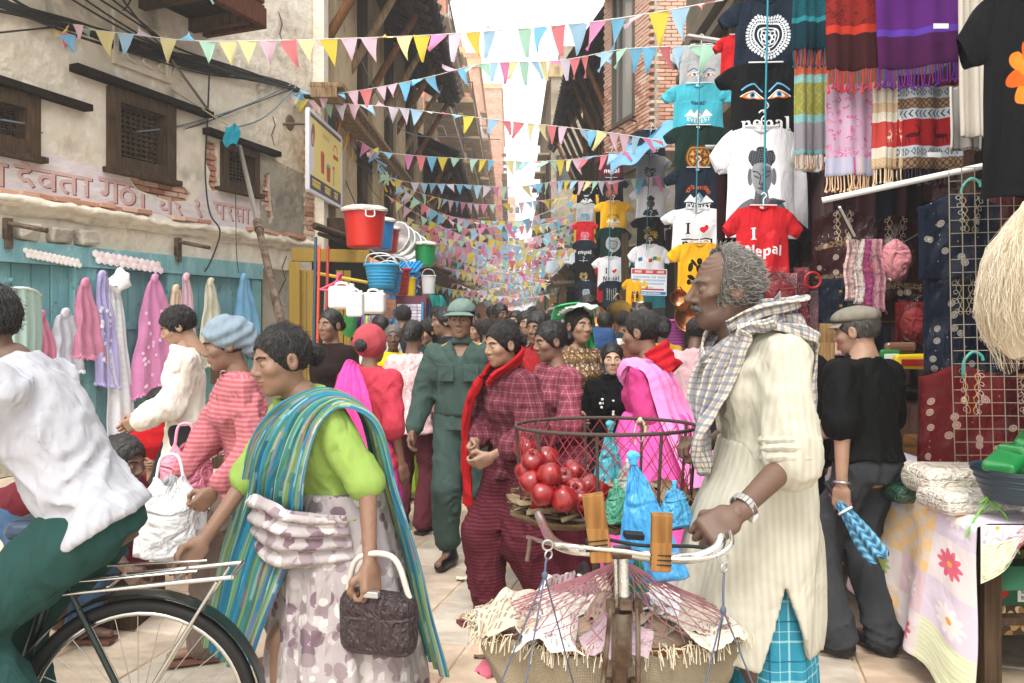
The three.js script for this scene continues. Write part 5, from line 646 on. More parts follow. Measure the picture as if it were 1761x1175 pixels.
// ---------------------------------------------------------------- table with flowered cloth, sacks and boxes
const tableCloth = ctex(1024, 640, (g, w, h) => {
reseed(19); g.fillStyle = '#dccfca'; g.fillRect(0, 0, w, h); const N = 8, M2 = 5, cw = w / N, ch = h / M2;
for (let i = 0; i < N; i++) for (let j = 0; j < M2; j++) {
const x = i * cw, y = j * ch, t = floor(rnd(0, 5.99)); g.fillStyle = ['#dcc2c8', '#e2dad8', '#dcdec4', '#e2cdb8', '#d8cedb', '#e2d6d2'][t]; g.fillRect(x, y, cw, ch);
if (t === 2) { g.fillStyle = '#c8d89c'; for (let k = 6; k < ch; k += 14) g.fillRect(x + 6, y + k, cw - 12, 4); } else if (t === 3) { g.fillStyle = '#f0c890'; for (let a = 0; a < 4; a++) for (let b = 0; b < 4; b++) if ((a + b) % 2) g.fillRect(x + a * cw / 4, y + b * ch / 4, cw / 4, ch / 4); }
else { const f = t === 1 ? '#d8687c' : t === 5 ? '#a4bc74' : '#ece6e2', cx = x + cw / 2 + rnd(-12, 12), cy = y + ch / 2 + rnd(-12, 12); for (let k = 0; k < 10; k++) { g.fillStyle = f; g.beginPath(); g.ellipse(cx + 20 * cos(k * 0.628), cy + 20 * sin(k * 0.628), 20, 8, k * 0.628, 0, 7); g.fill(); } g.fillStyle = '#e8a850'; g.beginPath(); g.arc(cx, cy, 8, 0, 7); g.fill(); }
}
});
{
const g = thing('stall_table', 'dark wooden stall table with a lower shelf at the right edge', 'table', [1.8, 0, -3.05]);
for (let i = 0; i < 5; i++) part(g, 'plank', B(0.25, 0.035, 2.3, 0.16 + i * 0.26, 0.7, -1.2), brownWood);
for (const [x, z] of [[0.06, 0], [1.35, 0], [0.06, -2.3], [1.35, -2.3]]) part(g, 'leg', RB(0.07, 0.68, 0.07, 0.006, x, 0.34, z - 0.06), darkWood);
part(g, 'shelf', B(1.4, 0.03, 2.2, 0.72, 0.3, -1.2), darkWood); for (let i = 0; i < 4; i++) part(g, 'slat', B(1.3, 0.1, 0.02, 0.72, 0.38 + i * 0.085, -0.4), greyWood, null);
const cl = thing('tablecloth', 'pink and green flowered tablecloth hanging over the stall table edge', 'tablecloth', [1.78, 0, -3.02]);
part(cl, 'cloth', sheet((u, v) => { const z = -u * 2.15, q = v * 1.25; let x, y; if (q < 0.35) { x = 0.5 * (1 - q / 0.35) - 0.0; y = 0.722 + 0.006 * ns(z * 5, q * 9); } else { const f = (q - 0.35) / 0.9, hang = lerp(0.6, 0.42, u) * (1 + 0.08 * sin(u * 7)) + 0.1 * sst(0.12, 0, u); x = -0.015 - 0.08 * f + 0.035 * sin(z * 11 + 1) * f + 0.02 * sin(z * 23) * f; y = 0.722 - hang * f; } return [x, y, z + (u < 0.12 ? 0.06 * sst(0.4, 1, q) * (0.12 - u) / 0.12 : 0)]; }, 60, 34, 0.006), mat(0xffffff, 0.9, { map: tableCloth, bumpMap: crease, bumpScale: 0.015 }));
part(cl, 'corner_fold', sheet((u, v) => [-0.02 + 0.34 * u * (1 - 0.3 * v), 0.724 - 0.2 * v * (1 - u) - 0.02 * v, 0.03 + 0.03 * sin(u * 6) * v], 14, 10, 0.006), mat(0xffffff, 0.9, { map: reT(tableCloth, 0.3), bumpMap: crease, bumpScale: 0.015 }));
const sack = (x0, x1, y0, y1, d, c, label, stripe) => { const w = px2m(x1 - x0, d), h = px2m(y1 - y0, d), o = thing('sack', label, 'sack', at((x0 + x1) / 2, y1, d), 0.06); part(o, 'bag', wob(RB(w, h, 0.26, h * 0.45, 0, h / 2, -0.1).scale(1, 1, 1), 0.01, 6), phys(c, 0.35, { clearcoat: 0.5, bumpMap: crease, bumpScale: 0.03 })); if (stripe) part(o, 'stripe', wob(RB(w * 0.86, h * 0.3, 0.02, 0.008, 0, h * 0.26, 0.035), 0.008, 11), mat(stripe, 0.5)); part(o, 'film', sheet((u, v) => [(u - 0.5) * w * 1.05, h * (1.05 - v), 0.05 + 0.012 * ns(u * 12, v * 7, 3)], 20, 10), wrap); };
sack(1588, 1742, 808, 856, 3.32, 0xe4dccb, 'cream sack with a yellow stripe lying on the flowered cloth', 0xe6c82c); sack(1620, 1765, 850, 888, 3.16, 0xe6dfd2, 'flat white packet at the front edge of the table'); sack(1540, 1610, 838, 868, 3.5, 0x1f4a38, 'dark green packet beside the cream sack');
const rb = thing('ribbon', 'green plastic ribbon tied on the wire above the flat packet', 'ribbon', at(1700, 860, 3.08)); part(rb, 'bow', [T([[0, 0, 0], [-0.06, -0.06, 0.02], [-0.1, -0.14, 0.02]], 0.004, 5), T([[0, 0, 0], [0.05, -0.05, 0.02], [0.07, -0.1, 0.03], [0.1, -0.2, 0.03]], 0.004, 5), T([[-0.04, -0.01, 0.01], [0, 0.02, 0.02], [0.03, -0.02, 0.01], [-0.02, -0.03, 0.02]], 0.004, 5)], mat(0x6cb83c, 0.5));
const bk = thing('plastic_basket', 'dark blue plastic basket of green packets at the right edge', 'basket', at(1752, 862, 3.05)); part(bk, 'bowl', LA([[0.1, 0], [0.12, 0.02], [0.16, 0.12], [0.168, 0.13], [0.155, 0.12], [0.112, 0.03], [0, 0.02]], 28), mat(0x2a3c48, 0.5)); for (let i = 0; i < 5; i++) part(bk, 'rim_rib', put(new THREE.TorusGeometry(0.115 + i * 0.011, 0.005, 6, 28), 0, 0.02 + i * 0.024, 0, PI / 2), mat(0x22323c, 0.5));
[[0, 0.14, 0.02, 0.2], [0.04, 0.19, 0, -0.1], [-0.06, 0.17, 0.04, 0.3], [0.08, 0.23, -0.02, 0.1]].forEach(([x, y, z, r], i) => { const o = thing('packet', ['green foil packet lowest in the dark blue basket', 'green foil packet in the middle of the basket', 'green foil packet sticking out on the left of the basket', 'green foil packet on top of the basket'][i], 'packet', at(1752, 862, 3.05).add(V(x, y, z)), 0.3 * i); part(o, 'pouch', wob(RB(0.2, 0.045, 0.13, 0.02), 0.01, 16).rotateZ(r), phys(0x17783a, 0.35, { clearcoat: 0.4 })); part(o, 'crimped_end', B(0.025, 0.006, 0.13, 0.11, 0, 0).rotateZ(r), mat(0x2cae58, 0.4)); });
const cb = thing('carton', 'green carton with a red oval and a picture of nuts under the table', 'box', at(1760, 1086, 3.2), 0.05), cw = 0.36, chh = 0.24; part(cb, 'box', RB(cw, chh, 0.3, 0.006, 0, chh / 2 - 0.02, -0.16), mat(0x1c5234, 0.7)); part(cb, 'flap', [B(cw, 0.004, 0.12, 0, chh - 0.01, 0.05, 0.5)], mat(0x2a6444, 0.7));
part(cb, 'printed_front', B(cw - 0.008, chh - 0.008, 0.003, 0, chh / 2 - 0.02, -0.007), mat(0xffffff, 0.6, { map: ctex(480, 320, (k, w, h) => { reseed(4); k.fillStyle = '#1f5a38'; k.fillRect(0, 0, w, h); k.fillStyle = '#b81c24'; k.beginPath(); k.ellipse(70, 84, 92, 46, 0, 0, 7); k.fill(); k.fillStyle = '#f4e2a4'; k.font = sans(54); k.fillText('MP', 36, 104); k.fillStyle = '#e8e8e4'; k.fillRect(214, 60, 240, 78); k.fillStyle = '#20282c'; k.font = sans(30); k.fillText('NUTRA', 232, 94); k.fillText('REGULAR', 232, 126); k.save(); k.beginPath(); k.ellipse(190, 250, 170, 96, 0, 0, 7); k.clip(); k.fillStyle = '#4a3020'; k.fillRect(0, 140, w, h); for (let i = 0; i < 46; i++) { k.fillStyle = pick(['#d8b884', '#c49c64', '#e8cfa0', '#a87c4c']); k.beginPath(); k.ellipse(rnd(20, 360), rnd(170, 320), 26, 18, rnd(0, 3), 0, 7); k.fill(); } k.restore(); }) }));
const st2 = thing('shop_shelf', 'wooden shelf post with hanging packets left of the man in the cap', 'shelf', at(1420, 770, 4.75)); part(st2, 'post', RB(0.085, 0.74, 0.04, 0.004, 0, 0.37, 0, 0, 0, -0.03), paleWood); part(st2, 'post', RB(0.07, 0.72, 0.05, 0.004, 0, -0.36, 0), darkWood); part(st2, 'board', [B(0.5, 0.03, 0.3, 0.24, 0.06, -0.2)], brownWood); part(st2, 'board', B(0.5, 0.03, 0.3, 0.24, 0.36, -0.2), brownWood);
const pk = (x, y, d, w, h, c1, c2, label) => { const W = px2m(w, d), H = px2m(h, d), o = thing('snack_packet', label, 'packet', at(x, y, d)); part(o, 'pouch', wob(RB(W, H, 0.05, 0.02), 0.008, 20), phys(c1, 0.3, { clearcoat: 0.5 })); part(o, 'label', wob(RB(W * 0.7, H * 0.45, 0.01, 0.004, 0, -H * 0.05, 0.026), 0.004, 20), mat(c2, 0.4)); };
pk(1448, 590, 4.9, 34, 40, 0xe4d8c4, 0xc8502c, 'cream packet with red print, top one beside the wooden post'); pk(1446, 645, 4.85, 32, 44, 0xd07cc0, 0xe6e0ec, 'pink packet with a white picture beside the wooden post'); pk(1444, 695, 4.85, 32, 46, 0xe0d4cc, 0xa8342c, 'white packet with red drawings below the pink one'); pk(1452, 730, 4.95, 40, 30, 0xc84c34, 0xf0e0c0, 'red packet on the lower shelf board');
pk(1568, 622, 4.6, 60, 26, 0xe0c020, 0x98201c, 'yellow and red packet on the shelf beside the cap'); pk(1530, 612, 4.7, 34, 20, 0x1f7a3c, 0xd8e0d0, 'green packet tucked beside the yellow one'); pk(1548, 598, 4.8, 52, 18, 0x7c5c48, 0x6a4a38, 'brown bag lying above the yellow packet');
const hb2 = thing('handbag', 'small blue patterned cloth bag hanging behind the old man', 'bag', at(1402, 880, 4.9)); part(hb2, 'bag', wob(S(0.1, 0.9, 1.5, 0.6, 18), 0.015, 18), mat(0x274a78, 0.8, { bumpMap: bumpFine, bumpScale: 0.03 })); part(hb2, 'strap', T([[-0.05, 0.12, 0], [0, 0.4, 0], [0.05, 0.12, 0]], 0.006, 5), blackM);
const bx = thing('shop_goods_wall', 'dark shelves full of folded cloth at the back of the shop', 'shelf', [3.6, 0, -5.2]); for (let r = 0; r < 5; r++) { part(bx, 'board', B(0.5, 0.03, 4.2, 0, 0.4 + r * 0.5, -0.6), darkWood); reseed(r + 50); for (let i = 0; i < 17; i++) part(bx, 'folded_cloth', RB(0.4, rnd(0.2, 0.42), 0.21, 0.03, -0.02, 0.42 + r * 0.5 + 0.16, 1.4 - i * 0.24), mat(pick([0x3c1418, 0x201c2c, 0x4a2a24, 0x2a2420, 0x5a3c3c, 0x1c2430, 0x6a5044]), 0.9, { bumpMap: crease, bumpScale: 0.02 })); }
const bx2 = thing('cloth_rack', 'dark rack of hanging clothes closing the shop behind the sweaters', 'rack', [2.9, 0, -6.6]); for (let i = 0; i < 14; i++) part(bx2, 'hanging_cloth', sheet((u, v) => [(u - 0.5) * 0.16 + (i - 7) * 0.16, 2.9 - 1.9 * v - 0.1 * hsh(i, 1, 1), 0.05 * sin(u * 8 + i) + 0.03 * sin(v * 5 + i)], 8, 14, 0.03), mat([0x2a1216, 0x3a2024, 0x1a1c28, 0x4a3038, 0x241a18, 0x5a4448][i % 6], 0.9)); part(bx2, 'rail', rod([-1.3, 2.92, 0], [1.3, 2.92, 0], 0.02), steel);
}
// ---------------------------------------------------------------- metal ware and plastic goods under the far shirts
{
reseed(15); const copper = mat(0xb8744c, 0.25, { metalness: 0.95 }), brass = mat(0xb89a58, 0.28, { metalness: 0.95 }), tin = mat(0xc0c0be, 0.22, { metalness: 0.95 });
const pan = (x, y, d, r, m, label, tilt = 0) => { const R = px2m(r, d), o = thing('cooking_pan', label, 'pan', at(x, y, d), rnd(-0.4, 0.4)); part(o, 'bowl', LA([[0, -0.3 * R], [R * 0.7, -0.28 * R], [R, 0.1 * R], [R * 1.05, 0.12 * R], [R * 0.95, 0.1 * R], [R * 0.66, -0.22 * R], [0, -0.24 * R]], 24).rotateX(PI / 2 + tilt), m); part(o, 'handle', T([[-R * 0.4, R * 0.95, 0.02], [0, R * 1.35, 0.03], [R * 0.4, R * 0.95, 0.02]], R * 0.07, 6), m); };
pan(1188, 545, 8.6, 26, copper, 'large copper pan hung below the yellow elephant shirt'); pan(1168, 512, 8.9, 14, copper, 'small copper pan above the large one'); pan(1022, 545, 13, 20, copper, 'copper pan with dark inside under the white and navy shirts'); pan(1062, 535, 13.2, 22, brass, 'brass bowl hung under the small navy shirt', 0.5); pan(1044, 560, 13.2, 12, copper, 'little copper pot between pan and brass bowl'); pan(1080, 560, 13, 10, brass, 'little brass pot right of the brass bowl'); pan(1196, 590, 8.5, 12, brass, 'brass pot below the large copper pan'); pan(1215, 540, 8.4, 13, copper, 'copper ladle bowl right of the large pan'); pan(950, 540, 16, 12, tin, 'tin pot hung at the far left of the metal shop'); pan(966, 560, 15.6, 10, tin, 'second tin pot lower in the metal shop'); pan(985, 548, 15, 12, copper, 'copper pan beside the tin pots');
const sp = thing('pot_stack', 'stack of polished steel pots under the small yellow shirt', 'pot', at(1104, 592, 12)); for (let i = 0; i < 4; i++) part(sp, 'pot', LA([[0, 0], [0.16 - i * 0.012, 0], [0.2 - i * 0.014, 0.08], [0.19 - i * 0.014, 0.14], [0.205 - i * 0.014, 0.155], [0, 0.155]], 24, 0, i * 0.16, 0), tin);
const ch = thing('plastic_basket', 'purple pierced plastic basket hung below the yellow elephant shirt', 'basket', at(1158, 578, 8.8)); part(ch, 'shell', RB(0.22, 0.34, 0.16, 0.05, 0, 0, 0), phys(0xa03c8c, 0.4, { transmission: 0.25, thickness: 0 })); for (let i = 0; i < 9; i++) part(ch, 'rib', B(0.2, 0.008, 0.01, 0, -0.13 + i * 0.033, 0.084), mat(0xc060ac, 0.4)); part(ch, 'rim', RB(0.26, 0.03, 0.2, 0.012, 0, 0.17, 0), mat(0xb048a0, 0.4));
const ob = thing('plastic_basket', 'orange plastic carrier basket beside the purple one', 'basket', at(1128, 612, 8)); part(ob, 'shell', LA([[0.09, -0.1], [0.13, 0.1], [0.14, 0.11], [0.12, 0.1], [0.085, -0.09], [0, -0.09]], 20), mat(0xe2601c, 0.45)); part(ob, 'handle', T([[-0.12, 0.1, 0], [-0.08, 0.24, 0], [0.08, 0.24, 0], [0.12, 0.1, 0]], 0.012, 6), mat(0xe2601c, 0.45));
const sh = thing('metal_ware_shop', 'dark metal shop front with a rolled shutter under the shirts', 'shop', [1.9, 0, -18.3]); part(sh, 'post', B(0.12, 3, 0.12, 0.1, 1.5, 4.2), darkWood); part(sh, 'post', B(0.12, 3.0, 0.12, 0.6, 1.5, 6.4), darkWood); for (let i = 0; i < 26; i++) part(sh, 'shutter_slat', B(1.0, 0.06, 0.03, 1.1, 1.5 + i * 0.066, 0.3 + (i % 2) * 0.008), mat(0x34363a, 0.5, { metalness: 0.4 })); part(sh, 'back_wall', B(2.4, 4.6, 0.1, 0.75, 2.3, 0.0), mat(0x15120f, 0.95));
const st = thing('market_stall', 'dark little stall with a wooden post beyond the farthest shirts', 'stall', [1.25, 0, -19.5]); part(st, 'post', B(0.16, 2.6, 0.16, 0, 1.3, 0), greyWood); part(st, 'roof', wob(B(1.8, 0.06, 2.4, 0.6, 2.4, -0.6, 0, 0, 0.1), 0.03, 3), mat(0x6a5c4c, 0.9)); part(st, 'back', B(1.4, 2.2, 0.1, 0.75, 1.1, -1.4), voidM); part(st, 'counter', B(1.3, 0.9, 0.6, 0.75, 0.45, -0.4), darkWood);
[['carton', 0.2, 0x9c3c2c, 'red carton hung on the dark little stall'], ['carton', 0.55, 0xd8c04c, 'yellow carton standing on the little stall'], ['carton', 0.9, 0x3c6c9c, 'blue carton standing on the little stall']].forEach(([n, x, c, l], i) => { const o = thing(n, l, 'box', [1.25 + x, 0.9, -19.6]); part(o, 'box', RB(0.28, 0.3, 0.24, 0.01, 0, 0.15, 0), mat(c, 0.7)); part(o, 'lid', RB(0.29, 0.03, 0.25, 0.008, 0, 0.31, 0), mat(c, 0.6)); });
}
// ---------------------------------------------------------------- scarves hung on the turquoise shutters
{
reseed(8); const lace = dtex(128, (u, v) => { const a = hypot(((u * 6) % 1) - 0.5, ((v * 6) % 1) - 0.5), n = fb(u, v, 8, 3); return a < 0.16 || (a > 0.3 && a < 0.36) ? 1 : 0.72 + 0.3 * n; }, 2, false, 4);
const scarf = (xt, yt, xl, yl, xr, yr, c, label, o = {}) => {
const wd = (xr - xl) * 0.2; xl -= wd; xr += wd; const off = o.off ?? 0.16, t = L(xt, yt, off), l = L(xl, yl, off), r = L(xr, yr, off), g = thing('lace_scarf', label, 'scarf', inL(t[0], t[1], off), wallL.turn), w0 = 0.05, a = o.pow ?? 0.62, q = rnd(0, 9);
const fn = (u, v) => { const k = Math.pow(v, a), xL = lerp(-w0, l[0] - t[0], k), xR = lerp(w0, r[0] - t[0], k), yB = lerp(l[1] - t[1], r[1] - t[1], u); return [lerp(xL, xR, u) + 0.01 * sin(v * 11 + q), yB * v + 0.02 * (1 - v) * sin(u * PI) - (o.scal ? 0.018 * abs(sin(u * 16)) * sst(0.9, 1, v) : 0), (0.02 + 0.05 * v) * cos(u * 17 + q) * 0.4 + 0.03 * v + 0.02 * ns(u * 5, v * 6, q)]; };
part(g, 'cloth', sheet(fn, 30, 34, 0.004), phys(c, 0.85, { transmission: o.tr ?? 0.4, thickness: 0, roughnessMap: null, bumpMap: lace, bumpScale: 0.008 }));
const edge = []; for (let i = 0; i <= 26; i++) { const p = fn(i / 26, 1), k = i % 2; edge.push(S(0.016, 1.2, 1.2, 0.4, 6, p[0], p[1] + (k ? 0.008 : -0.004), p[2])); } part(g, 'lace_edge', edge, mat(c, 0.85));
part(g, 'knot', wob(S(0.045, 1, 1.2, 0.8, 10, 0, 0.01, 0), 0.02, 20), mat(c, 0.85)); if (o.bow) part(g, 'lace_bow', wob(S(0.1, 1, 1.2, 0.7, 16, 0.06, 0.02, 0.02), 0.05, 14), mat(c, 0.85));
if (o.flowers) { const fm = mat(o.flowers, 0.85); for (let i = 0; i < 22; i++) { const u = rnd(0.12, 0.88), v = rnd(0.3, 0.94), p = fn(u, v), fl = []; for (let k = 0; k < 5; k++) fl.push(S(0.011, 1, 1, 0.25, 6, p[0] + 0.013 * cos(k * 1.256), p[1] + 0.013 * sin(k * 1.256), p[2] + 0.008)); part(g, 'embroidered_flower', fl, fm); } }
};
scarf(146, 488, 128, 612, 168, 616, 0xe596b8, 'rose pink lace scarf left of the lilac one', { scal: 1 });
scarf(175, 475, 168, 660, 196, 668, 0xc0b8e8, 'pale lilac lace scarf beside the long white one', { flowers: 0xe6e2f4, tr: 0.35 });
scarf(194, 486, 186, 762, 226, 766, 0xf2f2f8, 'long white lace scarf with a bow at its top', { bow: 1, tr: 0.35 });
scarf(266, 480, 233, 690, 298, 640, 0xf0a0d4, 'large bright pink lace scarf with white flowers', { flowers: 0xf8d4ec });
scarf(302, 498, 292, 640, 318, 640, 0xf2dcc4, 'short peach lace scarf above the man in the white shirt', { scal: 1 });
scarf(320, 478, 306, 640, 336, 650, 0xf6d2e0, 'pale pink lace scarf above the man in the white shirt', { tr: 0.35 });
scarf(362, 486, 345, 628, 382, 630, 0xf2eedc, 'cream lace scarf with a scalloped edge', { scal: 1 });
scarf(419, 478, 403, 592, 438, 590, 0x8ccdf0, 'sky blue lace scarf at the right end of the shutters', { scal: 1 });
scarf(70, 544, 56, 660, 95, 664, 0xe28aac, 'dusty pink lace scarf half behind the pale green net', { scal: 1 });
scarf(112, 540, 92, 640, 132, 640, 0xdcdce8, 'greyish white lace scarf, short and puffy', { pow: 0.35, tr: 0.4 });
{ const t = L(-40, 505, 0.4), r = L(70, 500, 0.4), g = thing('net_curtain', 'pale green lace net hung over a round hoop at the left edge', 'net', inL(t[0], t[1], 0.4), wallL.turn), w = r[0] - t[0];
part(g, 'net', sheet((u, v) => [u * w + 0.02 * sin(v * 5), 0.06 * sin(u * PI) - 1.15 * v, 0.16 * sin(u * PI) + 0.03 * cos(u * 36) * (0.3 + v)], 60, 24, 0.003), phys(0xc4dcd4, 0.8, { transmission: 0.5, thickness: 0, bumpMap: lace, bumpScale: 0.008 })); part(g, 'hoop', T([0, 0.25, 0.5, 0.75, 1].map((u) => [u * w, 0.06 * sin(u * PI), 0.16 * sin(u * PI)]), 0.014, 6), mat(0xd8e4e0, 0.6)); }
for (const [a, b, y0, y1, c, l] of [[44, 140, 424, 446, 0xeee8e0, 'white honeycomb lace strip pinned on the lintel, left one'], [164, 280, 430, 456, 0xf0d8dc, 'pinkish honeycomb lace strip pinned on the lintel, right one']]) {
const p = L(a, y0, 0.1), q = L(b, y1 - 6, 0.1), g = thing('lace_strip', l, 'lace', inL(p[0], p[1], 0.1), wallL.turn), n = 12, w = (q[0] - p[0]) / n;
for (let i = 0; i < n; i++) for (let r = 0; r < 2; r++) part(g, 'lace_flower', [C(w * 0.55, w * 0.55, 0.008, 6, (i + (r ? 0.5 : 0)) * w, -0.04 - r * w * 0.85 - 0.006 * i, 0.002 * r, PI / 2), C(w * 0.2, w * 0.2, 0.006, 8, (i + (r ? 0.5 : 0)) * w, -0.04 - r * w * 0.85 - 0.006 * i, 0.006 + 0.002 * r, PI / 2)], mat(i % 2 ? c : 0xf4ecec, 0.85));
}
const w2 = at(392, 640, 8.2), bd = thing('lace_board', 'narrow dark board with lace ribbons and silver bangles by the shutters', 'stand', [w2.x, 0, w2.z], 0.3); part(bd, 'board', [RB(0.1, 0.34, 0.03, 0.006, -0.12, 1.0, 0)], darkWood); part(bd, 'lace_ribbon', sheet((u, v) => [(u - 0.5) * 0.16, 0.98 - 0.86 * v, 0.01 * cos(u * 9)], 8, 12, 0.006), mat(0xe6d8d4, 0.85, { bumpMap: lace, bumpScale: 0.01 })); for (let i = 0; i < 9; i++) part(bd, 'bangle', put(new THREE.TorusGeometry(0.06, 0.008, 6, 18), -0.02, 0.1 + i * 0.022, 0.06, 1.2, 0.2 * (i % 3)), i % 2 ? mat(0xb83c58, 0.3) : steel); part(bd, 'foot', B(0.3, 0.1, 0.3, 0, 0.05, 0), darkWood);
}
// ---------------------------------------------------------------- signboard and plastic goods on the left of the street
{
reseed(12);
{ const a = at(529, 190, 11.6), b = at(585, 246, 13.5), g = thing('signboard', 'yellow shop signboard with drawn buckets over the left pavement', 'sign', a, atan2(b.x - a.x, b.z - a.z) - PI / 2), len = hypot(b.x - a.x, b.z - a.z), H = 1.15;
const dy = (b.y - a.y);
part(g, 'frame', [B(len, 0.05, 0.06, len / 2, 0.02, 0), B(len, 0.05, 0.06, len / 2, -H, 0), B(0.05, H, 0.06, 0, -H / 2, 0), B(0.05, H, 0.06, len, -H / 2, 0)], mat(0xd8dade, 0.5));
part(g, 'panel', B(len - 0.06, H - 0.04, 0.03, len / 2, -H / 2, 0), mat(0xffffff, 0.6, { map: ctex(640, 420, (k, w, h) => {
k.fillStyle = '#e4d07c'; k.fillRect(0, 0, w, h); k.fillStyle = '#4a3a52'; k.fillRect(0, h - 82, w, 82); k.fillRect(0, 0, w, 14); k.fillStyle = '#d8d4e0'; k.beginPath(); k.moveTo(12, 30); k.quadraticCurveTo(110, 150, 80, h - 90); k.lineTo(12, h - 90); k.fill(); k.fillStyle = '#8a5a5c'; k.beginPath(); k.ellipse(66, 110, 34, 70, 0.2, 0, 7); k.fill(); k.fillStyle = '#c4907c'; k.beginPath(); k.ellipse(62, 130, 18, 34, 0.1, 0, 7); k.fill();
const bucket = (x, y, ww, hh, c, lid) => { k.fillStyle = c; k.beginPath(); k.moveTo(x - ww / 2, y); k.lineTo(x + ww / 2, y); k.lineTo(x + ww * 0.38, y + hh); k.lineTo(x - ww * 0.38, y + hh); k.fill(); k.fillStyle = lid; k.beginPath(); k.ellipse(x, y, ww / 2, 10, 0, 0, 7); k.fill(); }; bucket(250, 170, 74, 120, '#b8382c', '#d05a44'); bucket(370, 220, 84, 96, '#b8382c', '#58a8b8'); bucket(480, 210, 44, 110, '#c0a878', '#b8382c');
k.strokeStyle = '#c8402c'; k.lineWidth = 10; k.beginPath(); k.arc(520, 110, 44, PI, 0); k.stroke(); k.fillStyle = '#b8382c'; k.fillRect(470, 126, 110, 26); k.lineWidth = 4; k.beginPath(); for (let i = 0; i < 6; i++) { k.moveTo(250 + i * 24, 76); k.lineTo(262 + i * 24, 50); k.lineTo(266 + i * 24, 80); } k.stroke();
k.strokeStyle = '#f0d84c'; k.lineWidth = 8; for (const [x0, n] of [[60, 4], [300, 3], [500, 2]]) { k.beginPath(); k.moveTo(x0 - 8, h - 62); k.lineTo(x0 + n * 38, h - 62); k.stroke(); for (let i = 0; i < n; i++) { k.beginPath(); k.moveTo(x0 + 26 + i * 38, h - 62); k.lineTo(x0 + 26 + i * 38, h - 20); k.moveTo(x0 + 16 + i * 38, h - 40); k.arc(x0 + 8 + i * 38, h - 40, 9, 0, 5.4); k.stroke(); } }
k.fillStyle = '#a05c34'; k.fillRect(150, 330, 0, 0); }) }));
part(g, 'bracket', [rod([len * 0.2, -0.1, -0.03], [len * 0.2, -0.1, -0.6], 0.02), rod([len * 0.8, -0.1, -0.03], [len * 0.8, -0.1, -0.6], 0.02)], rust); }
const bin = (x, y0, y1, w, d, c, label, o = {}) => { const R = px2m(w / 2, d), H = px2m(y1 - y0, d), g = thing(o.name ?? 'plastic_bin', label, o.cat ?? 'bin', at(x, y1, d), 0); part(g, 'body', LA([[0, 0], [R * 0.8, 0], [R * 0.83, H * 0.04], [R * 0.98, H * 0.93], [R * 1.06, H * 0.94], [R * 1.06, H], [R * 0.98, H], [0, H * 0.99]], 32), mat(c, 0.35)); if (o.lid) part(g, 'wrapped_lid', wob(LA([[R * 1.12, -H * 0.06], [R * 1.13, H * 0.02], [R * 0.9, H * 0.09], [R * 0.4, H * 0.12], [0, H * 0.12]], 30, 0, H, 0), R * 0.05, 9 / R * 0.3), mat(0xd8d4cc, 0.5, { bumpMap: crease, bumpScale: 0.03 })); if (o.handle) part(g, 'handle', T([[R * 0.25, H * 0.95, R * 1.02], [R * 0.28, H * 0.78, R * 1.12], [R * 0.62, H * 0.78, R * 0.98], [R * 0.62, H * 0.95, R * 0.88]], R * 0.035, 6), whitePl); if (o.bail) part(g, 'handle', T([[-R, H * 0.92, 0], [-R * 0.5, H * 1.3, 0.02], [R * 0.5, H * 1.3, 0.02], [R, H * 0.92, 0]], R * 0.04, 6), whitePl); return g; };
bin(627, 362, 426, 72, 10.5, 0xd22a1c, 'big red plastic bin with a paper-wrapped lid', { lid: 1, handle: 1 }); bin(652, 380, 430, 52, 11.2, 0x2f88c8, 'blue plastic bin behind the red one', { lid: 1 }); bin(664, 394, 434, 46, 11.9, 0xa82420, 'dark red plastic bin behind the blue one', { lid: 1 }); bin(674, 402, 440, 36, 12.6, 0x1f7c44, 'narrow green plastic bin after the dark red one'); bin(731, 420, 458, 37, 12.6, 0x0f8a48, 'green bucket with a white wrapped lid', { lid: 1, name: 'bucket', cat: 'bucket' });
[[692, 418], [702, 424], [713, 431], [724, 438], [733, 445]].forEach(([x, y], i) => { const d = 12.2 + i * 0.4, o = thing('wash_tub', 'white plastic tub, number ' + ['one', 'two', 'three', 'four', 'five'][i] + ' of the row behind the bins', 'tub', at(x, y, d), -0.5); part(o, 'bowl', LA([[0, 0], [0.16, 0.01], [0.25, 0.2], [0.265, 0.2], [0.24, 0.19], [0.15, 0.03], [0, 0.03]], 26).rotateX(PI / 2 - 0.3), mat(0xe8e8ea, 0.4)); part(o, 'rim', put(new THREE.TorusGeometry(0.258, 0.012, 6, 26), 0, 0.06, 0.19, -0.3), whitePl); });
solo('shelf_plank', [rod(at(540, 388, 10.6), at(775, 470, 15.4), 0.05, 0.05, 4), rod(at(548, 402, 10.7), at(760, 472, 15.2), 0.03, 0.03, 4)], darkWood, 'dark plank shelf carrying the bins along the shop front', 'shelf');
solo('support_rod', rod(at(618, 415, 10.4), at(722, 494, 13.2), 0.014), whitePl, 'pale rod slanting under the bins', 'rod');
const basket = (x, y, d, w, h, c, label) => { const W = px2m(w, d) / 2, H = px2m(h, d), g = thing('plastic_basket', label, 'basket', at(x, y, d), -0.2); part(g, 'bowl', LA([[0, 0], [W * 0.72, 0], [W * 0.96, H * 0.9], [W * 1.06, H * 0.9], [W * 1.06, H], [W * 0.92, H], [W * 0.68, 0.02], [0, 0.02]], 28), mat(c, 0.4)); for (let i = 0; i < 6; i++) part(g, 'rib', put(new THREE.TorusGeometry(W * (0.77 + i * 0.035), 0.006, 5, 28), 0, H * (0.14 + i * 0.13), 0, PI / 2), mat(c, 0.5)); part(g, 'handle', T([[-W, H, 0.02], [-W * 0.6, H * 1.35, 0.1], [W * 0.6, H * 1.35, 0.1], [W, H, 0.02]], 0.008, 6), whitePl); };
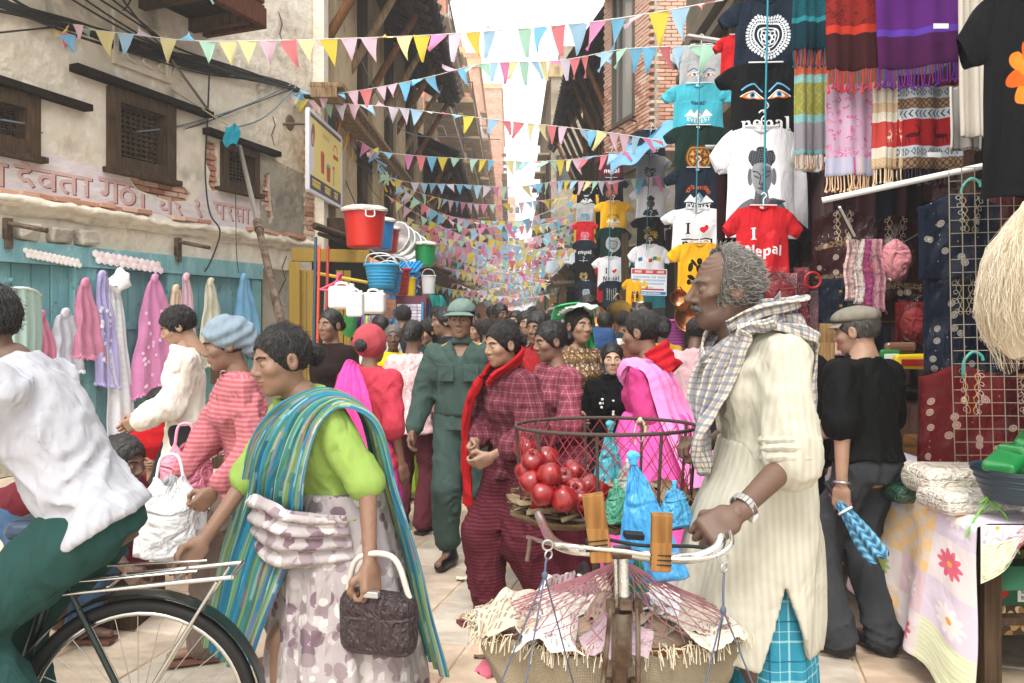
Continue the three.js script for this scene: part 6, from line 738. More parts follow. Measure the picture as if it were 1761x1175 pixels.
basket(656, 496, 9.8, 58, 42, 0x3aa8d8, 'light blue pierced basket hung under the bins'); basket(664, 500, 10.2, 52, 42, 0x1f7c5c, 'green basket behind the light blue one'); basket(684, 508, 10.5, 44, 46, 0xb82c2c, 'red basket behind the green one'); basket(672, 506, 10.0, 40, 40, 0x3c8cc8, 'blue basket squeezed between green and red');
for (let i = 0; i < 4; i++) { const o = thing('plastic_tray', ['blue slotted tray, highest of the stack', 'blue slotted tray, second of the stack', 'blue slotted tray, third of the stack', 'blue slotted tray, lowest of the stack'][i], 'tray', at(702 - i * 3, 458 + i * 15, 11 + i * 0.02), -0.3); part(o, 'base', RB(0.36, 0.03, 0.26, 0.01, 0, -0.03, 0, 0.5), mat(0x1f8cd0, 0.4)); for (let k = 0; k < 6; k++) part(o, 'slat', B(0.03, 0.05, 0.24, -0.14 + k * 0.056, 0.0, 0.02, 0.5), mat(0x2898dc, 0.4)); }
bin(703, 478, 520, 24, 10.6, 0xf0c820, 'yellow bucket hung beside the blue trays', { name: 'bucket', cat: 'bucket' }); bin(737, 474, 506, 25, 11.6, 0xe4e4e6, 'small white bucket below the green one', { name: 'bucket', cat: 'bucket', bail: 1 });
const can = (x0, x1, y0, y1, d, label, turn) => { const W = px2m(x1 - x0, d), H = px2m(y1 - y0, d), g = thing('jerrycan', label, 'jerrycan', at((x0 + x1) / 2, y1, d), turn); part(g, 'body', RB(W, H, W * 0.5, W * 0.14, 0, H / 2, 0), phys(0xf0f1f0, 0.45, { transmission: 0.15, thickness: 0 })); part(g, 'handle', T([[-W * 0.25, H * 0.97, 0], [-W * 0.2, H * 1.1, 0], [W * 0.15, H * 1.1, 0], [W * 0.2, H * 0.97, 0]], W * 0.05, 6), whitePl); part(g, 'cap', C(W * 0.09, W * 0.09, W * 0.12, 12, W * 0.34, H * 1.04, 0), whitePl); };
can(565, 612, 492, 532, 9, 'white plastic jerrycan, left of three on the string', 0.15); can(596, 626, 503, 545, 8.8, 'white plastic jerrycan, lowest in the middle of three', -0.2); can(622, 663, 503, 540, 9.1, 'white plastic jerrycan, right of three on the string', -0.1);
const hangers = thing('hanger_bunch', 'bunch of pink plastic clothes hangers above the jerrycans', 'hangers', at(585, 490, 9.2)); for (let i = 0; i < 6; i++) part(hangers, 'hanger', T([[-0.2, -0.06, i * 0.03], [0, 0.05, i * 0.03], [0.0, 0.12, i * 0.03], [0.03, 0.13, i * 0.03], [0, 0.05, i * 0.03 + 0.004], [0.2, -0.06, i * 0.03], [-0.19, -0.062, i * 0.03 + 0.003]], 0.011, 5, 40), mat(0xe85c84, 0.4));
[[543, 408, 600, 0x2c4a5c, 'dark blue broom stick standing by the yellow door'], [549, 425, 620, 0xd8502c, 'orange red broom stick standing by the yellow door'], [564, 424, 600, 0xa83428, 'dark red pole behind the broom sticks'], [613, 500, 660, 0x1f6c9c, 'blue upright pole of the left stall'], [727, 520, 640, 0x2878a0, 'blue upright pole at the end of the left stall'], [560, 500, 640, 0x8a9094, 'grey metal pole behind the broom sticks']].forEach(([x, y0, y1, c, l]) => solo('pole', rod(at(x, y0, 9.6), at(x - 4, y1, 9.4), 0.018), mat(c, 0.4), l, 'pole'));
const yw = metric(mat(0xa08232, 0.8, { bumpMap: woodB, bumpScale: 0.006 })), yd = thing('yellow_door', 'worn yellow wooden shop door left of the jerrycans', 'door', at(545, 600, 11.5).setY(0), 0.3); for (let i = 0; i < 4; i++) part(yd, 'plank', RB(0.1, 2.1, 0.05, 0.008, -0.2 + i * 0.11 + (i > 1 ? 0.3 : 0), 1.15, 0), yw); part(yd, 'lintel', [B(1.1, 0.18, 0.2, 0.2, 2.42, -0.1)], yw); part(yd, 'post', B(0.14, 2.3, 0.2, -0.32, 1.15, 0.05), yw); part(yd, 'lock', B(0.06, 0.18, 0.04, -0.28, 1.25, 0.14), mat(0x5c7c84, 0.5));
solo('yellow_rail', rod(at(545, 470, 9.8), at(632, 486, 10), 0.022), mat(0xd0b040, 0.6), 'yellow rail over the hangers', 'rail');
const pk = thing('packet_rack', 'rack of small white and lilac boxes under the yellow bucket', 'rack', at(706, 585, 10.4)); for (let c = 0; c < 4; c++) for (let r = 0; r < 11; r++) part(pk, 'box', RB(0.082, 0.036, 0.05, 0.003, (c - 1.5) * 0.088 + (c % 2) * 0.0, 0.03 + r * 0.042, c === 2 ? 0.03 : 0, 0, 0.06 * (r % 2)), mat(['#d8cce0', '#e6e0ea', '#f0e4ec', '#cfc4dc'][(c + r) % 4], 0.5)); part(pk, 'back', B(0.4, 0.6, 0.02, 0, 0.28, -0.05), mat(0x6a3a4a, 0.8));
const toy = thing('film_bag', 'clear bag of blue plastic toys beside the box rack', 'bag', at(684, 552, 10)); part(toy, 'toy', [S(0.07, 1, 1, 0.8, 14, 0, 0.1, 0), S(0.1, 0.9, 1.1, 0.8, 14, 0, -0.06, 0), S(0.04, 1, 1, 1, 8, -0.08, 0, 0.04), S(0.04, 1, 1, 1, 8, 0.08, 0, 0.04)], mat(0x3c6c90, 0.4)); part(toy, 'film', wob(S(0.16, 0.9, 1.3, 0.7, 20), 0.02, 14), wrap);
const gb = thing('film_bag', 'clear bag of coloured plastic spoons under the jerrycans', 'bag', at(638, 560, 9.6)); for (let i = 0; i < 9; i++) part(gb, 'spoon', rod([-0.12 + i * 0.03, -0.12, 0.01 * (i % 3)], [-0.1 + i * 0.025, 0.12, 0], 0.014), mat([0xd8509c, 0x50a8d8, 0xe8d850, 0x58b870][i % 4], 0.4)); part(gb, 'film', wob(S(0.18, 1, 0.9, 0.5, 20), 0.02, 14), wrap);
const gn = thing('green_net_bag', 'green net bag of scourers hanging left of the blue pole', 'bag', at(600, 560, 9.4)); part(gn, 'net', wob(S(0.1, 0.8, 1.3, 0.7, 16), 0.03, 16), mat(0x3c9c4c, 0.6)); part(gn, 'tie', rod([0, 0.12, 0], [0, 0.25, 0], 0.008), mat(0x3c9c4c, 0.6));
const tb = thing('folded_bag', 'teal plastic carrier hanging below the small white bucket', 'bag', at(748, 520, 11.5)); part(tb, 'bag', sheet((u, v) => [(u - 0.5) * 0.2 + 0.06 * sin(v * 4), -0.4 * v + 0.1, 0.04 * sin(u * 9 + v * 5)], 12, 14, 0.01), mat(0x1c8c84, 0.5)); part(tb, 'strap', rod([0, 0.1, 0], [0, 0.3, 0], 0.006), mat(0x1c8c84, 0.5));
for (const [x, y, c, l] of [[625, 592, 0x8c3c8c, 'purple drawer box stacked at the foot of the blue pole'], [626, 582, 0xd86c2c, 'orange drawer box on top of the purple one']]) { const o = thing('drawer_box', l, 'box', at(x, y, 8.9)); part(o, 'box', RB(0.2, 0.05, 0.16, 0.008), mat(c, 0.45)); part(o, 'rim', RB(0.22, 0.012, 0.18, 0.004, 0, 0.026, 0), mat(c, 0.35)); }
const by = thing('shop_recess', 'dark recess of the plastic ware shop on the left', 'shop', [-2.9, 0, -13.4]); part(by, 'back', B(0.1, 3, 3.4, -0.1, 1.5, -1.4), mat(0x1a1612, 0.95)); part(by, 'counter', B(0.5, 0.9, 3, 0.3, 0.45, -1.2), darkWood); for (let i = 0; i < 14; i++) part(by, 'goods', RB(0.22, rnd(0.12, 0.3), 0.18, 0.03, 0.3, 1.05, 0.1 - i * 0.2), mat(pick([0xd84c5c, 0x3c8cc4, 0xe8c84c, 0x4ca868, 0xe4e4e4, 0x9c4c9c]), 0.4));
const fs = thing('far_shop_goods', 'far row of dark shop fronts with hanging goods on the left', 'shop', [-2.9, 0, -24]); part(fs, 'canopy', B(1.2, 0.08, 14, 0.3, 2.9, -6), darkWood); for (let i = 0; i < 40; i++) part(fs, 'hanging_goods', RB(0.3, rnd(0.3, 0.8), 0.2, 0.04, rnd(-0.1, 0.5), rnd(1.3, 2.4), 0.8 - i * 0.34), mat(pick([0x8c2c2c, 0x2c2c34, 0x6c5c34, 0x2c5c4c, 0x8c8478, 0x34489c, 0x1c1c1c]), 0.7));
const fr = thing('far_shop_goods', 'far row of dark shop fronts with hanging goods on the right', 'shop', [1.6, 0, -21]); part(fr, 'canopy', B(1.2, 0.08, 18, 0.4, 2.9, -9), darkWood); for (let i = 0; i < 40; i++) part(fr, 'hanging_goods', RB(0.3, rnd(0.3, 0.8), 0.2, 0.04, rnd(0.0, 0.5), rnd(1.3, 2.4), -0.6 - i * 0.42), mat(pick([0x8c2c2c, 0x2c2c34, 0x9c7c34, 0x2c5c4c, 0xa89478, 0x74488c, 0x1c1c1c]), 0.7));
}
// ---------------------------------------------------------------- people: bodies as one meshed distance field, clothes as fields over them
function nets(f, lo, hi, c, col) {
const n = [0, 1, 2].map((i) => Math.ceil((hi[i] - lo[i]) / c) + 2), [nx, ny, nz] = n, val = new Float32Array(nx * ny * nz), K = 6;
for (let bz = 0; bz < nz; bz += K) for (let by = 0; by < ny; by += K) for (let bx = 0; bx < nx; bx += K) {
const ex = min(nx, bx + K), ey = min(ny, by + K), ez = min(nz, bz + K), h = K * c * 0.87, d = f(lo[0] + (bx + K / 2 - 0.5) * c, lo[1] + (by + K / 2 - 0.5) * c, lo[2] + (bz + K / 2 - 0.5) * c), skip = abs(d) > h * 1.5 + 0.02;
for (let k = bz; k < ez; k++) for (let j = by; j < ey; j++) for (let i = bx, o = (k * ny + j) * nx + bx; i < ex; i++, o++) val[o] = skip ? d : f(lo[0] + i * c, lo[1] + j * c, lo[2] + k * c);
}
const pos = [], idx = [], id = new Int32Array(nx * ny * nz).fill(-1), off = [0, 1, nx, nx + 1, nx * ny, nx * ny + 1, nx * ny + nx, nx * ny + nx + 1], ED = [[0, 1], [2, 3], [4, 5], [6, 7], [0, 2], [1, 3], [4, 6], [5, 7], [0, 4], [1, 5], [2, 6], [3, 7]];
for (let k = 0; k < nz - 1; k++) for (let j = 0; j < ny - 1; j++) for (let i = 0; i < nx - 1; i++) {
const o = (k * ny + j) * nx + i; let m = 0; for (let q = 0; q < 8; q++) if (val[o + off[q]] < 0) m |= 1 << q; if (m === 0 || m === 255) continue;
let x = 0, y = 0, z = 0, w = 0;
for (const [a, b] of ED) { const va = val[o + off[a]], vb = val[o + off[b]]; if ((va < 0) === (vb < 0)) continue; const t = va / (va - vb); x += (a & 1) + t * ((b & 1) - (a & 1)); y += ((a >> 1) & 1) + t * (((b >> 1) & 1) - ((a >> 1) & 1)); z += (a >> 2) + t * ((b >> 2) - (a >> 2)); w++; }
id[o] = pos.length / 3; pos.push(lo[0] + (i + x / w) * c, lo[1] + (j + y / w) * c, lo[2] + (k + z / w) * c);
}
const S3 = [1, nx, nx * ny];
for (let k = 1; k < nz - 1; k++) for (let j = 1; j < ny - 1; j++) for (let i = 1; i < nx - 1; i++) {
const o = (k * ny + j) * nx + i, v = val[o] < 0;
for (let a = 0; a < 3; a++) { if ((val[o + S3[a]] < 0) === v) continue; const u = S3[(a + 1) % 3], w = S3[(a + 2) % 3], A = id[o], Bq = id[o - u], Cq = id[o - u - w], D = id[o - w]; if (A < 0 || Bq < 0 || Cq < 0 || D < 0) continue; v ? idx.push(A, Bq, Cq, A, Cq, D) : idx.push(A, Cq, Bq, A, D, Cq); }
}
const g = new THREE.BufferGeometry(); g.setAttribute('position', new THREE.Float32BufferAttribute(pos, 3)); g.setIndex(idx); g.computeVertexNormals();
if (col) paint(g, col); return g;
}
function paint(g, col) { const p = g.attributes.position, c = new Float32Array(p.count * 3); for (let i = 0; i < p.count; i++) { const q = col(p.getX(i), p.getY(i), p.getZ(i)); c[i * 3] = q[0]; c[i * 3 + 1] = q[1]; c[i * 3 + 2] = q[2]; } g.setAttribute('color', new THREE.BufferAttribute(c, 3)); return g; }
const smin = (a, b, k) => { const h = max(k - abs(a - b), 0) / k; return min(a, b) - h * h * k * 0.25; }, smax = (a, b, k) => -smin(-a, -b, k);
const cap = (a, b, ra, rb = ra) => [a.x, a.y, a.z, b.x - a.x, b.y - a.y, b.z - a.z, ra, rb, 1 / max(1e-9, a.distanceToSquared(b))];
const capD = (c, x, y, z) => { const px = x - c[0], py = y - c[1], pz = z - c[2]; let h = (px * c[3] + py * c[4] + pz * c[5]) * c[8]; h = h < 0 ? 0 : h > 1 ? 1 : h; const qx = px - c[3] * h, qy = py - c[4] * h, qz = pz - c[5] * h; return sqrt(qx * qx + qy * qy + qz * qz) - (c[6] + (c[7] - c[6]) * h); };
const ell = (x, y, z, cx, cy, cz, rx, ry, rz) => { x = (x - cx) / rx; y = (y - cy) / ry; z = (z - cz) / rz; const k = sqrt(x * x + y * y + z * z), x2 = x / rx, y2 = y / ry, z2 = z / rz, g = sqrt(x2 * x2 + y2 * y2 + z2 * z2); return g < 1e-6 ? -min(rx, ry, rz) : k * (k - 1) / g; };
function loft(P, x, y, z, e = 0) {   // P: rows of [y, rx, rz, z offset]
const n = P.length; let i = 0; while (i < n - 2 && y > P[i + 1][0]) i++;
const a = P[i], b = P[i + 1], t = fd(clamp((y - a[0]) / (b[0] - a[0]))), rx = a[1] + (b[1] - a[1]) * t + e, rz = a[2] + (b[2] - a[2]) * t + e, zo = lerp(a[3] || 0, b[3] || 0, t);
const X = x / rx, Z = (z - zo) / rz, d = (sqrt(X * X + Z * Z) - 1) * min(rx, rz), dy = max(P[0][0] - y, y - P[n - 1][0]);
return dy > 0 ? hypot(max(d, 0), dy) : max(d, dy);
}
const V3 = (a) => a.isVector3 ? a.clone() : V(...a);
// ---- heads
const skinTone = { dark: [0.112, 0.06, 0.038], brown: [0.22, 0.122, 0.078], tan: [0.33, 0.195, 0.128], fair: [0.46, 0.29, 0.2] };
const hairT = dtex(128, (u, v) => 0.5 + 0.35 * ns(u * 60, v * 4, 0, 60) + 0.25 * ns(u * 110, v * 6, 5, 110), 9, false);
const hairMat = (c) => metric(mat(c, 0.55, { bumpMap: hairT, bumpScale: 0.006 })), hairK = hairMat(0x120e0c), hairG = hairMat(0x4c4a46), skinM = mat(0xffffff, 0.55, { vertexColors: true, bumpMap: bumpFine, bumpScale: 0.0006 });
const headCache = {}, eyeM = mat(0xffffff, 0.25, { vertexColors: true });
function headField(x, y, z, o) {
const ax = abs(x), thin = o.old ? 0.006 : 0, w = o.fem ? 0.95 : 1;
let d = ell(x, y, z, 0, 0.03, -0.018, 0.076 * w, 0.088, 0.095);
d = smin(d, ell(x, y, z, 0, -0.03, 0.03, 0.059 * w - thin, 0.086, 0.062), 0.03);
d = smin(d, ell(x, y, z, 0, -0.074, 0.034, 0.044 * w, 0.036, 0.044), 0.025);
d = smin(d, ell(x, y, z, 0, -0.1, 0.062, 0.019, 0.015, 0.017), 0.025);
d = smin(d, capD(HC.brow, ax, y, z) + (o.fem ? 0.003 : 0), 0.014);
d = smin(d, ell(ax, y, z, 0.043, -0.022, 0.06, 0.021, 0.02, 0.022), 0.022);
d = smax(d, -ell(ax, y, z, 0.031, 0.002, 0.1, 0.0165, 0.0115, 0.02), 0.014);
if (o.old) d = smax(d, -ell(ax, y, z, 0.062, -0.055, 0.05, 0.018, 0.026, 0.03), 0.03);
d = smin(d, ell(ax, y, z, 0.031, 0.0, 0.077, 0.0125, 0.0115, 0.0115), 0.004);
d = smin(d, capD(o.old ? HC.nose2 : HC.nose, x, y, z), 0.012); d = smin(d, ell(ax, y, z, 0.012, -0.033, 0.094, 0.0095, 0.0075, 0.0105), 0.008);
d = smin(d, ell(x, y, z, 0, -0.0575, 0.087, 0.023, 0.0058, 0.0115), 0.006); d = smin(d, ell(x, y, z, 0, -0.069, 0.0855, 0.019, 0.0066, 0.0105), 0.006);
d = smax(d, -ell(x, y, z, 0, -0.063, 0.1, 0.02, 0.0014, 0.01), 0.003);
d = smin(d, max(ell(ax, y, z, 0.079, -0.006, -0.008, 0.0115, 0.034, 0.021), -ell(ax, y, z, 0.092, -0.002, -0.003, 0.009, 0.021, 0.0125)), 0.006);
d = smin(d, capD(HC.neck, x, y, z) + (o.fem ? 0.008 : 0), 0.03);
if (o.old && abs(d) < 0.02 && z > 0.02) d += 0.0011 * sin(y * 420 + 3 * sin(ax * 60)) * sst(0.045, 0.06, y) + 0.0012 * sin((ax - y * 0.4) * 330) * sst(0.02, 0.045, ax) * sst(0.02, -0.03, y);
return d;
}
const HC = { brow: cap(V(0.012, 0.02, 0.083), V(0.042, 0.024, 0.07), 0.009, 0.007), nose: cap(V(0, 0.016, 0.084), V(0, -0.026, 0.104), 0.0075, 0.0118), nose2: cap(V(0, 0.018, 0.084), V(0, -0.027, 0.112), 0.0085, 0.0125), neck: cap(V(0, -0.06, -0.022), V(0, -0.2, -0.045), 0.053, 0.056) };
function head(o) {
const key = [o.fem, o.old, o.hair, o.cell].join(); if (headCache[key]) return headCache[key];
const c = o.cell ?? 0.005, skin = nets((x, y, z) => headField(x, y, z, o), [-0.11, -0.21, -0.13], [0.11, 0.14, 0.14], c);
let hf; const face = (x, y, z, up) => ell(x, y, z, 0, -0.045 + up, 0.085, 0.072, 0.098, 0.082), base = (x, y, z, e) => min(ell(x, y, z, 0, 0.03, -0.018, 0.076 + e, 0.088 + e, 0.095 + e));
const st = (x, y, z) => 0.0035 * ns(x * 60, y * 60, z * 60) + 0.002 * sin(atan2(x, z) * 40 + y * 40);
if (o.hair === 'balding') hf = (x, y, z) => smax(smax(base(x, y, z, 0.013) + 1.6 * st(x, y, z), -ell(x, y, z, 0, 0.045, 0.095, 0.085, 0.105, 0.115), 0.012), -(y + 0.062 - 0.3 * max(0, z)), 0.01);
else if (o.hair === 'bun') hf = (x, y, z) => min(smax(smax(base(x, y, z, 0.009) + st(x, y, z), -face(x, y, z, 0.006), 0.008), -(y + 0.05 - 0.5 * max(0, z)), 0.01), ell(x, y, z, 0, -0.005, -0.13, 0.042, 0.042, 0.035) + st(x, y, z));
else if (o.hair === 'long') hf = (x, y, z) => smin(smax(base(x, y, z, 0.013) + st(x, y, z), -face(x, y, z, 0.0), 0.008), smax(ell(x, y, z, 0, -0.1, -0.06, 0.082, 0.17, 0.05) + 1.5 * st(x, y, z), -ell(x, y, z, 0, -0.14, 0.06, 0.06, 0.14, 0.1), 0.01), 0.02);
else if (o.hair === 'crop') hf = (x, y, z) => smax(smax(base(x, y, z, 0.007) + 0.6 * st(x, y, z), -face(x, y, z, 0.008), 0.006), -(y + 0.045 - 0.55 * max(0, z)), 0.008);
else hf = (x, y, z) => smax(smax(base(x, y, z, 0.016) + 1.4 * st(x, y, z), -face(x, y, z, 0.002), 0.008), -(y + 0.045 - 0.55 * max(0, z)), 0.008);
const hair = [nets(hf, [-0.11, -0.29, -0.18], [0.11, 0.14, 0.12], c)];
for (const s of [-1, 1]) hair.push(T([[s * 0.014, 0.021, 0.0925], [s * 0.03, 0.0265, 0.088], [s * 0.047, 0.021, 0.072]], 0.0036, 5, 8));
if (o.beard) hair.push(nets((x, y, z) => smax(smax(headField(x, y, z, o) - 0.006 + 0.6 * st(x, y, z), y + 0.045 + 0.25 * abs(x), 0.004), smax(-(y + 0.122), max(-(z - 0.0 - 0), -ell(x, y, z, 0, -0.064, 0.1, 0.024, 0.011, 0.03)), 0.004), 0.004), [-0.09, -0.15, -0.02], [0.09, -0.02, 0.12], c));
if (o.mustache) hair.push(nets((x, y, z) => ell(abs(x), y, z, 0.012, -0.05 - 0.3 * abs(x), 0.094 - 0.25 * abs(x), 0.02, 0.0075, 0.008) + 1.2 * st(x, y, z), [-0.05, -0.09, 0.05], [0.05, -0.02, 0.12], 0.003));
const eyes = [-1, 1].map((s) => { const g = S(0.0108, 1, 0.7, 1, 14, s * 0.031, 0.0, 0.0782); return paint(g, (x, y, z) => { const r = hypot(x - s * 0.031, y + 0.0005); return r < 0.005 && z > 0.08 ? [0.012, 0.008, 0.006] : [0.26, 0.22, 0.19]; }); });
return headCache[key] = { skin, hair: M(hair), eyes };
}
// ---- hands: wrist at the origin, fingers along +y, palm to +z, thumb on +x (a right hand)
const handCache = {};
function hand(curl, c = 0.0042) {
const key = curl + '_' + c; if (handCache[key]) return handCache[key];
const L = [], F4 = [[0.03, 0.07, 0.0088], [0.0105, 0.078, 0.0092], [-0.0105, 0.072, 0.0088], [-0.03, 0.057, 0.0076]];
F4.forEach(([x, len, r], i) => { let p = V(x * 0.95, 0.086 - abs(x) * 0.15, 0), a = curl * (0.55 + 0.12 * i); for (const [q, k] of [[0.46, 1], [0.3, 1.15], [0.24, 0.8]]) { const n = p.clone().add(V(x * 0.12 * q, cos(a) * len * q, sin(a) * len * q)); L.push(cap(p, n, r, r * 0.92)); r *= 0.93; p = n; a += curl * k; } });
const t0 = V(0.024, 0.022, 0.006), t1 = V(0.05, 0.05, 0.016 + curl * 0.014), t2 = V(0.056 - curl * 0.012, 0.078, 0.024 + curl * 0.024), t3 = V(0.052 - curl * 0.026, 0.098, 0.03 + curl * 0.03); L.push(cap(t0, t1, 0.015, 0.0118), cap(t1, t2, 0.011, 0.01), cap(t2, t3, 0.0098, 0.008));
const palm = (x, y, z) => { const qx = max(abs(x) - 0.026 - 0.05 * y, 0), qy = max(abs(y - 0.046) - 0.032, 0), qz = max(abs(z) - 0.004, 0); return sqrt(qx * qx + qy * qy + qz * qz) - 0.0125; };
const wr = cap(V(0, -0.05, 0), V(0, 0.02, 0), 0.025, 0.024);
return handCache[key] = nets((x, y, z) => { let d = palm(x, y, z); d = smin(d, capD(wr, x * 0.92, y, z * 1.2), 0.02); let fm = 1; for (let i = 0; i < 12; i++) fm = min(fm, capD(L[i], x, y, z)); d = smin(d, fm, 0.007); for (let i = 12; i < 15; i++) d = smin(d, capD(L[i], x, y, z), 0.01); return d; }, [-0.06, -0.06, -0.03], [0.085, 0.185, 0.11], c);
}
function orient(g, pos, dir, palm, mirror) {
const y = dir.clone().normalize(), z = palm.clone().addScaledVector(y, -palm.dot(y)).normalize(), x = y.clone().cross(z); g = g.clone(); if (mirror) { g.scale(-1, 1, 1); const ix = g.index.array; for (let i = 0; i < ix.length; i += 3) { const t = ix[i]; ix[i] = ix[i + 1]; ix[i + 1] = t; } g.setIndex(new THREE.BufferAttribute(ix.slice(), 1)); g.computeVertexNormals(); }
return g.applyMatrix4(new THREE.Matrix4().makeBasis(x, y, z).setPosition(pos));
}
function ik(Sx, Tx, a, b, hint) { const d = Tx.clone().sub(Sx), Lh = clamp(d.length(), 0.06, a + b - 0.003); d.normalize(); const al = (a * a + Lh * Lh - b * b) / (2 * Lh), h = sqrt(max(0, a * a - al * al)), n = hint.clone().addScaledVector(d, -hint.dot(d)).normalize(); return [Sx.clone().addScaledVector(d, al).addScaledVector(n, h), Sx.clone().addScaledVector(d, Lh)]; }
const cloth = (c, o = {}) => metric(mat(c, 0.92, { bumpMap: crease, bumpScale: 0.022, ...o }));
const tex = (m, rep) => metric(m);
const PM = [[-0.13, 0.09, 0.07], [-0.05, 0.158, 0.108], [0.06, 0.15, 0.1], [0.17, 0.14, 0.095], [0.31, 0.16, 0.108, 0.005], [0.395, 0.162, 0.096], [0.445, 0.13, 0.076, -0.005], [0.487, 0.08, 0.062, -0.01], [0.53, 0.055, 0.055, -0.01]];
const PFm = [[-0.14, 0.09, 0.07], [-0.04, 0.168, 0.115, -0.005], [0.06, 0.145, 0.1], [0.16, 0.122, 0.088], [0.3, 0.145, 0.118, 0.018], [0.4, 0.148, 0.09, 0.004], [0.455, 0.115, 0.068, -0.005], [0.49, 0.065, 0.055, -0.01], [0.52, 0.05, 0.05, -0.01]];
function person(o) {
const h = o.h ?? 1.6, sc = h / 1.7, g = thing('person', o.label, 'person', o.p, o.yaw ?? 0, o.group); g.scale.setScalar(sc);
g.updateMatrixWorld(); const loc = (w) => g.worldToLocal(w.clone()), fem = o.fem, cell = o.cell ?? 0.016, tone = skinTone[o.skin ?? 'brown'], sd = (o.sd = (person.n = (person.n ?? 0) + 1));
const pel = V3(o.pel ?? [0, 0.93, 0]), q = new THREE.Quaternion().setFromEuler(new THREE.Euler(o.lean ?? 0.03, o.twist ?? 0, o.side ?? 0, 'YXZ')), qi = q.clone().invert(), me = new THREE.Matrix4().makeRotationFromQuaternion(qi).elements;
const tf = (x, y, z) => V(x, y, z).applyQuaternion(q).add(pel), sw = fem ? 0.15 : 0.172;
const J = { neck: tf(0, 0.5, -0.01), head: tf(0, 0.635 - (o.hz ?? 0) * 0.25, 0.022 + (o.hz ?? 0)), sh: { L: tf(sw, 0.412, -0.01), R: tf(-sw, 0.412, -0.01) }, hip: { L: V(0.085, -0.03, 0).add(pel), R: V(-0.085, -0.03, 0).add(pel) } };
const A = { L: o.armL ?? {}, R: o.armR ?? {} }, Gq = { L: o.legL ?? {}, R: o.legR ?? {} }, arm = {}, leg = {};
for (const s of ['L', 'R']) {
const m = s === 'L' ? 1 : -1, a = A[s], T0 = a.world ? loc(a.world) : V3(a.w ?? [m * (sw + 0.06), pel.y - 0.1 + (a.dy ?? 0), 0.04]);
const [e, w] = ik(J.sh[s], T0, 0.28, 0.25, V3(a.hint ?? [m * 0.35, -0.2, -1])); arm[s] = { e, w, dir: a.dir ? V3(a.dir) : w.clone().sub(e).normalize(), palm: V3(a.palm ?? [-m, 0, 0.25]), curl: a.curl ?? 0.35 };
const l = Gq[s], t = V3(l.a ?? [m * 0.1, 0.085, -0.02]), [k, an] = ik(J.hip[s], t, 0.43, 0.42, V3(l.hint ?? [m * 0.1, 0, 1])); leg[s] = { k, an, toe: l.toe ? V3(l.toe) : an.clone().add(V(m * 0.03, -0.045, 0.15)) };
}
const TL = (x, y, z) => { x -= pel.x; y -= pel.y; z -= pel.z; return [me[0] * x + me[4] * y + me[8] * z, me[1] * x + me[5] * y + me[9] * z, me[2] * x + me[6] * y + me[10] * z]; };
const prof = fem ? PFm : PM, fat = o.fat ?? 0, hq = new THREE.Quaternion().setFromEuler(new THREE.Euler((o.hp ?? 0) + (o.lean ?? 0) * 0.4, o.hy ?? 0, o.hr ?? 0, 'YXZ'));
const all = [J.head, J.neck, J.sh.L, J.sh.R, arm.L.e, arm.L.w, arm.R.e, arm.R.w, J.hip.L, J.hip.R, leg.L.k, leg.R.k, leg.L.an, leg.R.an, leg.L.toe, leg.R.toe], lo = [0, 1, 2].map((i) => min(...all.map((p) => p.getComponent(i))) - 0.17), hi = [0, 1, 2].map((i) => max(...all.map((p) => p.getComponent(i))) + 0.17); lo[1] = max(lo[1], -0.02);
const caps = []; const k9 = fem ? 0.88 : 1;
for (const s of ['L', 'R']) { const a = arm[s], l = leg[s], lk = o.bottom && o.bottom.name !== 'trousers' ? 0.62 : 1; caps.push(cap(J.sh[s], a.e, 0.047 * k9, 0.036 * k9), cap(a.e, a.w, 0.038 * k9, 0.025 * k9), cap(J.hip[s], l.k, 0.078 * lk, 0.052 * lk), cap(l.k, l.an, 0.052 * lk, 0.032), cap(l.an.clone().add(V(0, -0.02, -0.02)), l.toe, 0.034, 0.022)); }
caps.push(cap(J.neck, J.head.clone().add(V(0, -0.07, -0.03)), 0.052 * k9, 0.05 * k9));
const flesh = (x, y, z) => { const t = TL(x, y, z); let d = loft(prof, t[0], t[1], t[2], -0.012 + fat); for (const c of caps) d = smin(d, capD(c, x, y, z), 0.03); return d; };
const tint = (k) => (x, y, z) => { const n = 1 + 0.08 * ns(x * 30, y * 30, z * 30); return tone.map((c) => c * n * k); };
const hd = head({ fem, old: o.old, hair: o.hair ?? (fem ? 'bun' : 'short'), beard: o.beard, mustache: o.mustache, cell: o.hcell ?? (cell > 0.018 ? 0.009 : 0.006) });
const hM = new THREE.Matrix4().compose(J.head, hq, V(1, 1, 1)), lip = fem ? [1.15, 0.72, 0.72] : [0.95, 0.75, 0.72];
const hskin = paint(hd.skin.clone(), (x, y, z) => { const n = 1 + 0.07 * ns(x * 50, y * 50, z * 50), l = sst(0.012, 0.004, abs(y + 0.064)) * sst(0.028, 0.016, abs(x)) * sst(0.07, 0.08, z); const b = o.stubble ? 1 - 0.25 * sst(-0.03, -0.06, y) * sst(0, 0.03, z) : 1; return tone.map((c, i) => c * n * b * lerp(1, lip[i], l)); }).applyMatrix4(hM);
const skin = [nets(flesh, lo, hi, cell, tint(1)), hskin];
for (const s of ['L', 'R']) if (!A[s].hide) skin.push(paint(orient(hand(arm[s].curl, o.hand ?? (cell > 0.018 ? 0.008 : 0.0055)), arm[s].w.clone().addScaledVector(arm[s].dir, 0.01), arm[s].dir, arm[s].palm, s === 'L'), tint(0.95)));
part(g, 'body', skin, skinM);
part(g, 'hair', hd.hair.clone().applyMatrix4(hM), o.hairM ?? hairK); for (const e of hd.eyes) part(g, 'eye', e.clone().applyMatrix4(hM), eyeM);
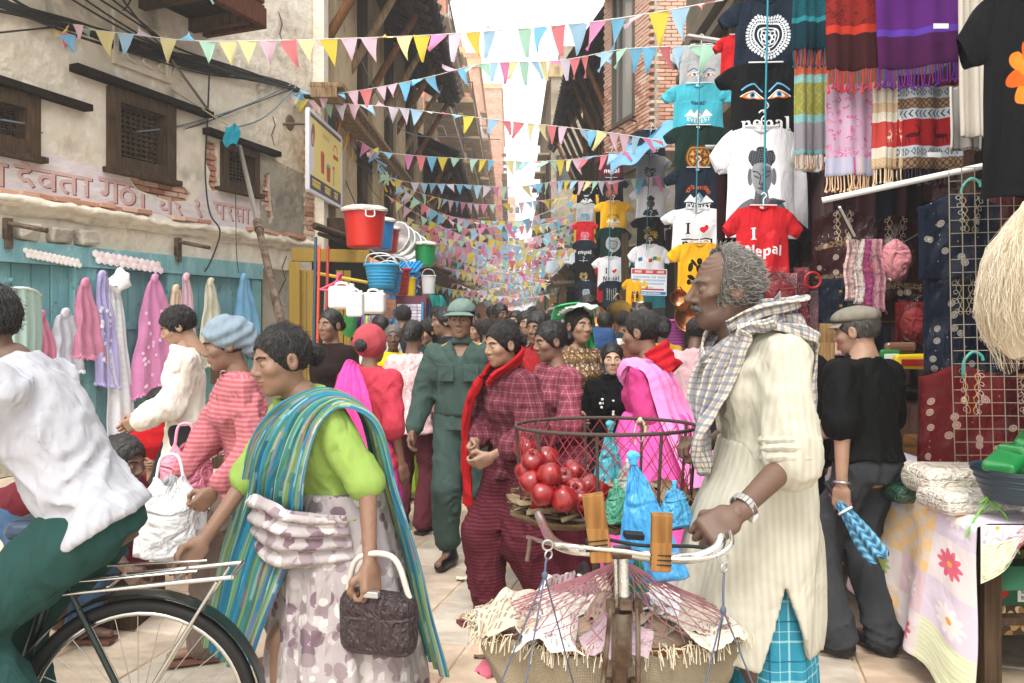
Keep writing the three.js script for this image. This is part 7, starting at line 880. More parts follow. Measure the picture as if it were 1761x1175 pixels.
const fold = (x, y, z, a, f = 1) => { const w = 0.25 * ns(x * 5 + sd, y * 5, z * 5), r1 = 1 - abs(ns(x * 9 * f + sd + y * 3, y * 5 * f + w * 9 + abs(x) * 4, z * 9 * f)), r2 = 1 - abs(ns(x * 22 + y * 9, y * 12 + w * 14 - abs(x) * 9, z * 22 + sd)); return a * (0.9 * ns(x * 6 + sd, y * 4, z * 6) - 1.3 * r1 * r1 * r1 + 0.5 - 0.55 * r2 * r2); };
const put3 = (nm, f, m, lo2, hi2, label, cc) => { const geo = nets(f, lo2 ?? lo, hi2 ?? hi, cc ?? cell); return part(g, nm, geo, m, label); };
const t = o.top;
if (t) {
const P = prof.filter((r) => r[0] > (t.hem ?? -0.1)).map((r) => [...r]), hem = t.hem ?? -0.1, hb = prof[1]; if (P.length && P[P.length - 1][0] > 0.49) P[P.length - 1] = [0.492, 0.07, 0.06, -0.01];
P.unshift([hem, (hb[1] + (t.flare ?? 0.01)), hb[2] + (t.flare ?? 0.01), hb[3] || 0]); if (hem < -0.1) P.splice(1, 0, [-0.05, hb[1] + 0.004, hb[2] + 0.004]);
const sl = t.slv ?? 1, sr = t.sr ?? 0.014, cs = [];
for (const s of ['L', 'R']) { const a = arm[s], r0 = 0.046 * k9 + sr; if (sl <= 0.5) { const e = J.sh[s].clone().lerp(a.e, sl * 2); cs.push(cap(J.sh[s], e, r0, r0 * (t.open ?? 0.98))); } else { const w = a.e.clone().lerp(a.w, (sl - 0.5) * 2); cs.push(cap(J.sh[s], a.e, r0, 0.043 * k9 + sr), cap(a.e, w, 0.043 * k9 + sr, (0.04 * k9 + sr) * (t.open ?? 0.85))); } }
const nk = cap(J.neck.clone().add(V(0, -0.02, 0)), J.head, t.neck ?? 0.058), vn = t.vneck ? cap(tf(0, 0.36, 0.14), tf(0, 0.5, 0.06), 0.012, 0.06) : null, e = (t.e ?? 0.014) + fat;
put3(t.name ?? 'shirt', (x, y, z) => { const p = TL(x, y, z); let d = loft(P, p[0], p[1], p[2], e); for (const c of cs) d = smin(d, capD(c, x, y, z), 0.035); if (abs(d) < 0.05) { d += fold(x, y, z, t.wr ?? 0.011); d = smax(d, -capD(nk, x, y, z), 0.008); if (vn) d = smax(d, -capD(vn, x, y, z), 0.006); } return d; }, t.m, undefined, undefined, undefined, t.cell);
if (t.collar) part(g, 'collar', put(new THREE.TorusGeometry(0.062, 0.017, 7, 22).scale(1, 1.05, 1.5), 0, 0, 0, PI / 2 - 0.35).applyQuaternion(q).translate(...tf(0, 0.485, 0).toArray()), t.m);
}
const b = o.bottom;
if (b && b.name === 'trousers') {
const r = b.r ?? 0.022, cs = []; for (const s of ['L', 'R']) { const l = leg[s]; cs.push(cap(J.hip[s].clone().add(V(0, -0.02, 0)), l.k, 0.082 + r * 0.6, 0.057 + r), cap(l.k, l.k.clone().lerp(l.an, b.len ?? 0.97), 0.057 + r, 0.05 + r * (b.hem ?? 0.9))); }
const W = [[-0.1, 0.13, 0.095], [-0.03, 0.157, 0.108], [0.05, 0.15, 0.103], [0.085, 0.142, 0.098]];
put3('trousers', (x, y, z) => { const p = TL(x, y, z); let d = loft(W, p[0], p[1], p[2], 0.008 + fat); for (const c of cs) d = smin(d, capD(c, x, y, z), 0.03); return abs(d) < 0.05 ? d + fold(x, y, z, b.wr ?? 0.012) : d; }, b.m);
} else if (b) {   // skirt, sari or lungi
const y1 = pel.y + (b.y1 ?? 0.08), y0 = b.y0 ?? 0.06, r1 = b.r1 ?? 0.165, r0 = b.r0 ?? 0.24, n = b.n ?? 14, ap = b.amp ?? 0.016, zx = b.zx ?? 0.8, dx = b.dx ?? 0, dz = b.dz ?? 0;
put3(b.name ?? 'skirt', (x, y, z) => { const u = clamp((y1 - y) / (y1 - y0)), X = x - pel.x - dx * u, Z = z - pel.z - dz * u, an = atan2(X, Z), R = lerp(r1, r0, pow2(u, b.pw ?? 0.8)) + fat + ap * u * sin(an * n + 3 * ns(y * 2, an * 2, sd)) + 0.01 * ns(x * 9, y * 5, z * 9); const d = (hypot(X, Z / zx) - R) * 0.8; return max(d, y - y1, y0 + 0.012 * sin(an * n) - y); }, b.m, [min(lo[0], -0.42 + dx), -0.02, min(lo[2], -0.42 + dz)], [max(hi[0], 0.42 + dx), y1 + 0.04, max(hi[2], 0.42 + dz)]);
}
for (const s of ['L', 'R']) if (o.shoe) {
const l = leg[s], f = l.toe.clone().sub(l.an).setY(0).normalize(), st = o.shoe, an = l.an;
if (st.kind === 'sandal') part(g, 'sandal', [orient(B(0.085, 0.25, 0.018).toNonIndexed(), an.clone().addScaledVector(f, 0.06).setY(max(0.012, l.toe.y - 0.03)), f, V(0, 1, 0)), T([an.clone().addScaledVector(f, 0.04).add(V(-0.04, -0.05, 0)), an.clone().addScaledVector(f, 0.09).add(V(0, -0.022, 0)), an.clone().addScaledVector(f, 0.04).add(V(0.04, -0.05, 0))], 0.009, 6)], st.m);
else { const cs = [cap(an.clone().addScaledVector(f, -0.03).setY(0.042), an.clone().addScaledVector(f, 0.14).setY(0.034), 0.044, 0.038), cap(an.clone().setY(0.05), an.clone().add(V(0, st.kind === 'boot' ? 0.13 : 0.03, 0)), 0.045, 0.047)]; const lf = l.an.y - 0.085; const toeUp = st.kind === 'x' ? 0 : 0; part(g, st.kind === 'boot' ? 'boot' : 'shoe', [nets((x, y, z) => { let d = smin(capD(cs[0], x, y - lf, z), capD(cs[1], x, y, z), 0.03); return smax(d, lf + 0.004 - y, 0.01); }, [an.x - 0.2, lf - 0.02, an.z - 0.22], [an.x + 0.2, an.y + 0.24, an.z + 0.22], 0.011)], st.m); }
}
const ret = { g, J, arm, leg, tf, loc, hM, head: (geo) => geo.applyMatrix4(hM), TL, prof, cell, lo, hi, put3, fold, q };
if ((o.hcell ?? 1) <= 0.005 && !o.old) strands(ret, { fem, old: o.old, hair: o.hair ?? (fem ? 'bun' : 'short'), beard: o.beard, mustache: o.mustache, cell: o.hcell }, 800, fem ? 0.03 : 0.022, o.hairM ?? hairK, 0.0016, sd);
return ret;
}
const pow2 = (u, p) => Math.pow(max(u, 0), p);
function strands(P, o, n, len, m, off = 0.002, seed0 = 1) {   // loose hairs over a head of hair
reseed(404 + seed0); const hd = head(o), hp = hd.hair.attributes.position, hn = hd.hair.attributes.normal, st = [], bun = o.hair !== 'balding' && o.fem;
for (let i = 0; i < n; i++) { const k = floor(rnd(0, hp.count - 1)), p = V(hp.getX(k), hp.getY(k), hp.getZ(k)), nn = V(hn.getX(k), hn.getY(k), hn.getZ(k)); if (p.z > 0.07 && p.y < 0.03) continue; const b = bun ? V(-p.x * 2 + rnd(-0.3, 0.3), -0.3 * p.y, -1) : V(rnd(-0.4, 0.4), rnd(-0.6, 0.5) - (o.hair === 'balding' ? 0 : 0.4), -0.8); b.addScaledVector(nn, -b.dot(nn)).normalize(); st.push(T([p, p.clone().addScaledVector(nn, off).addScaledVector(b, len * 0.4), p.clone().addScaledVector(nn, off + rnd(0, off * 1.6)).addScaledVector(b, len)], rnd(0.0004, 0.0008), 3, 4)); }
part(P.g, 'hair_strands', M(st).applyMatrix4(P.hM), m).userData.kind = 'stuff';
}
function ribbon(pts, o = {}) {   // pts: [[point], [half width vector]]; pleated band of cloth
const P = new THREE.CatmullRomCurve3(pts.map((p) => V3(p[0]))), Wd = new THREE.CatmullRomCurve3(pts.map((p) => V3(p[1]))), n = o.n ?? 3, a = o.amp ?? 0.012, q = o.q ?? 0;
return sheet((u, v) => { const p = P.getPoint(v), w = Wd.getPoint(v), t = P.getTangent(min(0.999, v)), nn = t.cross(w).normalize(), k = (u - 0.5) * 2; return p.addScaledVector(w, k).addScaledVector(nn, a * sin(u * n * 2 * PI + q + 2 * sin(v * 4)) + (o.cup ?? 0) * (1 - k * k) + 0.006 * ns(u * 6, v * 14, q)).toArray(); }, o.nu ?? 20, o.nv ?? 44, o.th ?? 0.005);
}
// ---------------------------------------------------------------- the people in the street
const plaid = (base, bars, per, rep = 1) => metric(mat(0xffffff, 0.95, { map: dtex(128, (u, v) => { let c = hex(base); for (const [p, w, col, a] of bars) { const q = hex(col); for (const t of [u, v]) { const d = abs(((t - p + 1.5) % 1) - 0.5); if (d < w) c = mix(c, q, a); } } const n = 0.94 + 0.06 * ((floor(u * 128) + floor(v * 128)) % 2); return c.map((x) => x * n); }, 1 / per), bumpMap: crease, bumpScale: 0.03 }));
const printT = (base, cols, per, n = 40, s = 1) => { reseed(n + s); const spots = Array.from({ length: n }, () => [rnd(), rnd(), rnd(0.02, 0.07) * s, pick(cols)]); return metric(mat(0xffffff, 0.9, { map: dtex(128, (u, v) => { let c = hex(base); for (const [x, y, r, q] of spots) { const dx = abs(((u - x + 1.5) % 1) - 0.5), dy = abs(((v - y + 1.5) % 1) - 0.5); if (dx * dx + dy * dy < r * r) c = hex(q); } return c; }, 1 / per), bumpMap: crease, bumpScale: 0.03 })); };
const stripe = (a, b, per, dir = 'v') => metric(mat(0xffffff, 0.9, { map: dtex(64, (u, v) => { const t = dir === 'v' ? v : u; return mix(hex(a), hex(b), sst(0.35, 0.65, 0.5 + 0.5 * sin(t * 2 * PI))); }, 1 / per), bumpMap: crease, bumpScale: 0.03 }));
const posAt = (px, d) => V((px - 880.5) / F * d, 0, -d);
const hat = (P, m, kind) => {   // caps, in the head's own frame
const crown = kind === 'flat' ? (x, y, z) => smax(ell(x, y, z, 0, 0.07, -0.01, 0.096, 0.058, 0.12) + 0.004 * ns(x * 24, y * 24, z * 24), -(y - 0.052 - 0.1 * z), 0.012) : (x, y, z) => smax(ell(x, y, z, 0, 0.055, -0.016, 0.094, 0.088, 0.112) + 0.004 * ns(x * 22, y * 22, z * 22), -(y - 0.052), 0.01);
const c = part(P.g, 'cap', P.head(nets(crown, [-0.13, 0.02, -0.16], [0.13, 0.17, 0.16], 0.006)), m);
part(c, 'visor', P.head(sheet((u, v) => { const a = (u - 0.5) * (kind === 'flat' ? 2.3 : 1.7), r = lerp(0.1, kind === 'flat' ? 0.135 : 0.165, v); return [sin(a) * r * 0.82, 0.052 - 0.02 * v - 0.012 * (1 - cos(a)), cos(a) * r * (0.98) - 0.005]; }, 20, 6, 0.006)), m); return c;
};
const blackShoe = { m: mat(0x0f0e0e, 0.35) }, sandal = (c = 0x2a1c16) => ({ kind: 'sandal', m: mat(c, 0.7) });
// -- the old fruit seller
const grip = at(1242, 914, 2.08), rimHand = at(1188, 752, 2.56);
{
const kur = metric(mat(0xb5b3a8, 0.95, { bumpMap: crease, bumpScale: 0.018, map: dtex(128, (u, v) => { const s = sin(u * 2 * PI * 16) * 0.5 + 0.5; return mix([255, 253, 248], [226, 222, 212], 0.5 * s + 0.6 * fb(u, v, 5, 4)); }, 3) }));
const P = person({ label: 'elderly grey-haired fruit seller in a cream tunic and checked scarf holding the bicycle', p: posAt(1316, 2.47), yaw: -PI / 2 + 0.08, hz: 0.075, h: 1.755, skin: 'dark', old: 1, hair: 'balding', hairM: hairG, mustache: 1, stubble: 1, hcell: 0.0032, hand: 0.0034, cell: 0.011, lean: 0.05, hp: 0.02, hy: 0.05,
armL: { world: at(1266, 884, 2.09), hint: [-0.2, -0.6, -0.7], dir: [0.1, -0.5, 0.9], palm: [-0.75, -0.6, -0.05], curl: 1.25 }, armR: { world: at(1225, 762, 2.62), hint: [-0.5, -0.8, -0.3], dir: [0.3, 0.1, 0.9], palm: [0.1, -1, 0.1], curl: 1.0 },
legL: { a: [0.1, 0.085, -0.05] }, legR: { a: [-0.1, 0.085, 0.1] },
top: { name: 'tunic', m: kur, slv: 0.5, sr: 0.015, open: 1.16, hem: 0.06, flare: -0.012, e: 0.02, wr: 0.01, cell: 0.009, neck: 0.06 }, bottom: { name: 'lungi', m: plaid('#2f7f96', [[0.0, 0.03, '#9fc4c8', 0.7], [0.5, 0.02, '#1c5068', 0.8], [0.25, 0.012, '#c8dcd8', 0.5]], 0.11), y1: -0.02, y0: 0.06, r1: 0.15, r0: 0.19, n: 7, amp: 0.012 }, shoe: sandal() });
const J = P.J, { g } = P;
P.put3('tunic_skirt', (x, y, z) => { const u = clamp((1.1 - y) / 0.6), dz = 0.085 * u, an = atan2(x, z - dz), R = lerp(0.166, 0.238, Math.pow(u, 1.15)) + 0.017 * u * sin(an * 6 + 1.5 + 2 * ns(y * 3, an)) + 0.009 * ns(x * 11, y * 5, z * 11) + 0.004 * ns(x * 30, y * 12, z * 30); const fl = lerp(0.8, 1, sst(0, 0.5, u)); let d = (hypot(x / lerp(1.04, 0.94, u), (z - dz) / fl) - R) * 0.8; d = max(abs(d + 0.011) - 0.011, y - 1.1, 0.5 + 0.05 * sst(-0.05, -0.2, z) * -1 + 0.012 * sin(an * 7) - (y + (z > 0 ? 0.1 * z : 0.12 * -z * 0))); const w = abs(z - 0.02) - 0.34 * max(0, 0.72 - y); return x > 0 ? smax(d, -w - 0.004, 0.006) : d; }, kur, [-0.34, 0.38, -0.36], [0.34, 1.13, 0.42], undefined, 0.0095);
{ const e = P.arm.L.e, w = P.arm.L.w, s = J.sh.L, ax = e.clone().sub(s).normalize(), c = s.clone().lerp(e, 0.93); const ring = (r, t, o2) => put(new THREE.TorusGeometry(r, t, 9, 28), 0, 0, 0, PI / 2).applyQuaternion(new THREE.Quaternion().setFromUnitVectors(V(0, 1, 0), ax)).translate(c.x + ax.x * o2, c.y + ax.y * o2, c.z + ax.z * o2); part(g, 'rolled_cuff', [wob(ring(0.066, 0.016, -0.03), 0.006, 22), wob(ring(0.068, 0.014, -0.005), 0.006, 24), wob(ring(0.067, 0.014, 0.02), 0.006, 26)], kur); }
const scM = mat(0xffffff, 0.95, { map: ctex(256, 1024, (k, w, h) => { k.fillStyle = '#c9c0b2'; k.fillRect(0, 0, w, h); for (let x = 0; x < w; x += 32) { k.fillStyle = 'rgba(96,104,124,0.55)'; k.fillRect(x, 0, 12, h); k.fillStyle = 'rgba(60,66,84,0.35)'; k.fillRect(x + 20, 0, 3, h); } for (let y = 0; y < h; y += 34) { k.fillStyle = 'rgba(96,104,124,0.5)'; k.fillRect(0, y, w, 13); k.fillStyle = 'rgba(170,130,90,0.3)'; k.fillRect(0, y + 22, w, 4); } }), bumpMap: crease, bumpScale: 0.015 });
const sc = thing('scarf', 'checked grey and cream scarf wound round the old fruit seller\'s neck and shoulder', 'scarf'); sc.position.copy(g.position).x -= 0.032; sc.rotation.copy(g.rotation); sc.scale.copy(g.scale);
part(sc, 'front_end', ribbon([[[0.02, 0.99, 0.17], [0.03, 0.01, 0.012]], [[0.03, 1.1, 0.18], [0.05, 0.0, 0.03]], [[0.045, 1.24, 0.165], [0.075, 0, -0.03]], [[0.075, 1.36, 0.125], [0.07, 0.03, -0.05]], [[0.1, 1.44, 0.05], [0.055, -0.02, 0.05]], [[0.1, 1.475, -0.03], [0.05, -0.045, 0.03]]], { n: 4, amp: 0.016, cup: 0.012, nu: 34, nv: 70, th: 0.006 }), scM);
part(sc, 'neck_wrap', ribbon([[[0.07, 1.4, 0.1], [0.012, 0.045, 0.02]], [[0.105, 1.45, 0.02], [0.03, 0.045, 0.01]], [[0.085, 1.475, -0.07], [0.03, 0.045, -0.03]], [[0.0, 1.48, -0.11], [0, 0.05, -0.025]], [[-0.085, 1.47, -0.06], [-0.03, 0.045, -0.01]], [[-0.09, 1.43, 0.03], [-0.02, 0.045, 0.02]], [[-0.03, 1.36, 0.12], [-0.01, 0.04, 0.03]], [[0.03, 1.3, 0.15], [0.0, 0.04, 0.03]]], { n: 3, amp: 0.014, nu: 26, nv: 80, th: 0.006 }), scM);
part(sc, 'back_end', ribbon([[[0.06, 1.46, -0.02], [0.055, -0.03, 0.05]], [[0.085, 1.45, -0.09], [0.06, -0.05, -0.03]], [[0.04, 1.36, -0.135], [0.06, 0, -0.02]], [[0.0, 1.18, -0.15], [0.055, 0, -0.012]], [[-0.02, 1.0, -0.155], [0.045, 0, -0.012]], [[-0.02, 0.86, -0.16], [0.045, 0, -0.01]]], { n: 3, amp: 0.013, nu: 26, nv: 70, th: 0.006 }), scM);
part(sc, 'fringe', Array.from({ length: 16 }, (_, i) => T([[-0.065 + i * 0.0063, 0.865, -0.16 + 0.008 * sin(i)], [-0.065 + i * 0.0063, 0.82, -0.162], [-0.066 + i * 0.0065, 0.78, -0.16 + 0.01 * sin(i * 2)]], 0.002, 4, 4)), scM);
strands(P, { fem: undefined, old: 1, hair: 'balding', beard: undefined, mustache: 1, cell: 0.0032 }, 2000, 0.02, hairMat(0x9c9892), 0.0022);
{ const e = P.arm.L.e, w = P.arm.L.w, ax = w.clone().sub(e).normalize(), c = e.clone().lerp(w, 0.87), wq = new THREE.Quaternion().setFromUnitVectors(V(0, 1, 0), ax), wt = thing('wristwatch', 'steel wristwatch on the old fruit seller\'s left wrist', 'watch'); wt.position.copy(g.position); wt.rotation.copy(g.rotation); wt.scale.copy(g.scale); const lk = []; for (let i = 0; i < 18; i++) { const a = i / 18 * 2 * PI; part(wt, 'strap_link', put(RB(0.011, 0.02, 0.005, 0.002), 0, 0, 0.0335, 0, 0, 0).rotateY(a).applyQuaternion(wq).translate(c.x, c.y, c.z), steel); } part(wt, 'case', C(0.016, 0.016, 0.009, 20, 0.033, 0, 0.012, 0, 0, PI / 2).applyQuaternion(wq).translate(c.x, c.y, c.z), steel); part(wt, 'dial', C(0.013, 0.013, 0.002, 20, 0.0385, 0, 0.012, 0, 0, PI / 2).applyQuaternion(wq).translate(c.x, c.y, c.z), mat(0xd8dce0, 0.3)); }
}
// -- man in the black shirt and cap at the stall
{
const yw = -2.62, P = person({ label: 'stocky man in a grey cap and black short-sleeved shirt seen from behind at the stall', p: posAt(1463, 3.62), yaw: yw, h: 1.6, skin: 'tan', hair: 'crop', hairM: hairMat(0x4a4642), hcell: 0.005, cell: 0.012, hand: 0.0045, pel: [-0.12, 0.9, 0.0], lean: 0.1, side: 0.05, hy: 0.35, hp: 0.12, fat: 0.014,
armL: { world: at(1448, 868, 3.5), hint: [0.6, 0, -0.6], dir: [-0.1, -1, 0.1], palm: [-0.9, 0, 0.4], curl: 0.9 }, armR: { w: [-0.28, 1.0, 0.3], hint: [-0.6, -0.3, -0.5] }, legL: { a: [0.12, 0.085, -0.03], toe: [0.2, 0.05, 0.12] }, legR: { a: [-0.08, 0.085, -0.12], toe: [-0.1, 0.05, 0.04] },
top: { m: cloth(0x090a0b, { roughness: 0.8 }), slv: 0.42, sr: 0.03, open: 1.05, hem: 0.0, flare: 0.014, collar: 1, wr: 0.011 }, bottom: { name: 'trousers', m: cloth(0x35373a), r: 0.03, hem: 1.0, wr: 0.013 }, shoe: blackShoe });
hat(P, cloth(0x7c776c), 'flat');
const T1 = P.arm.L, bl = P.g.localToWorld(T1.w.clone().add(V(0, -0.06, 0.03))), um = thing('folded_umbrella', 'blue checked folded umbrella held by the man in the cap', 'umbrella', bl); const e = at(1512, 962, 3.42).sub(bl); const uq = new THREE.Quaternion().setFromUnitVectors(V(0, -1, 0), e.clone().normalize()), ul = e.length();
part(um, 'canopy', sheet((u, v) => { const a = u * 2 * PI, r = lerp(0.022, 0.05, sst(0, 0.9, v)) * (1 + 0.18 * sin(a * 6 + v * 3)); return [cos(a) * r, -ul * (0.05 + 0.95 * v) - 0.012 * sin(a * 6), sin(a) * r]; }, 48, 18).applyQuaternion(uq), mat(0xffffff, 0.6, { map: ctex(256, 256, (k, w, h) => { k.fillStyle = '#1f6488'; k.fillRect(0, 0, w, h); for (let i = 0; i < 8; i++) { k.fillStyle = 'rgba(150,205,225,0.45)'; k.fillRect(i * 32, 0, 12, h); k.fillRect(0, i * 32, w, 12); k.fillStyle = 'rgba(10,40,64,0.5)'; k.fillRect(i * 32 + 18, 0, 6, h); k.fillRect(0, i * 32 + 18, w, 6); } }) })); part(um, 'handle', rod([0, 0.08, 0], [0, -0.02, 0], 0.014).applyQuaternion(uq), blackM); part(um, 'tie_band', put(new THREE.TorusGeometry(0.03, 0.006, 6, 18), 0, -ul * 0.22, 0, PI / 2).applyQuaternion(uq), mat(0xd8e4ea, 0.6));
{ const ax = T1.w.clone().sub(T1.e).normalize(), c = T1.e.clone().lerp(T1.w, 0.93); part(P.g, 'bracelet', put(new THREE.TorusGeometry(0.034, 0.006, 8, 24), 0, 0, 0, PI / 2).applyQuaternion(new THREE.Quaternion().setFromUnitVectors(V(0, 1, 0), ax)).translate(c.x, c.y, c.z), steel); }
}
// -- man in green uniform
{
const gm = cloth(0x3f524c), P = person({ label: 'man in grey-green uniform and peaked cap walking towards the camera', p: posAt(795, 4.95), yaw: -0.12, h: 1.62, skin: 'brown', hair: 'crop', cell: 0.014, hcell: 0.0045, lean: 0.02, armR: { w: [-0.3, 0.86, 0.08], curl: 0.5 }, armL: { w: [0.27, 0.88, -0.06], curl: 0.5 }, legR: { a: [-0.06, 0.085, 0.12], toe: [-0.1, 0.05, 0.28] }, legL: { a: [0.11, 0.12, -0.22], toe: [0.12, 0.03, -0.08], hint: [0, 0, 1] },
top: { m: gm, slv: 0.97, sr: 0.026, hem: -0.06, collar: 1, wr: 0.012, vneck: 1 }, bottom: { name: 'trousers', m: gm, r: 0.032, len: 0.8, wr: 0.012 }, shoe: { kind: 'boot', m: mat(0x0e0e0e, 0.4) } });
hat(P, cloth(0x6b7f78), 'peak');
for (const s of [1, -1]) part(P.g, 'epaulette', RB(0.12, 0.012, 0.05, 0.004, ...P.tf(s * 0.12, 0.47, 0).toArray(), 0, 0, -s * 0.45), mat(0xb09a48, 0.7));
part(P.g, 'belt', put(new THREE.TorusGeometry(0.162, 0.018, 6, 30).scale(1, 0.72, 1.2), 0, 0.965, 0, PI / 2), cloth(0x33443f));
for (const s of [1, -1]) part(P.g, 'pocket', RB(0.1, 0.11, 0.016, 0.006, ...P.tf(s * 0.08, 0.3, 0.125).toArray()), gm);
}
// -- woman in the maroon checked shawl and the one behind her
{
const sh = plaid('#66303a', [[0, 0.05, '#9c7080', 0.5], [0.5, 0.04, '#40181e', 0.6], [0.25, 0.02, '#88485a', 0.6]], 0.05), P = person({ label: 'woman in a maroon checked wrap and trousers walking left beside the fruit basket', p: posAt(890, 3.98), yaw: -0.95, h: 1.5, fem: 1, skin: 'tan', cell: 0.013, hcell: 0.0045, lean: 0.14, hp: 0.1, armR: { w: [-0.1, 1.0, 0.22], hint: [-0.7, -0.6, -0.4], curl: 0.7 }, armL: { w: [0.1, 0.96, 0.24], hint: [0.7, -0.6, -0.4], curl: 0.7 }, legR: { a: [-0.08, 0.085, 0.14], toe: [-0.1, 0.04, 0.3] }, legL: { a: [0.08, 0.1, -0.16], toe: [0.1, 0.04, -0.02] },
top: { name: 'wrap', m: sh, slv: 0.8, sr: 0.045, hem: -0.1, flare: 0.04, wr: 0.013 }, bottom: { name: 'trousers', m: stripe('#4a1a24', '#5e2832', 0.02), r: 0.055, hem: 0.85, wr: 0.016 }, shoe: { kind: 'sandal', m: mat(0x6c2c34, 0.7) } });
const red = cloth(0xa81a20), sc = thing('scarf', 'red scarf hanging from the neck of the woman in the maroon wrap', 'scarf'); sc.position.copy(P.g.position); sc.rotation.copy(P.g.rotation); sc.scale.copy(P.g.scale);
part(sc, 'neck_band', ribbon([[[-0.14, 1.36, 0.16], [0.05, 0.02, 0.01]], [[-0.09, 1.44, 0.1], [0.04, 0.03, 0.03]], [[-0.07, 1.49, 0.0], [0.02, 0.05, 0.0]], [[0, 1.5, -0.02], [0, 0.05, 0.0]], [[0.08, 1.48, 0.04], [0.02, 0.05, 0]], [[0.07, 1.42, 0.13], [0.04, 0.03, 0.03]], [[0.0, 1.36, 0.2], [0.04, 0.03, 0.01]]], { th: 0.006 }), red); part(sc, 'hanging_end', ribbon([[[-0.15, 1.36, 0.15], [0.05, 0, 0.03]], [[-0.2, 1.2, 0.2], [0.06, 0, 0.03]], [[-0.23, 0.95, 0.2], [0.06, 0, 0.03]], [[-0.24, 0.62, 0.18], [0.07, 0, 0.03]]], { th: 0.006, amp: 0.02 }), red);
const c2 = plaid('#8c4652', [[0, 0.05, '#c0909a', 0.55], [0.5, 0.05, '#642e3a', 0.6]], 0.045), P2 = person({ label: 'woman in a pinkish red checked shirt close behind the maroon wrap', p: posAt(966, 4.35), yaw: -1.15, h: 1.5, fem: 1, skin: 'brown', lean: 0.1, hp: 0.12, hcell: 0.0045, cell: 0.014, armR: { w: [-0.14, 1.0, 0.26], hint: [-0.7, -0.5, -0.4] }, armL: { w: [0.14, 0.95, 0.26], hint: [0.7, -0.5, -0.4], curl: 0.8 }, top: { m: c2, slv: 0.8, sr: 0.032, hem: -0.12, flare: 0.02, wr: 0.013 }, bottom: { m: cloth(0x54202a), r0: 0.22 }, shoe: sandal(0x5a2a2a) });
}
// -- woman with the green fold on her head, patterned blouse
{
const P = person({ label: 'woman in a patterned blouse with a green cloth folded on her head', p: posAt(990, 5.15), yaw: 0.55, h: 1.58, fem: 1, skin: 'tan', cell: 0.015, hcell: 0.005, armR: { w: [-0.2, 0.98, 0.2] }, top: { m: printT('#6c5238', ['#c8b89c', '#3c2c24', '#b8843c', '#8c8478'], 0.12, 60), slv: 0.55, sr: 0.024, wr: 0.01 }, bottom: { m: cloth(0x3c2a30) }, shoe: sandal() });
const g = thing('head_cloth', 'bright green and white cloth folded on the head of the woman in the patterned blouse', 'cloth'); g.position.copy(P.g.position); g.rotation.copy(P.g.rotation); g.scale.copy(P.g.scale);
part(g, 'top_fold', sheet((u, v) => { const a = (u - 0.5) * 3.4, r = 0.11 + 0.03 * sin(u * 7); return [sin(a) * r * (1 - 0.3 * v) - 0.06 * (1 - v), 1.69 - 0.1 * v * v + 0.03 * cos(a), 0.02 + cos(a) * r - 0.2 * v]; }, 26, 14, 0.012), cloth(0x4fc07c)); part(g, 'white_fold', ribbon([[[-0.16, 1.66, 0.06], [0, 0.02, 0.05]], [[-0.05, 1.7, 0.1], [0, 0.01, 0.05]], [[0.08, 1.69, 0.09], [0, 0.01, 0.05]], [[0.15, 1.63, 0.02], [0, 0.02, 0.05]]]), cloth(0xc8dccc)); part(g, 'hanging_fold', ribbon([[[0.1, 1.64, -0.02], [0.03, 0, 0.05]], [[0.13, 1.52, -0.04], [0.02, 0, 0.05]], [[0.13, 1.38, -0.04], [0.02, 0, 0.06]]]), cloth(0x2f9c54));
}
{ // girl in black
const P = person({ label: 'girl in a black top with white studs facing the camera', p: posAt(1052, 4.9), yaw: -0.05, h: 1.36, fem: 1, skin: 'fair', hair: 'bun', cell: 0.013, hcell: 0.0045, top: { m: cloth(0x0b0b0d), slv: 0.8, sr: 0.016, collar: 1 }, bottom: { name: 'trousers', m: cloth(0x22242c) }, shoe: sandal() });
const pts = []; for (const [x, y] of [[-0.08, 0.34], [-0.095, 0.31], [-0.07, 0.31], [0, 0.33], [-0.012, 0.31], [0.012, 0.31], [0, 0.295], [0.08, 0.34], [0.085, 0.31], [0, 0.25], [0, 0.23], [-0.085, 0.28]]) { const p = P.tf(x, y, 0.148 - abs(x) * 0.25); part(P.g, 'white_stud', S(0.011, 1, 1, 0.5, 8, p.x, p.y, p.z), mat(0xe8e4dc, 0.4)); }
}
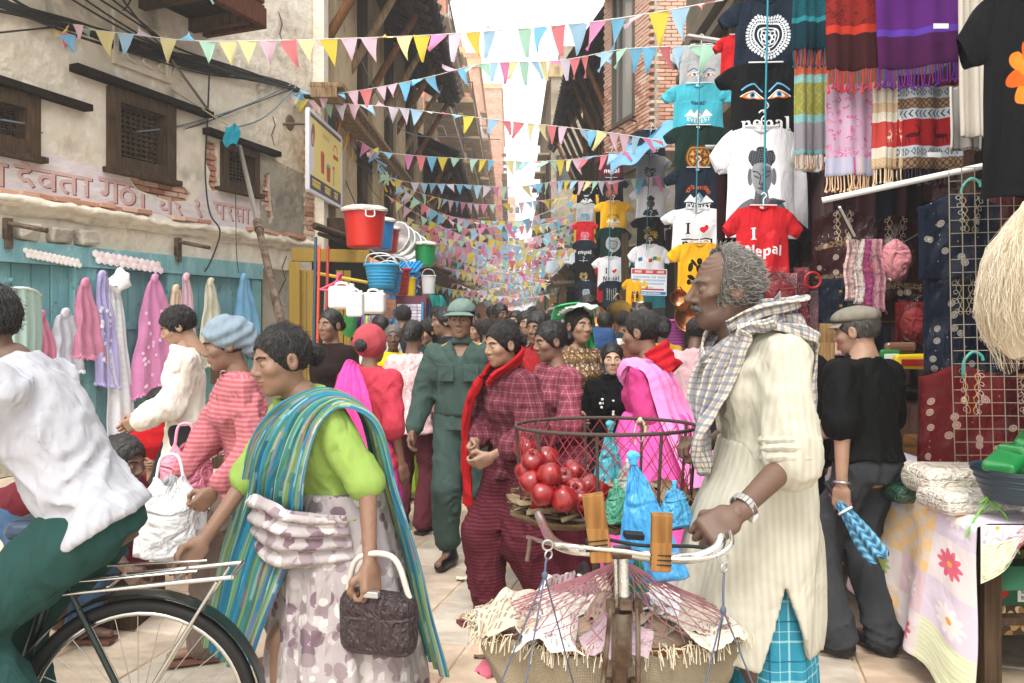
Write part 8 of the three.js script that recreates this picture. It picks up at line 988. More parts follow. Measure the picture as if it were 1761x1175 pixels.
{ // woman in bright pink sari
const pk = cloth(0xd85aa8), P = person({ label: 'woman in a billowing bright pink sari beyond the wire basket', p: posAt(1128, 3.95), yaw: -2.1, h: 1.56, fem: 1, skin: 'brown', cell: 0.014, lean: 0.1, hp: 0.1, armR: { w: [-0.2, 0.95, 0.2] }, top: { name: 'blouse', m: cloth(0xb83c78), slv: 0.4, sr: 0.02 }, bottom: { name: 'sari', m: pk, r1: 0.2, r0: 0.42, amp: 0.035, n: 11, y1: 0.2, pw: 0.6 }, shoe: sandal(0x7a2a4a) });
part(P.g, 'sari_end', ribbon([[[0.1, 1.3, 0.16], [0.07, 0.03, -0.02]], [[0.12, 1.39, 0.09], [0.07, 0.02, 0.0]], [[0.12, 1.36, -0.05], [0.1, 0, 0.01]], [[0.05, 1.15, -0.13], [0.17, 0, 0.02]], [[0.02, 0.9, -0.24], [0.23, 0, 0.03]], [[0.0, 0.55, -0.36], [0.28, 0, 0.04]]], { amp: 0.025, n: 4, nu: 30 }), cloth(0xe88cc4));
part(P.g, 'red_shawl', ribbon([[[-0.18, 1.3, 0.1], [0.06, 0.05, 0.02]], [[-0.13, 1.42, -0.02], [0.06, 0.04, 0.06]], [[0, 1.45, -0.09], [0, 0.07, 0.03]], [[0.14, 1.4, -0.05], [0.06, 0.05, 0.05]]], { amp: 0.006 }), cloth(0xb81c28));
}
const S1 = (px, d, label, o) => person({ label, p: posAt(px, d), cell: d > 7 ? 0.024 : 0.018, hcell: d > 7 ? 0.009 : 0.006, shoe: d < 7 ? sandal() : undefined, ...o });
S1(1192, 5.9, 'man in a pale pink shirt turned away near the copper pans', { yaw: 2.5, h: 1.52, skin: 'dark', lean: 0.12, hp: 0.2, top: { m: cloth(0xc8a4a8), slv: 0.5, sr: 0.026 }, bottom: { name: 'trousers', m: cloth(0x3a3434) } });
S1(1098, 6.3, 'man with short dark hair and a brown shirt before the steel pots', { yaw: -1.0, h: 1.56, skin: 'brown', top: { m: cloth(0x6a4030), slv: 0.6, sr: 0.024 }, bottom: { name: 'trousers', m: cloth(0x2c2a2a) } });
S1(905, 7.4, 'bearded young man in a navy shirt facing the camera in the crowd', { yaw: 0.0, h: 1.58, skin: 'tan', beard: 1, hcell: 0.006, top: { m: cloth(0x1c2430), slv: 0.6, vneck: 1 }, bottom: { name: 'trousers', m: cloth(0x2c3038) } });
S1(876, 7.0, 'long-haired woman facing the camera left of the bearded man', { yaw: 0.1, h: 1.5, fem: 1, skin: 'tan', hair: 'long', hcell: 0.006, top: { m: cloth(0x4a2c34), slv: 0.7 }, bottom: { m: cloth(0x3c2c34) } });
S1(935, 5.7, 'man in a red collar right behind the checked shirt woman', { yaw: -0.6, h: 1.56, skin: 'brown', lean: 0.1, top: { m: cloth(0x9c2428), slv: 0.6, collar: 1 }, bottom: { name: 'trousers', m: cloth(0x342c2c) } });
S1(573, 5.7, 'dark-haired woman in a black and brown dress looking back by the yellow door', { yaw: -0.5, h: 1.58, fem: 1, skin: 'brown', top: { m: cloth(0x241a18), slv: 0.6, sr: 0.02 }, bottom: { m: cloth(0x3c2a24) } });
S1(676, 6.6, 'grey-haired woman in yellow with a green shawl', { yaw: 0.15, h: 1.46, fem: 1, skin: 'dark', hairM: hairMat(0x5a544e), top: { m: cloth(0xe8b81c), slv: 0.4, sr: 0.02 }, bottom: { m: cloth(0x9cb83c) } });
S1(708, 5.6, 'woman in a pinkish white top seen from behind left of the uniformed man', { yaw: 2.9, h: 1.5, fem: 1, skin: 'brown', cell: 0.015, top: { m: printT('#d8b8b8', ['#e8d4d0', '#c898a0'], 0.16, 30), slv: 0.6, sr: 0.03, hem: -0.14, flare: 0.03 }, bottom: { name: 'trousers', m: cloth(0x5a2a34) } });
S1(738, 7.2, 'woman in a dark teal jacket looking down behind the uniformed man', { yaw: -0.7, h: 1.5, fem: 1, skin: 'tan', hair: 'long', hp: 0.25, top: { m: cloth(0x243438), slv: 1, sr: 0.02 }, bottom: { m: cloth(0x2c2c34) } });
S1(772, 6.6, 'man in a charcoal jacket half hidden by the uniformed man', { yaw: -1.4, h: 1.6, skin: 'brown', top: { m: cloth(0x1f2226), slv: 1, sr: 0.026 }, bottom: { name: 'trousers', m: cloth(0x202226) } });
S1(838, 7.8, 'person with a white top and a dark shoulder bag walking away', { yaw: 3.0, h: 1.5, skin: 'brown', top: { m: cloth(0xd8ccc8), slv: 0.5, sr: 0.026 }, bottom: { name: 'trousers', m: cloth(0x2a2c34) } });
S1(1354, 4.25, 'person in black with black hair standing behind the old fruit seller', { yaw: 2.9, h: 1.56, skin: 'brown', hair: 'long', fem: 1, top: { m: cloth(0x0c0c0e), slv: 1, sr: 0.03 }, bottom: { m: cloth(0x141416) } });
{ // woman in coral and magenta sari, from behind
const P = person({ label: 'woman in a coral and magenta sari seen from behind under the jerrycans', p: posAt(634, 4.3), yaw: 2.75, h: 1.48, fem: 1, skin: 'brown', cell: 0.014, top: { name: 'blouse', m: cloth(0xb83c4c), slv: 0.55, sr: 0.03, hem: -0.12, flare: 0.03, wr: 0.012 }, bottom: { name: 'sari', m: cloth(0xc83c8c), r0: 0.26, amp: 0.025 }, shoe: sandal() });
part(P.g, 'sari_end', ribbon([[[0.12, 1.34, 0.14], [0.06, 0.04, 0.02]], [[0.1, 1.44, -0.02], [0.07, 0.02, 0.03]], [[0.04, 1.28, -0.15], [0.13, 0, 0.01]], [[0, 1.05, -0.17], [0.15, 0, 0]], [[-0.02, 0.8, -0.21], [0.15, 0, 0]]], { amp: 0.014, n: 4 }), cloth(0xe84c9c)); part(P.g, 'head_cloth', P.head(nets((x, y, z) => smax(ell(x, y, z, 0, 0.02, -0.03, 0.1, 0.11, 0.11) + 0.005 * ns(x * 22, y * 22, z * 22), -ell(x, y, z, 0, -0.04, 0.12, 0.08, 0.12, 0.12), 0.01), [-0.13, -0.13, -0.17], [0.13, 0.16, 0.13], 0.008)), cloth(0xa84850));
}
{ // man in the white shirt by the scarves
const P = person({ label: 'black-haired man in a cream white shirt looking down by the lace scarves', p: posAt(322, 4.75), yaw: -1.2, h: 1.58, skin: 'tan', cell: 0.013, hcell: 0.0042, lean: 0.06, hp: 0.38, armL: { w: [0.08, 0.98, 0.28], hint: [0.6, -0.6, -0.5], curl: 0.8 }, armR: { w: [-0.06, 0.96, 0.3], hint: [-0.6, -0.6, -0.5], curl: 0.8 }, legL: { a: [0.1, 0.085, -0.16], toe: [0.13, 0.05, 0] }, legR: { a: [-0.1, 0.085, 0.12], toe: [-0.12, 0.05, 0.28] }, top: { m: cloth(0xd8d0c4), slv: 1, sr: 0.026, hem: -0.2, flare: 0.03, collar: 1, wr: 0.013 }, bottom: { name: 'trousers', m: cloth(0x2c2c30), r: 0.03 }, shoe: blackShoe });
}
{ // seated woman in red
const P = person({ label: 'woman in red sitting low by the shutters with a hand to her face', p: [at(262, 700, 6.1).x, 0, -6.1], yaw: 0.7, h: 1.5, fem: 1, skin: 'brown', cell: 0.014, hcell: 0.005, pel: [0, 0.36, 0], lean: 0.2, hp: 0.3, armL: { w: [0.06, 0.88, 0.24], hint: [0.3, -1, 0.2], dir: [-0.1, 0.9, -0.1], curl: 0.6 }, armR: { w: [-0.2, 0.5, 0.3] }, legL: { a: [0.12, 0.085, 0.4] }, legR: { a: [-0.12, 0.085, 0.42] }, top: { name: 'blouse', m: cloth(0xb01820), slv: 0.42, sr: 0.02 }, bottom: { name: 'sari', m: cloth(0x9c1c22), y1: 0.14, r1: 0.2, r0: 0.34, dz: 0.16, amp: 0.02 }, shoe: sandal() });
part(P.g, 'sari_end', ribbon([[[0.13, 0.78, 0.2], [0.05, 0.03, 0]], [[0.12, 0.86, 0.06], [0.06, 0.01, 0.04]], [[0.08, 0.7, -0.08], [0.1, 0, 0]], [[0.04, 0.4, -0.12], [0.12, 0, 0]]]), cloth(0x8c1a1e)); solo('low_stool', [RB(0.34, 0.05, 0.28, 0.01, 0, 0.25, 0), ...[[1, 1], [1, -1], [-1, 1], [-1, -1]].map(([a, b]) => B(0.05, 0.24, 0.05, a * 0.13, 0.12, b * 0.1))].map((q) => q.translate(at(262, 700, 6.1).x, 0, -6.12)), darkWood, 'low wooden stool under the seated woman in red', 'stool');
}
{ // hurrying woman in the foreground: green blouse, blue sari end, grey patterned sari
const sari = printT('#a49c9c', ['#8a7c80', '#b8b0b0', '#74606a', '#c8c2c0'], 0.34, 46, 1.3), P = person({ label: 'hurrying woman with lime green blouse and blue sari end in the left foreground', p: posAt(560, 2.62), yaw: -0.85, h: 1.53, fem: 1, skin: 'brown', cell: 0.011, hcell: 0.004, hand: 0.0042, lean: 0.3, side: 0.06, hp: 0.05, hr: 0.05, pel: [0, 0.92, -0.05], fat: 0.012, armR: { w: [-0.2, 0.82, 0.42], hint: [-0.8, -0.5, -0.4], curl: 0.5 }, armL: { w: [0.34, 0.86, 0.02], hint: [0.5, -0.2, -0.8], curl: 1.1 }, legR: { a: [-0.08, 0.085, 0.14], toe: [-0.1, 0.05, 0.3] }, legL: { a: [0.08, 0.1, -0.16], toe: [0.1, 0.05, -0.02] },
top: { name: 'blouse', m: cloth(0x86a050), slv: 0.48, sr: 0.024, wr: 0.009, hem: 0.05 }, bottom: { name: 'sari', m: sari, r1: 0.19, r0: 0.37, amp: 0.038, n: 11, y1: 0.13, dz: -0.04, pw: 0.9 }, shoe: sandal(0x5a3a30) });
const teal = mat(0xffffff, 0.8, { map: ctex(256, 512, (k, w, h) => { const cols = ['#1a6c88', '#1f7a96', '#1a6c88', '#84984c', '#a0ac6c', '#6c6490', '#b4b0a4', '#3c7288', '#b07858', '#8c9848', '#1f6484']; let x = 0; reseed(6); k.fillStyle = '#1f6c88'; k.fillRect(0, 0, w, h); k.fillStyle = '#7c9448'; k.fillRect(w * 0.55, 0, w * 0.2, h); while (x < w) { const q = rnd(1, 7); k.globalAlpha = 0.75; k.fillStyle = pick(cols); k.fillRect(x, 0, q, h); x += q; } for (let i = 0; i < 500; i++) { k.fillStyle = pick(['rgba(240,240,220,0.5)', 'rgba(190,90,120,0.5)', 'rgba(20,80,104,0.5)', 'rgba(120,140,50,0.5)']); k.fillRect(rnd(0, w), rnd(0, h), rnd(2, 7), rnd(6, 40)); } }), bumpMap: crease, bumpScale: 0.015 });
part(P.g, 'sari_end', ribbon([[[-0.2, 0.44, 0.3], [0.12, -0.03, -0.03]], [[-0.15, 0.74, 0.24], [0.15, -0.05, -0.04]], [[-0.06, 0.99, 0.2], [0.15, -0.06, -0.04]], [[0.05, 1.18, 0.215], [0.13, -0.07, -0.03]], [[0.125, 1.345, 0.165], [0.09, -0.03, -0.02]], [[0.15, 1.395, 0.06], [0.075, -0.025, 0.01]], [[0.16, 1.33, -0.07], [0.1, -0.01, 0.03]], [[0.17, 1.06, -0.15], [0.14, 0, 0.05]], [[0.17, 0.76, -0.24], [0.18, 0, 0.06]], [[0.16, 0.4, -0.33], [0.22, 0, 0.07]]], { amp: 0.011, n: 7, nu: 64, nv: 80, th: 0.005 }), teal);
part(P.g, 'waist_fold', ribbon([[[0.22, 0.9, 0.02], [0, 0.09, 0.02]], [[0.12, 0.92, 0.2], [0, 0.1, 0.02]], [[-0.08, 0.94, 0.24], [0, 0.1, 0.02]], [[-0.24, 0.9, 0.1], [0, 0.09, 0.02]], [[-0.23, 0.88, -0.12], [0, 0.08, 0]]], { amp: 0.012, n: 4 }), sari);
const hb = thing('handbag', 'dark brown handbag with a white strap carried by the hurrying woman', 'bag', P.g.localToWorld(V(0.36, 0.66, 0.0)), P.g.rotation.y + 0.6); part(hb, 'bag', wob(RB(0.24, 0.19, 0.1, 0.05), 0.012, 8), mat(0x33262a, 0.5, { bumpMap: crease, bumpScale: 0.02 })); part(hb, 'strap', T([[-0.1, 0.08, 0], [-0.06, 0.19, 0.01], [0.05, 0.2, 0.01], [0.1, 0.08, 0]], 0.009, 6), mat(0xc8c0b4, 0.6)); part(hb, 'clasp', RB(0.05, 0.02, 0.02, 0.004, 0, 0.1, 0.05), steel);
}
{ // person in the grey head wrap with red striped top, carrying bags
const P = person({ label: 'person in a grey-blue head wrap and red striped top behind the hurrying woman', p: posAt(432, 3.5), yaw: -1.1, h: 1.52, fem: 1, skin: 'brown', cell: 0.013, lean: 0.16, hp: 0.15, armR: { w: [-0.12, 0.86, 0.36], curl: 1.1 }, armL: { w: [0.24, 0.9, 0.2], curl: 1.1 }, legR: { a: [-0.08, 0.085, 0.2], toe: [-0.1, 0.05, 0.36] }, legL: { a: [0.08, 0.1, -0.2], toe: [0.1, 0.05, -0.06] }, top: { m: stripe('#a85a62', '#b8767c', 0.022), slv: 0.9, sr: 0.03, hem: -0.14, flare: 0.03, wr: 0.013 }, bottom: { name: 'trousers', m: cloth(0x6a5c54), r: 0.04 }, shoe: sandal(0x6a4434) });
part(P.g, 'head_wrap', P.head(nets((x, y, z) => smax(smin(ell(x, y, z, 0, 0.045, -0.02, 0.102, 0.095, 0.118), ell(x, y, z, 0.0, -0.01, -0.11, 0.075, 0.09, 0.05), 0.04) + 0.006 * sin(y * 120 + x * 40 + z * 30) * 0.6 + 0.005 * ns(x * 26, y * 26, z * 26), -ell(x, y, z, 0, -0.06, 0.11, 0.085, 0.13, 0.12), 0.01), [-0.14, -0.15, -0.19], [0.14, 0.18, 0.13], 0.007)), cloth(0x7c8c98));
const cb = (x, y, d, w, h, c, label, tr) => { const W = px2m(w, d), H = px2m(h, d), o = thing('carrier_bag', label, 'bag', at(x, y, d), 0.3); part(o, 'bag', sheet((u, v) => { const a = u * 2 * PI, r = W / 2 * (0.45 + 0.55 * sst(0, 0.35, v)) * (1 + 0.08 * sin(a * 5 + v * 4)) * (v > 0.96 ? 0.55 : 1); return [cos(a) * r, -H * v + 0.02 * sin(a * 3) * (1 - v), sin(a) * r * 0.5]; }, 44, 26), phys(c, 0.4, { transmission: tr ?? 0.15, thickness: 0, bumpMap: crease, bumpScale: 0.03 })); part(o, 'handle', T([[-W * 0.2, 0, 0], [-W * 0.1, 0.1, 0], [W * 0.1, 0.1, 0], [W * 0.2, 0, 0]], 0.007, 6), mat(c, 0.5)); };
cb(292, 826, 3.3, 112, 138, 0xdfe2e6, 'big greyish white carrier bag hanging near the seated woman'); cb(318, 770, 3.5, 84, 92, 0xf09cb4, 'pink plastic bag above the greyish white carrier bag', 0.25); cb(232, 838, 3.9, 40, 50, 0xe4e8ec, 'small clear plastic bag beside the blue basin', 0.6);
}
// -- crowd farther down the street
{
reseed(808); const base = [person({ label: 'x', p: [0, 0, -9], h: 1.6, cell: 0.028, hcell: 0.01, skin: 'brown', top: { m: cloth(0x2c3038), slv: 0.9 }, bottom: { name: 'trousers', m: cloth(0x24262c) } }).g, person({ label: 'x', p: [0, 0, -9], h: 1.5, fem: 1, cell: 0.028, hcell: 0.01, skin: 'tan', hair: 'long', top: { m: cloth(0x8c2c3c), slv: 0.6 }, bottom: { m: cloth(0x5c2438) } }).g, person({ label: 'x', p: [0, 0, -9], h: 1.6, cell: 0.028, hcell: 0.01, skin: 'tan', top: { m: cloth(0xc8c4bc), slv: 0.5 }, bottom: { name: 'trousers', m: cloth(0x3c4048) } }).g, person({ label: 'x', p: [0, 0, -9], h: 1.5, fem: 1, cell: 0.028, hcell: 0.01, skin: 'brown', top: { m: cloth(0xb88c2c), slv: 0.5 }, bottom: { m: cloth(0x2c5c4c) } }).g, person({ label: 'x', p: [0, 0, -9], h: 1.62, cell: 0.028, hcell: 0.01, skin: 'dark', top: { m: cloth(0x34507c), slv: 0.6 }, bottom: { name: 'trousers', m: cloth(0x28241f) } }).g];
const kind = ['man in a dark shirt', 'long-haired woman in dark red', 'man in a pale shirt', 'woman in ochre and green', 'man in a blue shirt'], spots = [[752, 9.2, 'behind the woman in the teal jacket'], [800, 9.6, 'behind the cap of the uniformed man'], [822, 8.6, 'just right of the uniformed man\'s cap'], [858, 9.0, 'left of the long-haired woman'], [890, 8.8, 'between the bearded man and the long-haired woman'], [925, 9.2, 'right of the bearded man'], [950, 8.2, 'above the checked shirt woman'], [968, 9.8, 'under the tin pots'], [1012, 7.2, 'left of the girl in black'], [1040, 8.2, 'under the small navy shirt'], [1072, 9.0, 'below the brass bowl'], [1140, 7.4, 'beside the orange carrier basket'], [655, 8.0, 'under the plastic baskets'], [694, 8.6, 'before the rack of lilac boxes'], [722, 11, 'deep on the left of the crowd'], [780, 12.5, 'in the far left of the crowd'], [845, 12, 'in the middle of the far crowd'], [875, 13.5, 'at the centre of the far crowd'], [915, 12.8, 'right of the centre of the far crowd'], [940, 14.5, 'far down on the right of the crowd'], [860, 16, 'farthest in the middle of the street'], [900, 17.5, 'farthest right of the middle of the street'], [820, 18, 'farthest on the left side of the street'], [1000, 11, 'under the farthest shirt column']];
spots.forEach(([px, d, w], i) => { const k = (i * 3 + (i > 11 ? 1 : 0)) % 5, o = i < 5 && !base[k].userData.placed ? base[k] : base[k].clone(); if (o === base[k]) base[k].userData = { label: '', category: 'person', placed: true }; else { o.name = numbered('person'); scene.add(o); o.userData = { ...o.userData }; } delete o.userData.placed; if (o === base[k]) base[k].userData.placed = true; o.userData.label = kind[k] + ' ' + w; o.position.copy(posAt(px, d)); o.rotation.y = rnd() < 0.65 ? rnd(-0.7, 0.7) : PI + rnd(-0.6, 0.6); o.scale.multiplyScalar(rnd(0.96, 1.04)); });
}
// ---------------------------------------------------------------- the fruit seller's bicycle, baskets and scale
{
reseed(55);
const o = at(1066, 952, 2.1).setY(0), g = thing('bicycle', 'old bicycle with chrome handlebar loaded with fruit baskets in front of the fruit seller', 'bicycle', o), R = (px, py, d) => at(px, py, d).sub(o);
const chrome = mat(0xc4c2bc, 0.22, { metalness: 0.95, bumpMap: bumpFine, bumpScale: 0.001 }), old = rust;
part(g, 'handlebar', T([R(927, 886, 2.46), R(934, 902, 2.4), R(950, 930, 2.26), R(985, 945, 2.13), R(1066, 951, 2.09), R(1150, 960, 2.06), R(1205, 957, 2.02), R(1234, 942, 2.03), R(1243, 912, 2.08)], 0.0145, 14, 90), chrome);
part(g, 'brake_rod', [T([R(908, 924, 2.26), R(960, 937, 2.05), R(1066, 948, 2.02), R(1180, 962, 1.99), R(1232, 956, 1.97), R(1258, 936, 1.99), R(1256, 915, 2.04)], 0.006, 10, 60)], chrome);
for (const [x, y] of [[960, 938], [1000, 943], [1130, 956], [1178, 962]]) part(g, 'rod_clip', C(0.009, 0.009, 0.014, 10, ...R(x, y, 2.02).toArray(), 0, 0, PI / 2), chrome);
part(g, 'brake_lever', rod(R(912, 928, 2.22), R(906, 966, 2.18), 0.007, 0.006), old);
part(g, 'stem', [rod(R(1072, 946, 2.08), R(1074, 1046, 2.06), 0.0135, 0.0145, 16), rod(R(1058, 948, 2.08), R(1062, 1040, 2.075), 0.006)], chrome); part(g, 'clamp', [put(RB(0.05, 0.03, 0.04, 0.008), ...R(1070, 950, 2.085).toArray()), C(0.012, 0.012, 0.05, 8, ...R(1060, 954, 2.06).toArray(), 0, 0, PI / 2)], old);
part(g, 'head_lug', [put(RB(0.034, 0.03, 0.05, 0.006), ...R(1075, 1036, 2.06).toArray()), C(0.026, 0.028, 0.02, 18, ...R(1070, 1058, 2.07).toArray())], old);
part(g, 'head_tube', [C(0.0265, 0.0265, 0.12, 20, ...R(1069, 1098, 2.07).toArray()), C(0.02, 0.021, 0.36, 20, ...R(1066, 1240, 2.07).toArray()), C(0.028, 0.028, 0.012, 20, ...R(1069, 1138, 2.07).toArray())], old);
for (const [a, b] of [[1050, 1026], [1097, 1098]]) part(g, 'stay', [rod(R(a, 1046, 2.04), R(b, 1290, 1.96), 0.0065), C(0.013, 0.013, 0.03, 10, ...R(a, 1042, 2.05).toArray())], old);
const zz = -1.92 - 0, wx = 0.285, wheel = (z) => { const w = part(g, 'wheel', put(new THREE.TorusGeometry(0.255, 0.017, 10, 48), 0, 0.272, z, 0, PI / 2), blackM); part(w, 'rim', put(new THREE.TorusGeometry(0.232, 0.008, 8, 48), 0, 0.272, z, 0, PI / 2), chrome); part(w, 'spokes', Array.from({ length: 28 }, (_, i) => rod([0, 0.272, z], [0, 0.272 + 0.23 * sin(i / 28 * 2 * PI), z + 0.23 * cos(i / 28 * 2 * PI)], 0.0014, 0.0014, 4)), chrome); part(w, 'hub', C(0.022, 0.022, 0.09, 12, 0, 0.272, z, 0, 0, PI / 2), chrome); }; wheel(0.02); wheel(-1.0);
part(g, 'fork', [rod([-0.05, 0.272, 0.02], [-0.03, 0.56, 0.02], 0.011), rod([0.05, 0.272, 0.02], [0.03, 0.56, 0.02], 0.011)], old); part(g, 'frame', [rod([0, 0.62, 0], [0, 0.4, -0.55], 0.016), rod([0, 0.76, -0.03], [0, 0.8, -0.6], 0.014), rod([0, 0.4, -0.55], [0, 0.86, -0.62], 0.014), rod([0, 0.4, -0.55], [0, 0.272, -1.0], 0.01)], old);
const ring = (cx, cy, cz, rx, rz, r) => { const pts = []; for (let i = 0; i < 40; i++) { const a = i / 40 * 2 * PI; pts.push([cx + rx * cos(a), cy, cz + rz * sin(a)]); } return T(pts, r, 6, 80, true); };
const bc = V(0.325, 0, -2.75), yT = 1.13, yB = 0.85, rx = 0.312, rz = 0.22, bk = thing('wire_basket', 'tall rusty wire basket with a red net side holding the red apples', 'basket', bc), wireM = metric(mat(0x4a3c36, 0.75, { metalness: 0.3 }));
const P = (a, t) => V(lerp(rx * 0.93, rx, t) * cos(a), lerp(yB, yT, t), lerp(rz * 0.93, rz, t) * sin(a));
part(bk, 'top_rim', ring(0, yT, 0, rx, rz, 0.0065), wireM); part(bk, 'bottom_rim', ring(0, yB, 0, rx * 0.93, rz * 0.93, 0.0065), wireM); for (let i = 0; i < 9; i++) { const a = 0.35 + i / 9 * 2 * PI; part(bk, 'upright', rod(P(a, 0), P(a, 1), 0.0055), wireM); }
const net = []; for (let i = 0; i < 30; i++) for (const s of [-1, 1]) net.push(T([0, 0.25, 0.5, 0.75, 1].map((t) => { const a = i / 30 * 2 * PI + s * t * 0.75, p = P(a, t); return [p.x * (0.985 + 0.01 * sin(i * 3 + t * 9)), p.y - 0.012 * sin(t * 9 + i), p.z * 0.985]; }), 0.0015, 4, 10)); part(bk, 'net', net, mat(0x96343a, 0.8)).userData.kind = 'stuff';
part(bk, 'tied_cord', [T([P(-1.05 + 0.0, 1).toArray(), P(-1.0, 0.85).toArray(), P(-1.05, 0.7).toArray()], 0.006, 5), T([P(-1.1, 1).toArray(), P(-1.14, 0.8).toArray(), P(-1.12, 0.66).toArray()], 0.004, 5), S(0.012, 1, 1, 1, 8, ...P(-1.07, 0.98).toArray())].map((q) => q), mat(0xc8b8a4, 0.9));
const tray = thing('woven_tray', 'frayed woven tray of straw and leaves under the apples', 'tray', bc.clone().setY(yB - 0.05)); part(tray, 'tray', wob(LA([[0, 0], [0.2, 0], [0.3, 0.02], [0.325, 0.045], [0.3, 0.035], [0, 0.02]], 40).scale(1.04, 1, 0.76), 0.012, 14), metric(mat(0xb09c80, 0.95, { map: stoneT, bumpMap: weave, bumpScale: 0.01 }))); const straw = [], leaf = []; for (let i = 0; i < 300; i++) { const a = rnd(0, 2 * PI), r = sqrt(rnd(0.2, 1)), x = 0.31 * r * cos(a), z = 0.22 * r * sin(a), b = rnd(0, 6.3), l = rnd(0.03, 0.09), y = 0.05 + rnd(0, 0.05); (i % 3 ? straw : leaf).push(i % 3 ? T([[x, y, z], [x + l * cos(b) * 0.5, y + rnd(-0.02, 0.03), z + l * sin(b) * 0.5], [x + l * cos(b), y + rnd(-0.03, 0.02), z + l * sin(b)]], 0.0018, 4, 4) : put(sheet((u, v) => [(u - 0.5) * 0.045 * sin(v * PI), 0.01 * sin(u * 5 + i), (v - 0.5) * 0.09], 3, 4), x, y, z, rnd(-0.6, 0.6), b, rnd(-0.5, 0.5))); }
part(tray, 'straw', straw, mat(0xa8906c, 0.95)).userData.kind = 'stuff'; part(tray, 'dry_leaves', leaf, mat(0x8c7c64, 0.95)).userData.kind = 'stuff';
const appleT = dtex(128, (u, v) => { const s = ns(u * 26, v * 4, 0, 26) * 0.5 + fb(u, v, 6, 4), y = ns(u * 9, v * 7, 3, 9); return mix(mix([112, 10, 16], [158, 26, 26], 0.5 + 0.7 * s), [190, 110, 66], (y - 0.78) * 1.4); }), appleM = phys(0xffffff, 0.28, { map: appleT, clearcoat: 0.25, clearcoatRoughness: 0.2 }), prof = []; for (let i = 0; i <= 18; i++) { const a = -PI / 2 + PI * i / 18, r = 0.041 * cos(a) * (1 + 0.1 * sin(a)); prof.push([max(0, r), 0.038 * sin(a) - (i === 18 ? 0.014 : i === 17 ? 0.006 : 0) + (i === 0 ? 0.008 : 0)]); }
const proto = thing('apple', 'x', 'apple', [0, 0, 0], 0, 'red apples in the wire basket'); part(proto, 'flesh', wob(LA(prof, 26), 0.004, 26), appleM); part(proto, 'stalk', rod([0, 0.026, 0], [0.006, 0.05, 0.004], 0.0018, 0.0024, 5), darkWood);
[[903, 772, 2.8], [916, 794, 2.62], [946, 817, 2.56], [914, 829, 2.58], [972, 826, 2.66], [934, 850, 2.55], [970, 860, 2.54], [990, 845, 2.62], [1012, 838, 2.64], [940, 790, 2.78], [1000, 862, 2.6], [958, 846, 2.72], [905, 812, 2.72], [985, 812, 2.8], [930, 866, 2.66], [1030, 846, 2.72]].forEach(([x, y, d], i) => { const a = i ? copy(proto) : proto; a.position.copy(at(x, y, d)); a.rotation.set(rnd(-1.2, 1.2), rnd(0, 6), rnd(-1, 1)); a.userData = { ...a.userData, label: 'red apple lying in the tall wire basket behind the handlebar' }; a.scale.setScalar(rnd(0.92, 1.08)); });
const block2 = (x, y, d, w, h, rz2, label) => { const b = thing('wooden_block', label, 'wood block', at(x, y, d), -0.1); part(b, 'block', wob(put(new RoundedBoxGeometry(w, h, 0.03, 3, 0.004), 0, 0, 0, 0, 0, rz2), 0.005, 30), wood(0xdcb47c)); for (const yy of [-0.03, -0.042, -0.054]) part(b, 'binding_wire', B(w * 1.03, 0.003, 0.034, 0, yy, 0, 0, 0, rz2), blackM); };
block2(1026, 908, 2.04, 0.055, 0.172, 0.13, 'rough wooden block bound to the middle of the handlebar'); block2(1136, 932, 2.0, 0.05, 0.14, -0.04, 'rough wooden block bound to the right part of the handlebar');
solo('iron_bar', [T([R(1045, 928, 2.08), R(1100, 938, 2.05), R(1190, 940, 2.06), R(1222, 944, 2.05)].map((p) => p.add(o)), 0.005, 6), B(0.05, 0.014, 0.03, ...at(1090, 921, 2.08).toArray(), 0.1, 0.1, -0.1)], blackM, 'dark flat iron lying along the handlebar between the two blocks', 'iron bar');
const knotBag = (x, y, d, l, rr, h, c, label, tr = 0.35, pw = h > 0.25 ? 0.9 : 0.5, nr2 = min(0.018, h * 0.07)) => { const q = thing('plastic_bag', label, 'bag', at(x, y, d)), lx = px2m(l - x, d), rx2 = px2m(rr - x, d); part(q, 'bag', sheet((u, v) => { const a = u * 2 * PI, k = 0.05 + 0.95 * Math.pow(v, pw), cx = (lx + rx2) / 2 * v, hw = (rx2 - lx) / 2, f = 1 + (0.1 * sin(a * 9 + v) + 0.07 * sin(a * 17)) * (1 - 0.4 * v), end = v > 0.93 ? sqrt(max(0, 1 - ((v - 0.93) / 0.07) ** 2)) : 1; return [cx + cos(a) * hw * k * f * end, -h * v + 0.012 * ns(u * 9, v * 6), sin(a) * hw * 0.6 * k * f * end]; }, 90, 34), phys(c, 0.35, { transmission: tr, thickness: 0, bumpMap: crease, bumpScale: 0.02 })); part(q, 'tied_neck', [rod([0, -0.01, 0], [0, 0.02, 0], nr2 * 0.6, nr2), wob(S(nr2, 1, 0.7, 1, 10, 0, 0.012, 0), nr2 * 0.4, 50)], phys(c, 0.4, { transmission: 0.1, thickness: 0 })); part(q, 'contents', wob(S(min(rx2 - lx, h) * 0.3, 1.1, 0.9, 0.8, 16, (lx + rx2) / 2 * 0.8, -h * 0.74, 0), 0.02, 12), mat(new THREE.Color(c).multiplyScalar(0.75), 0.8)); };
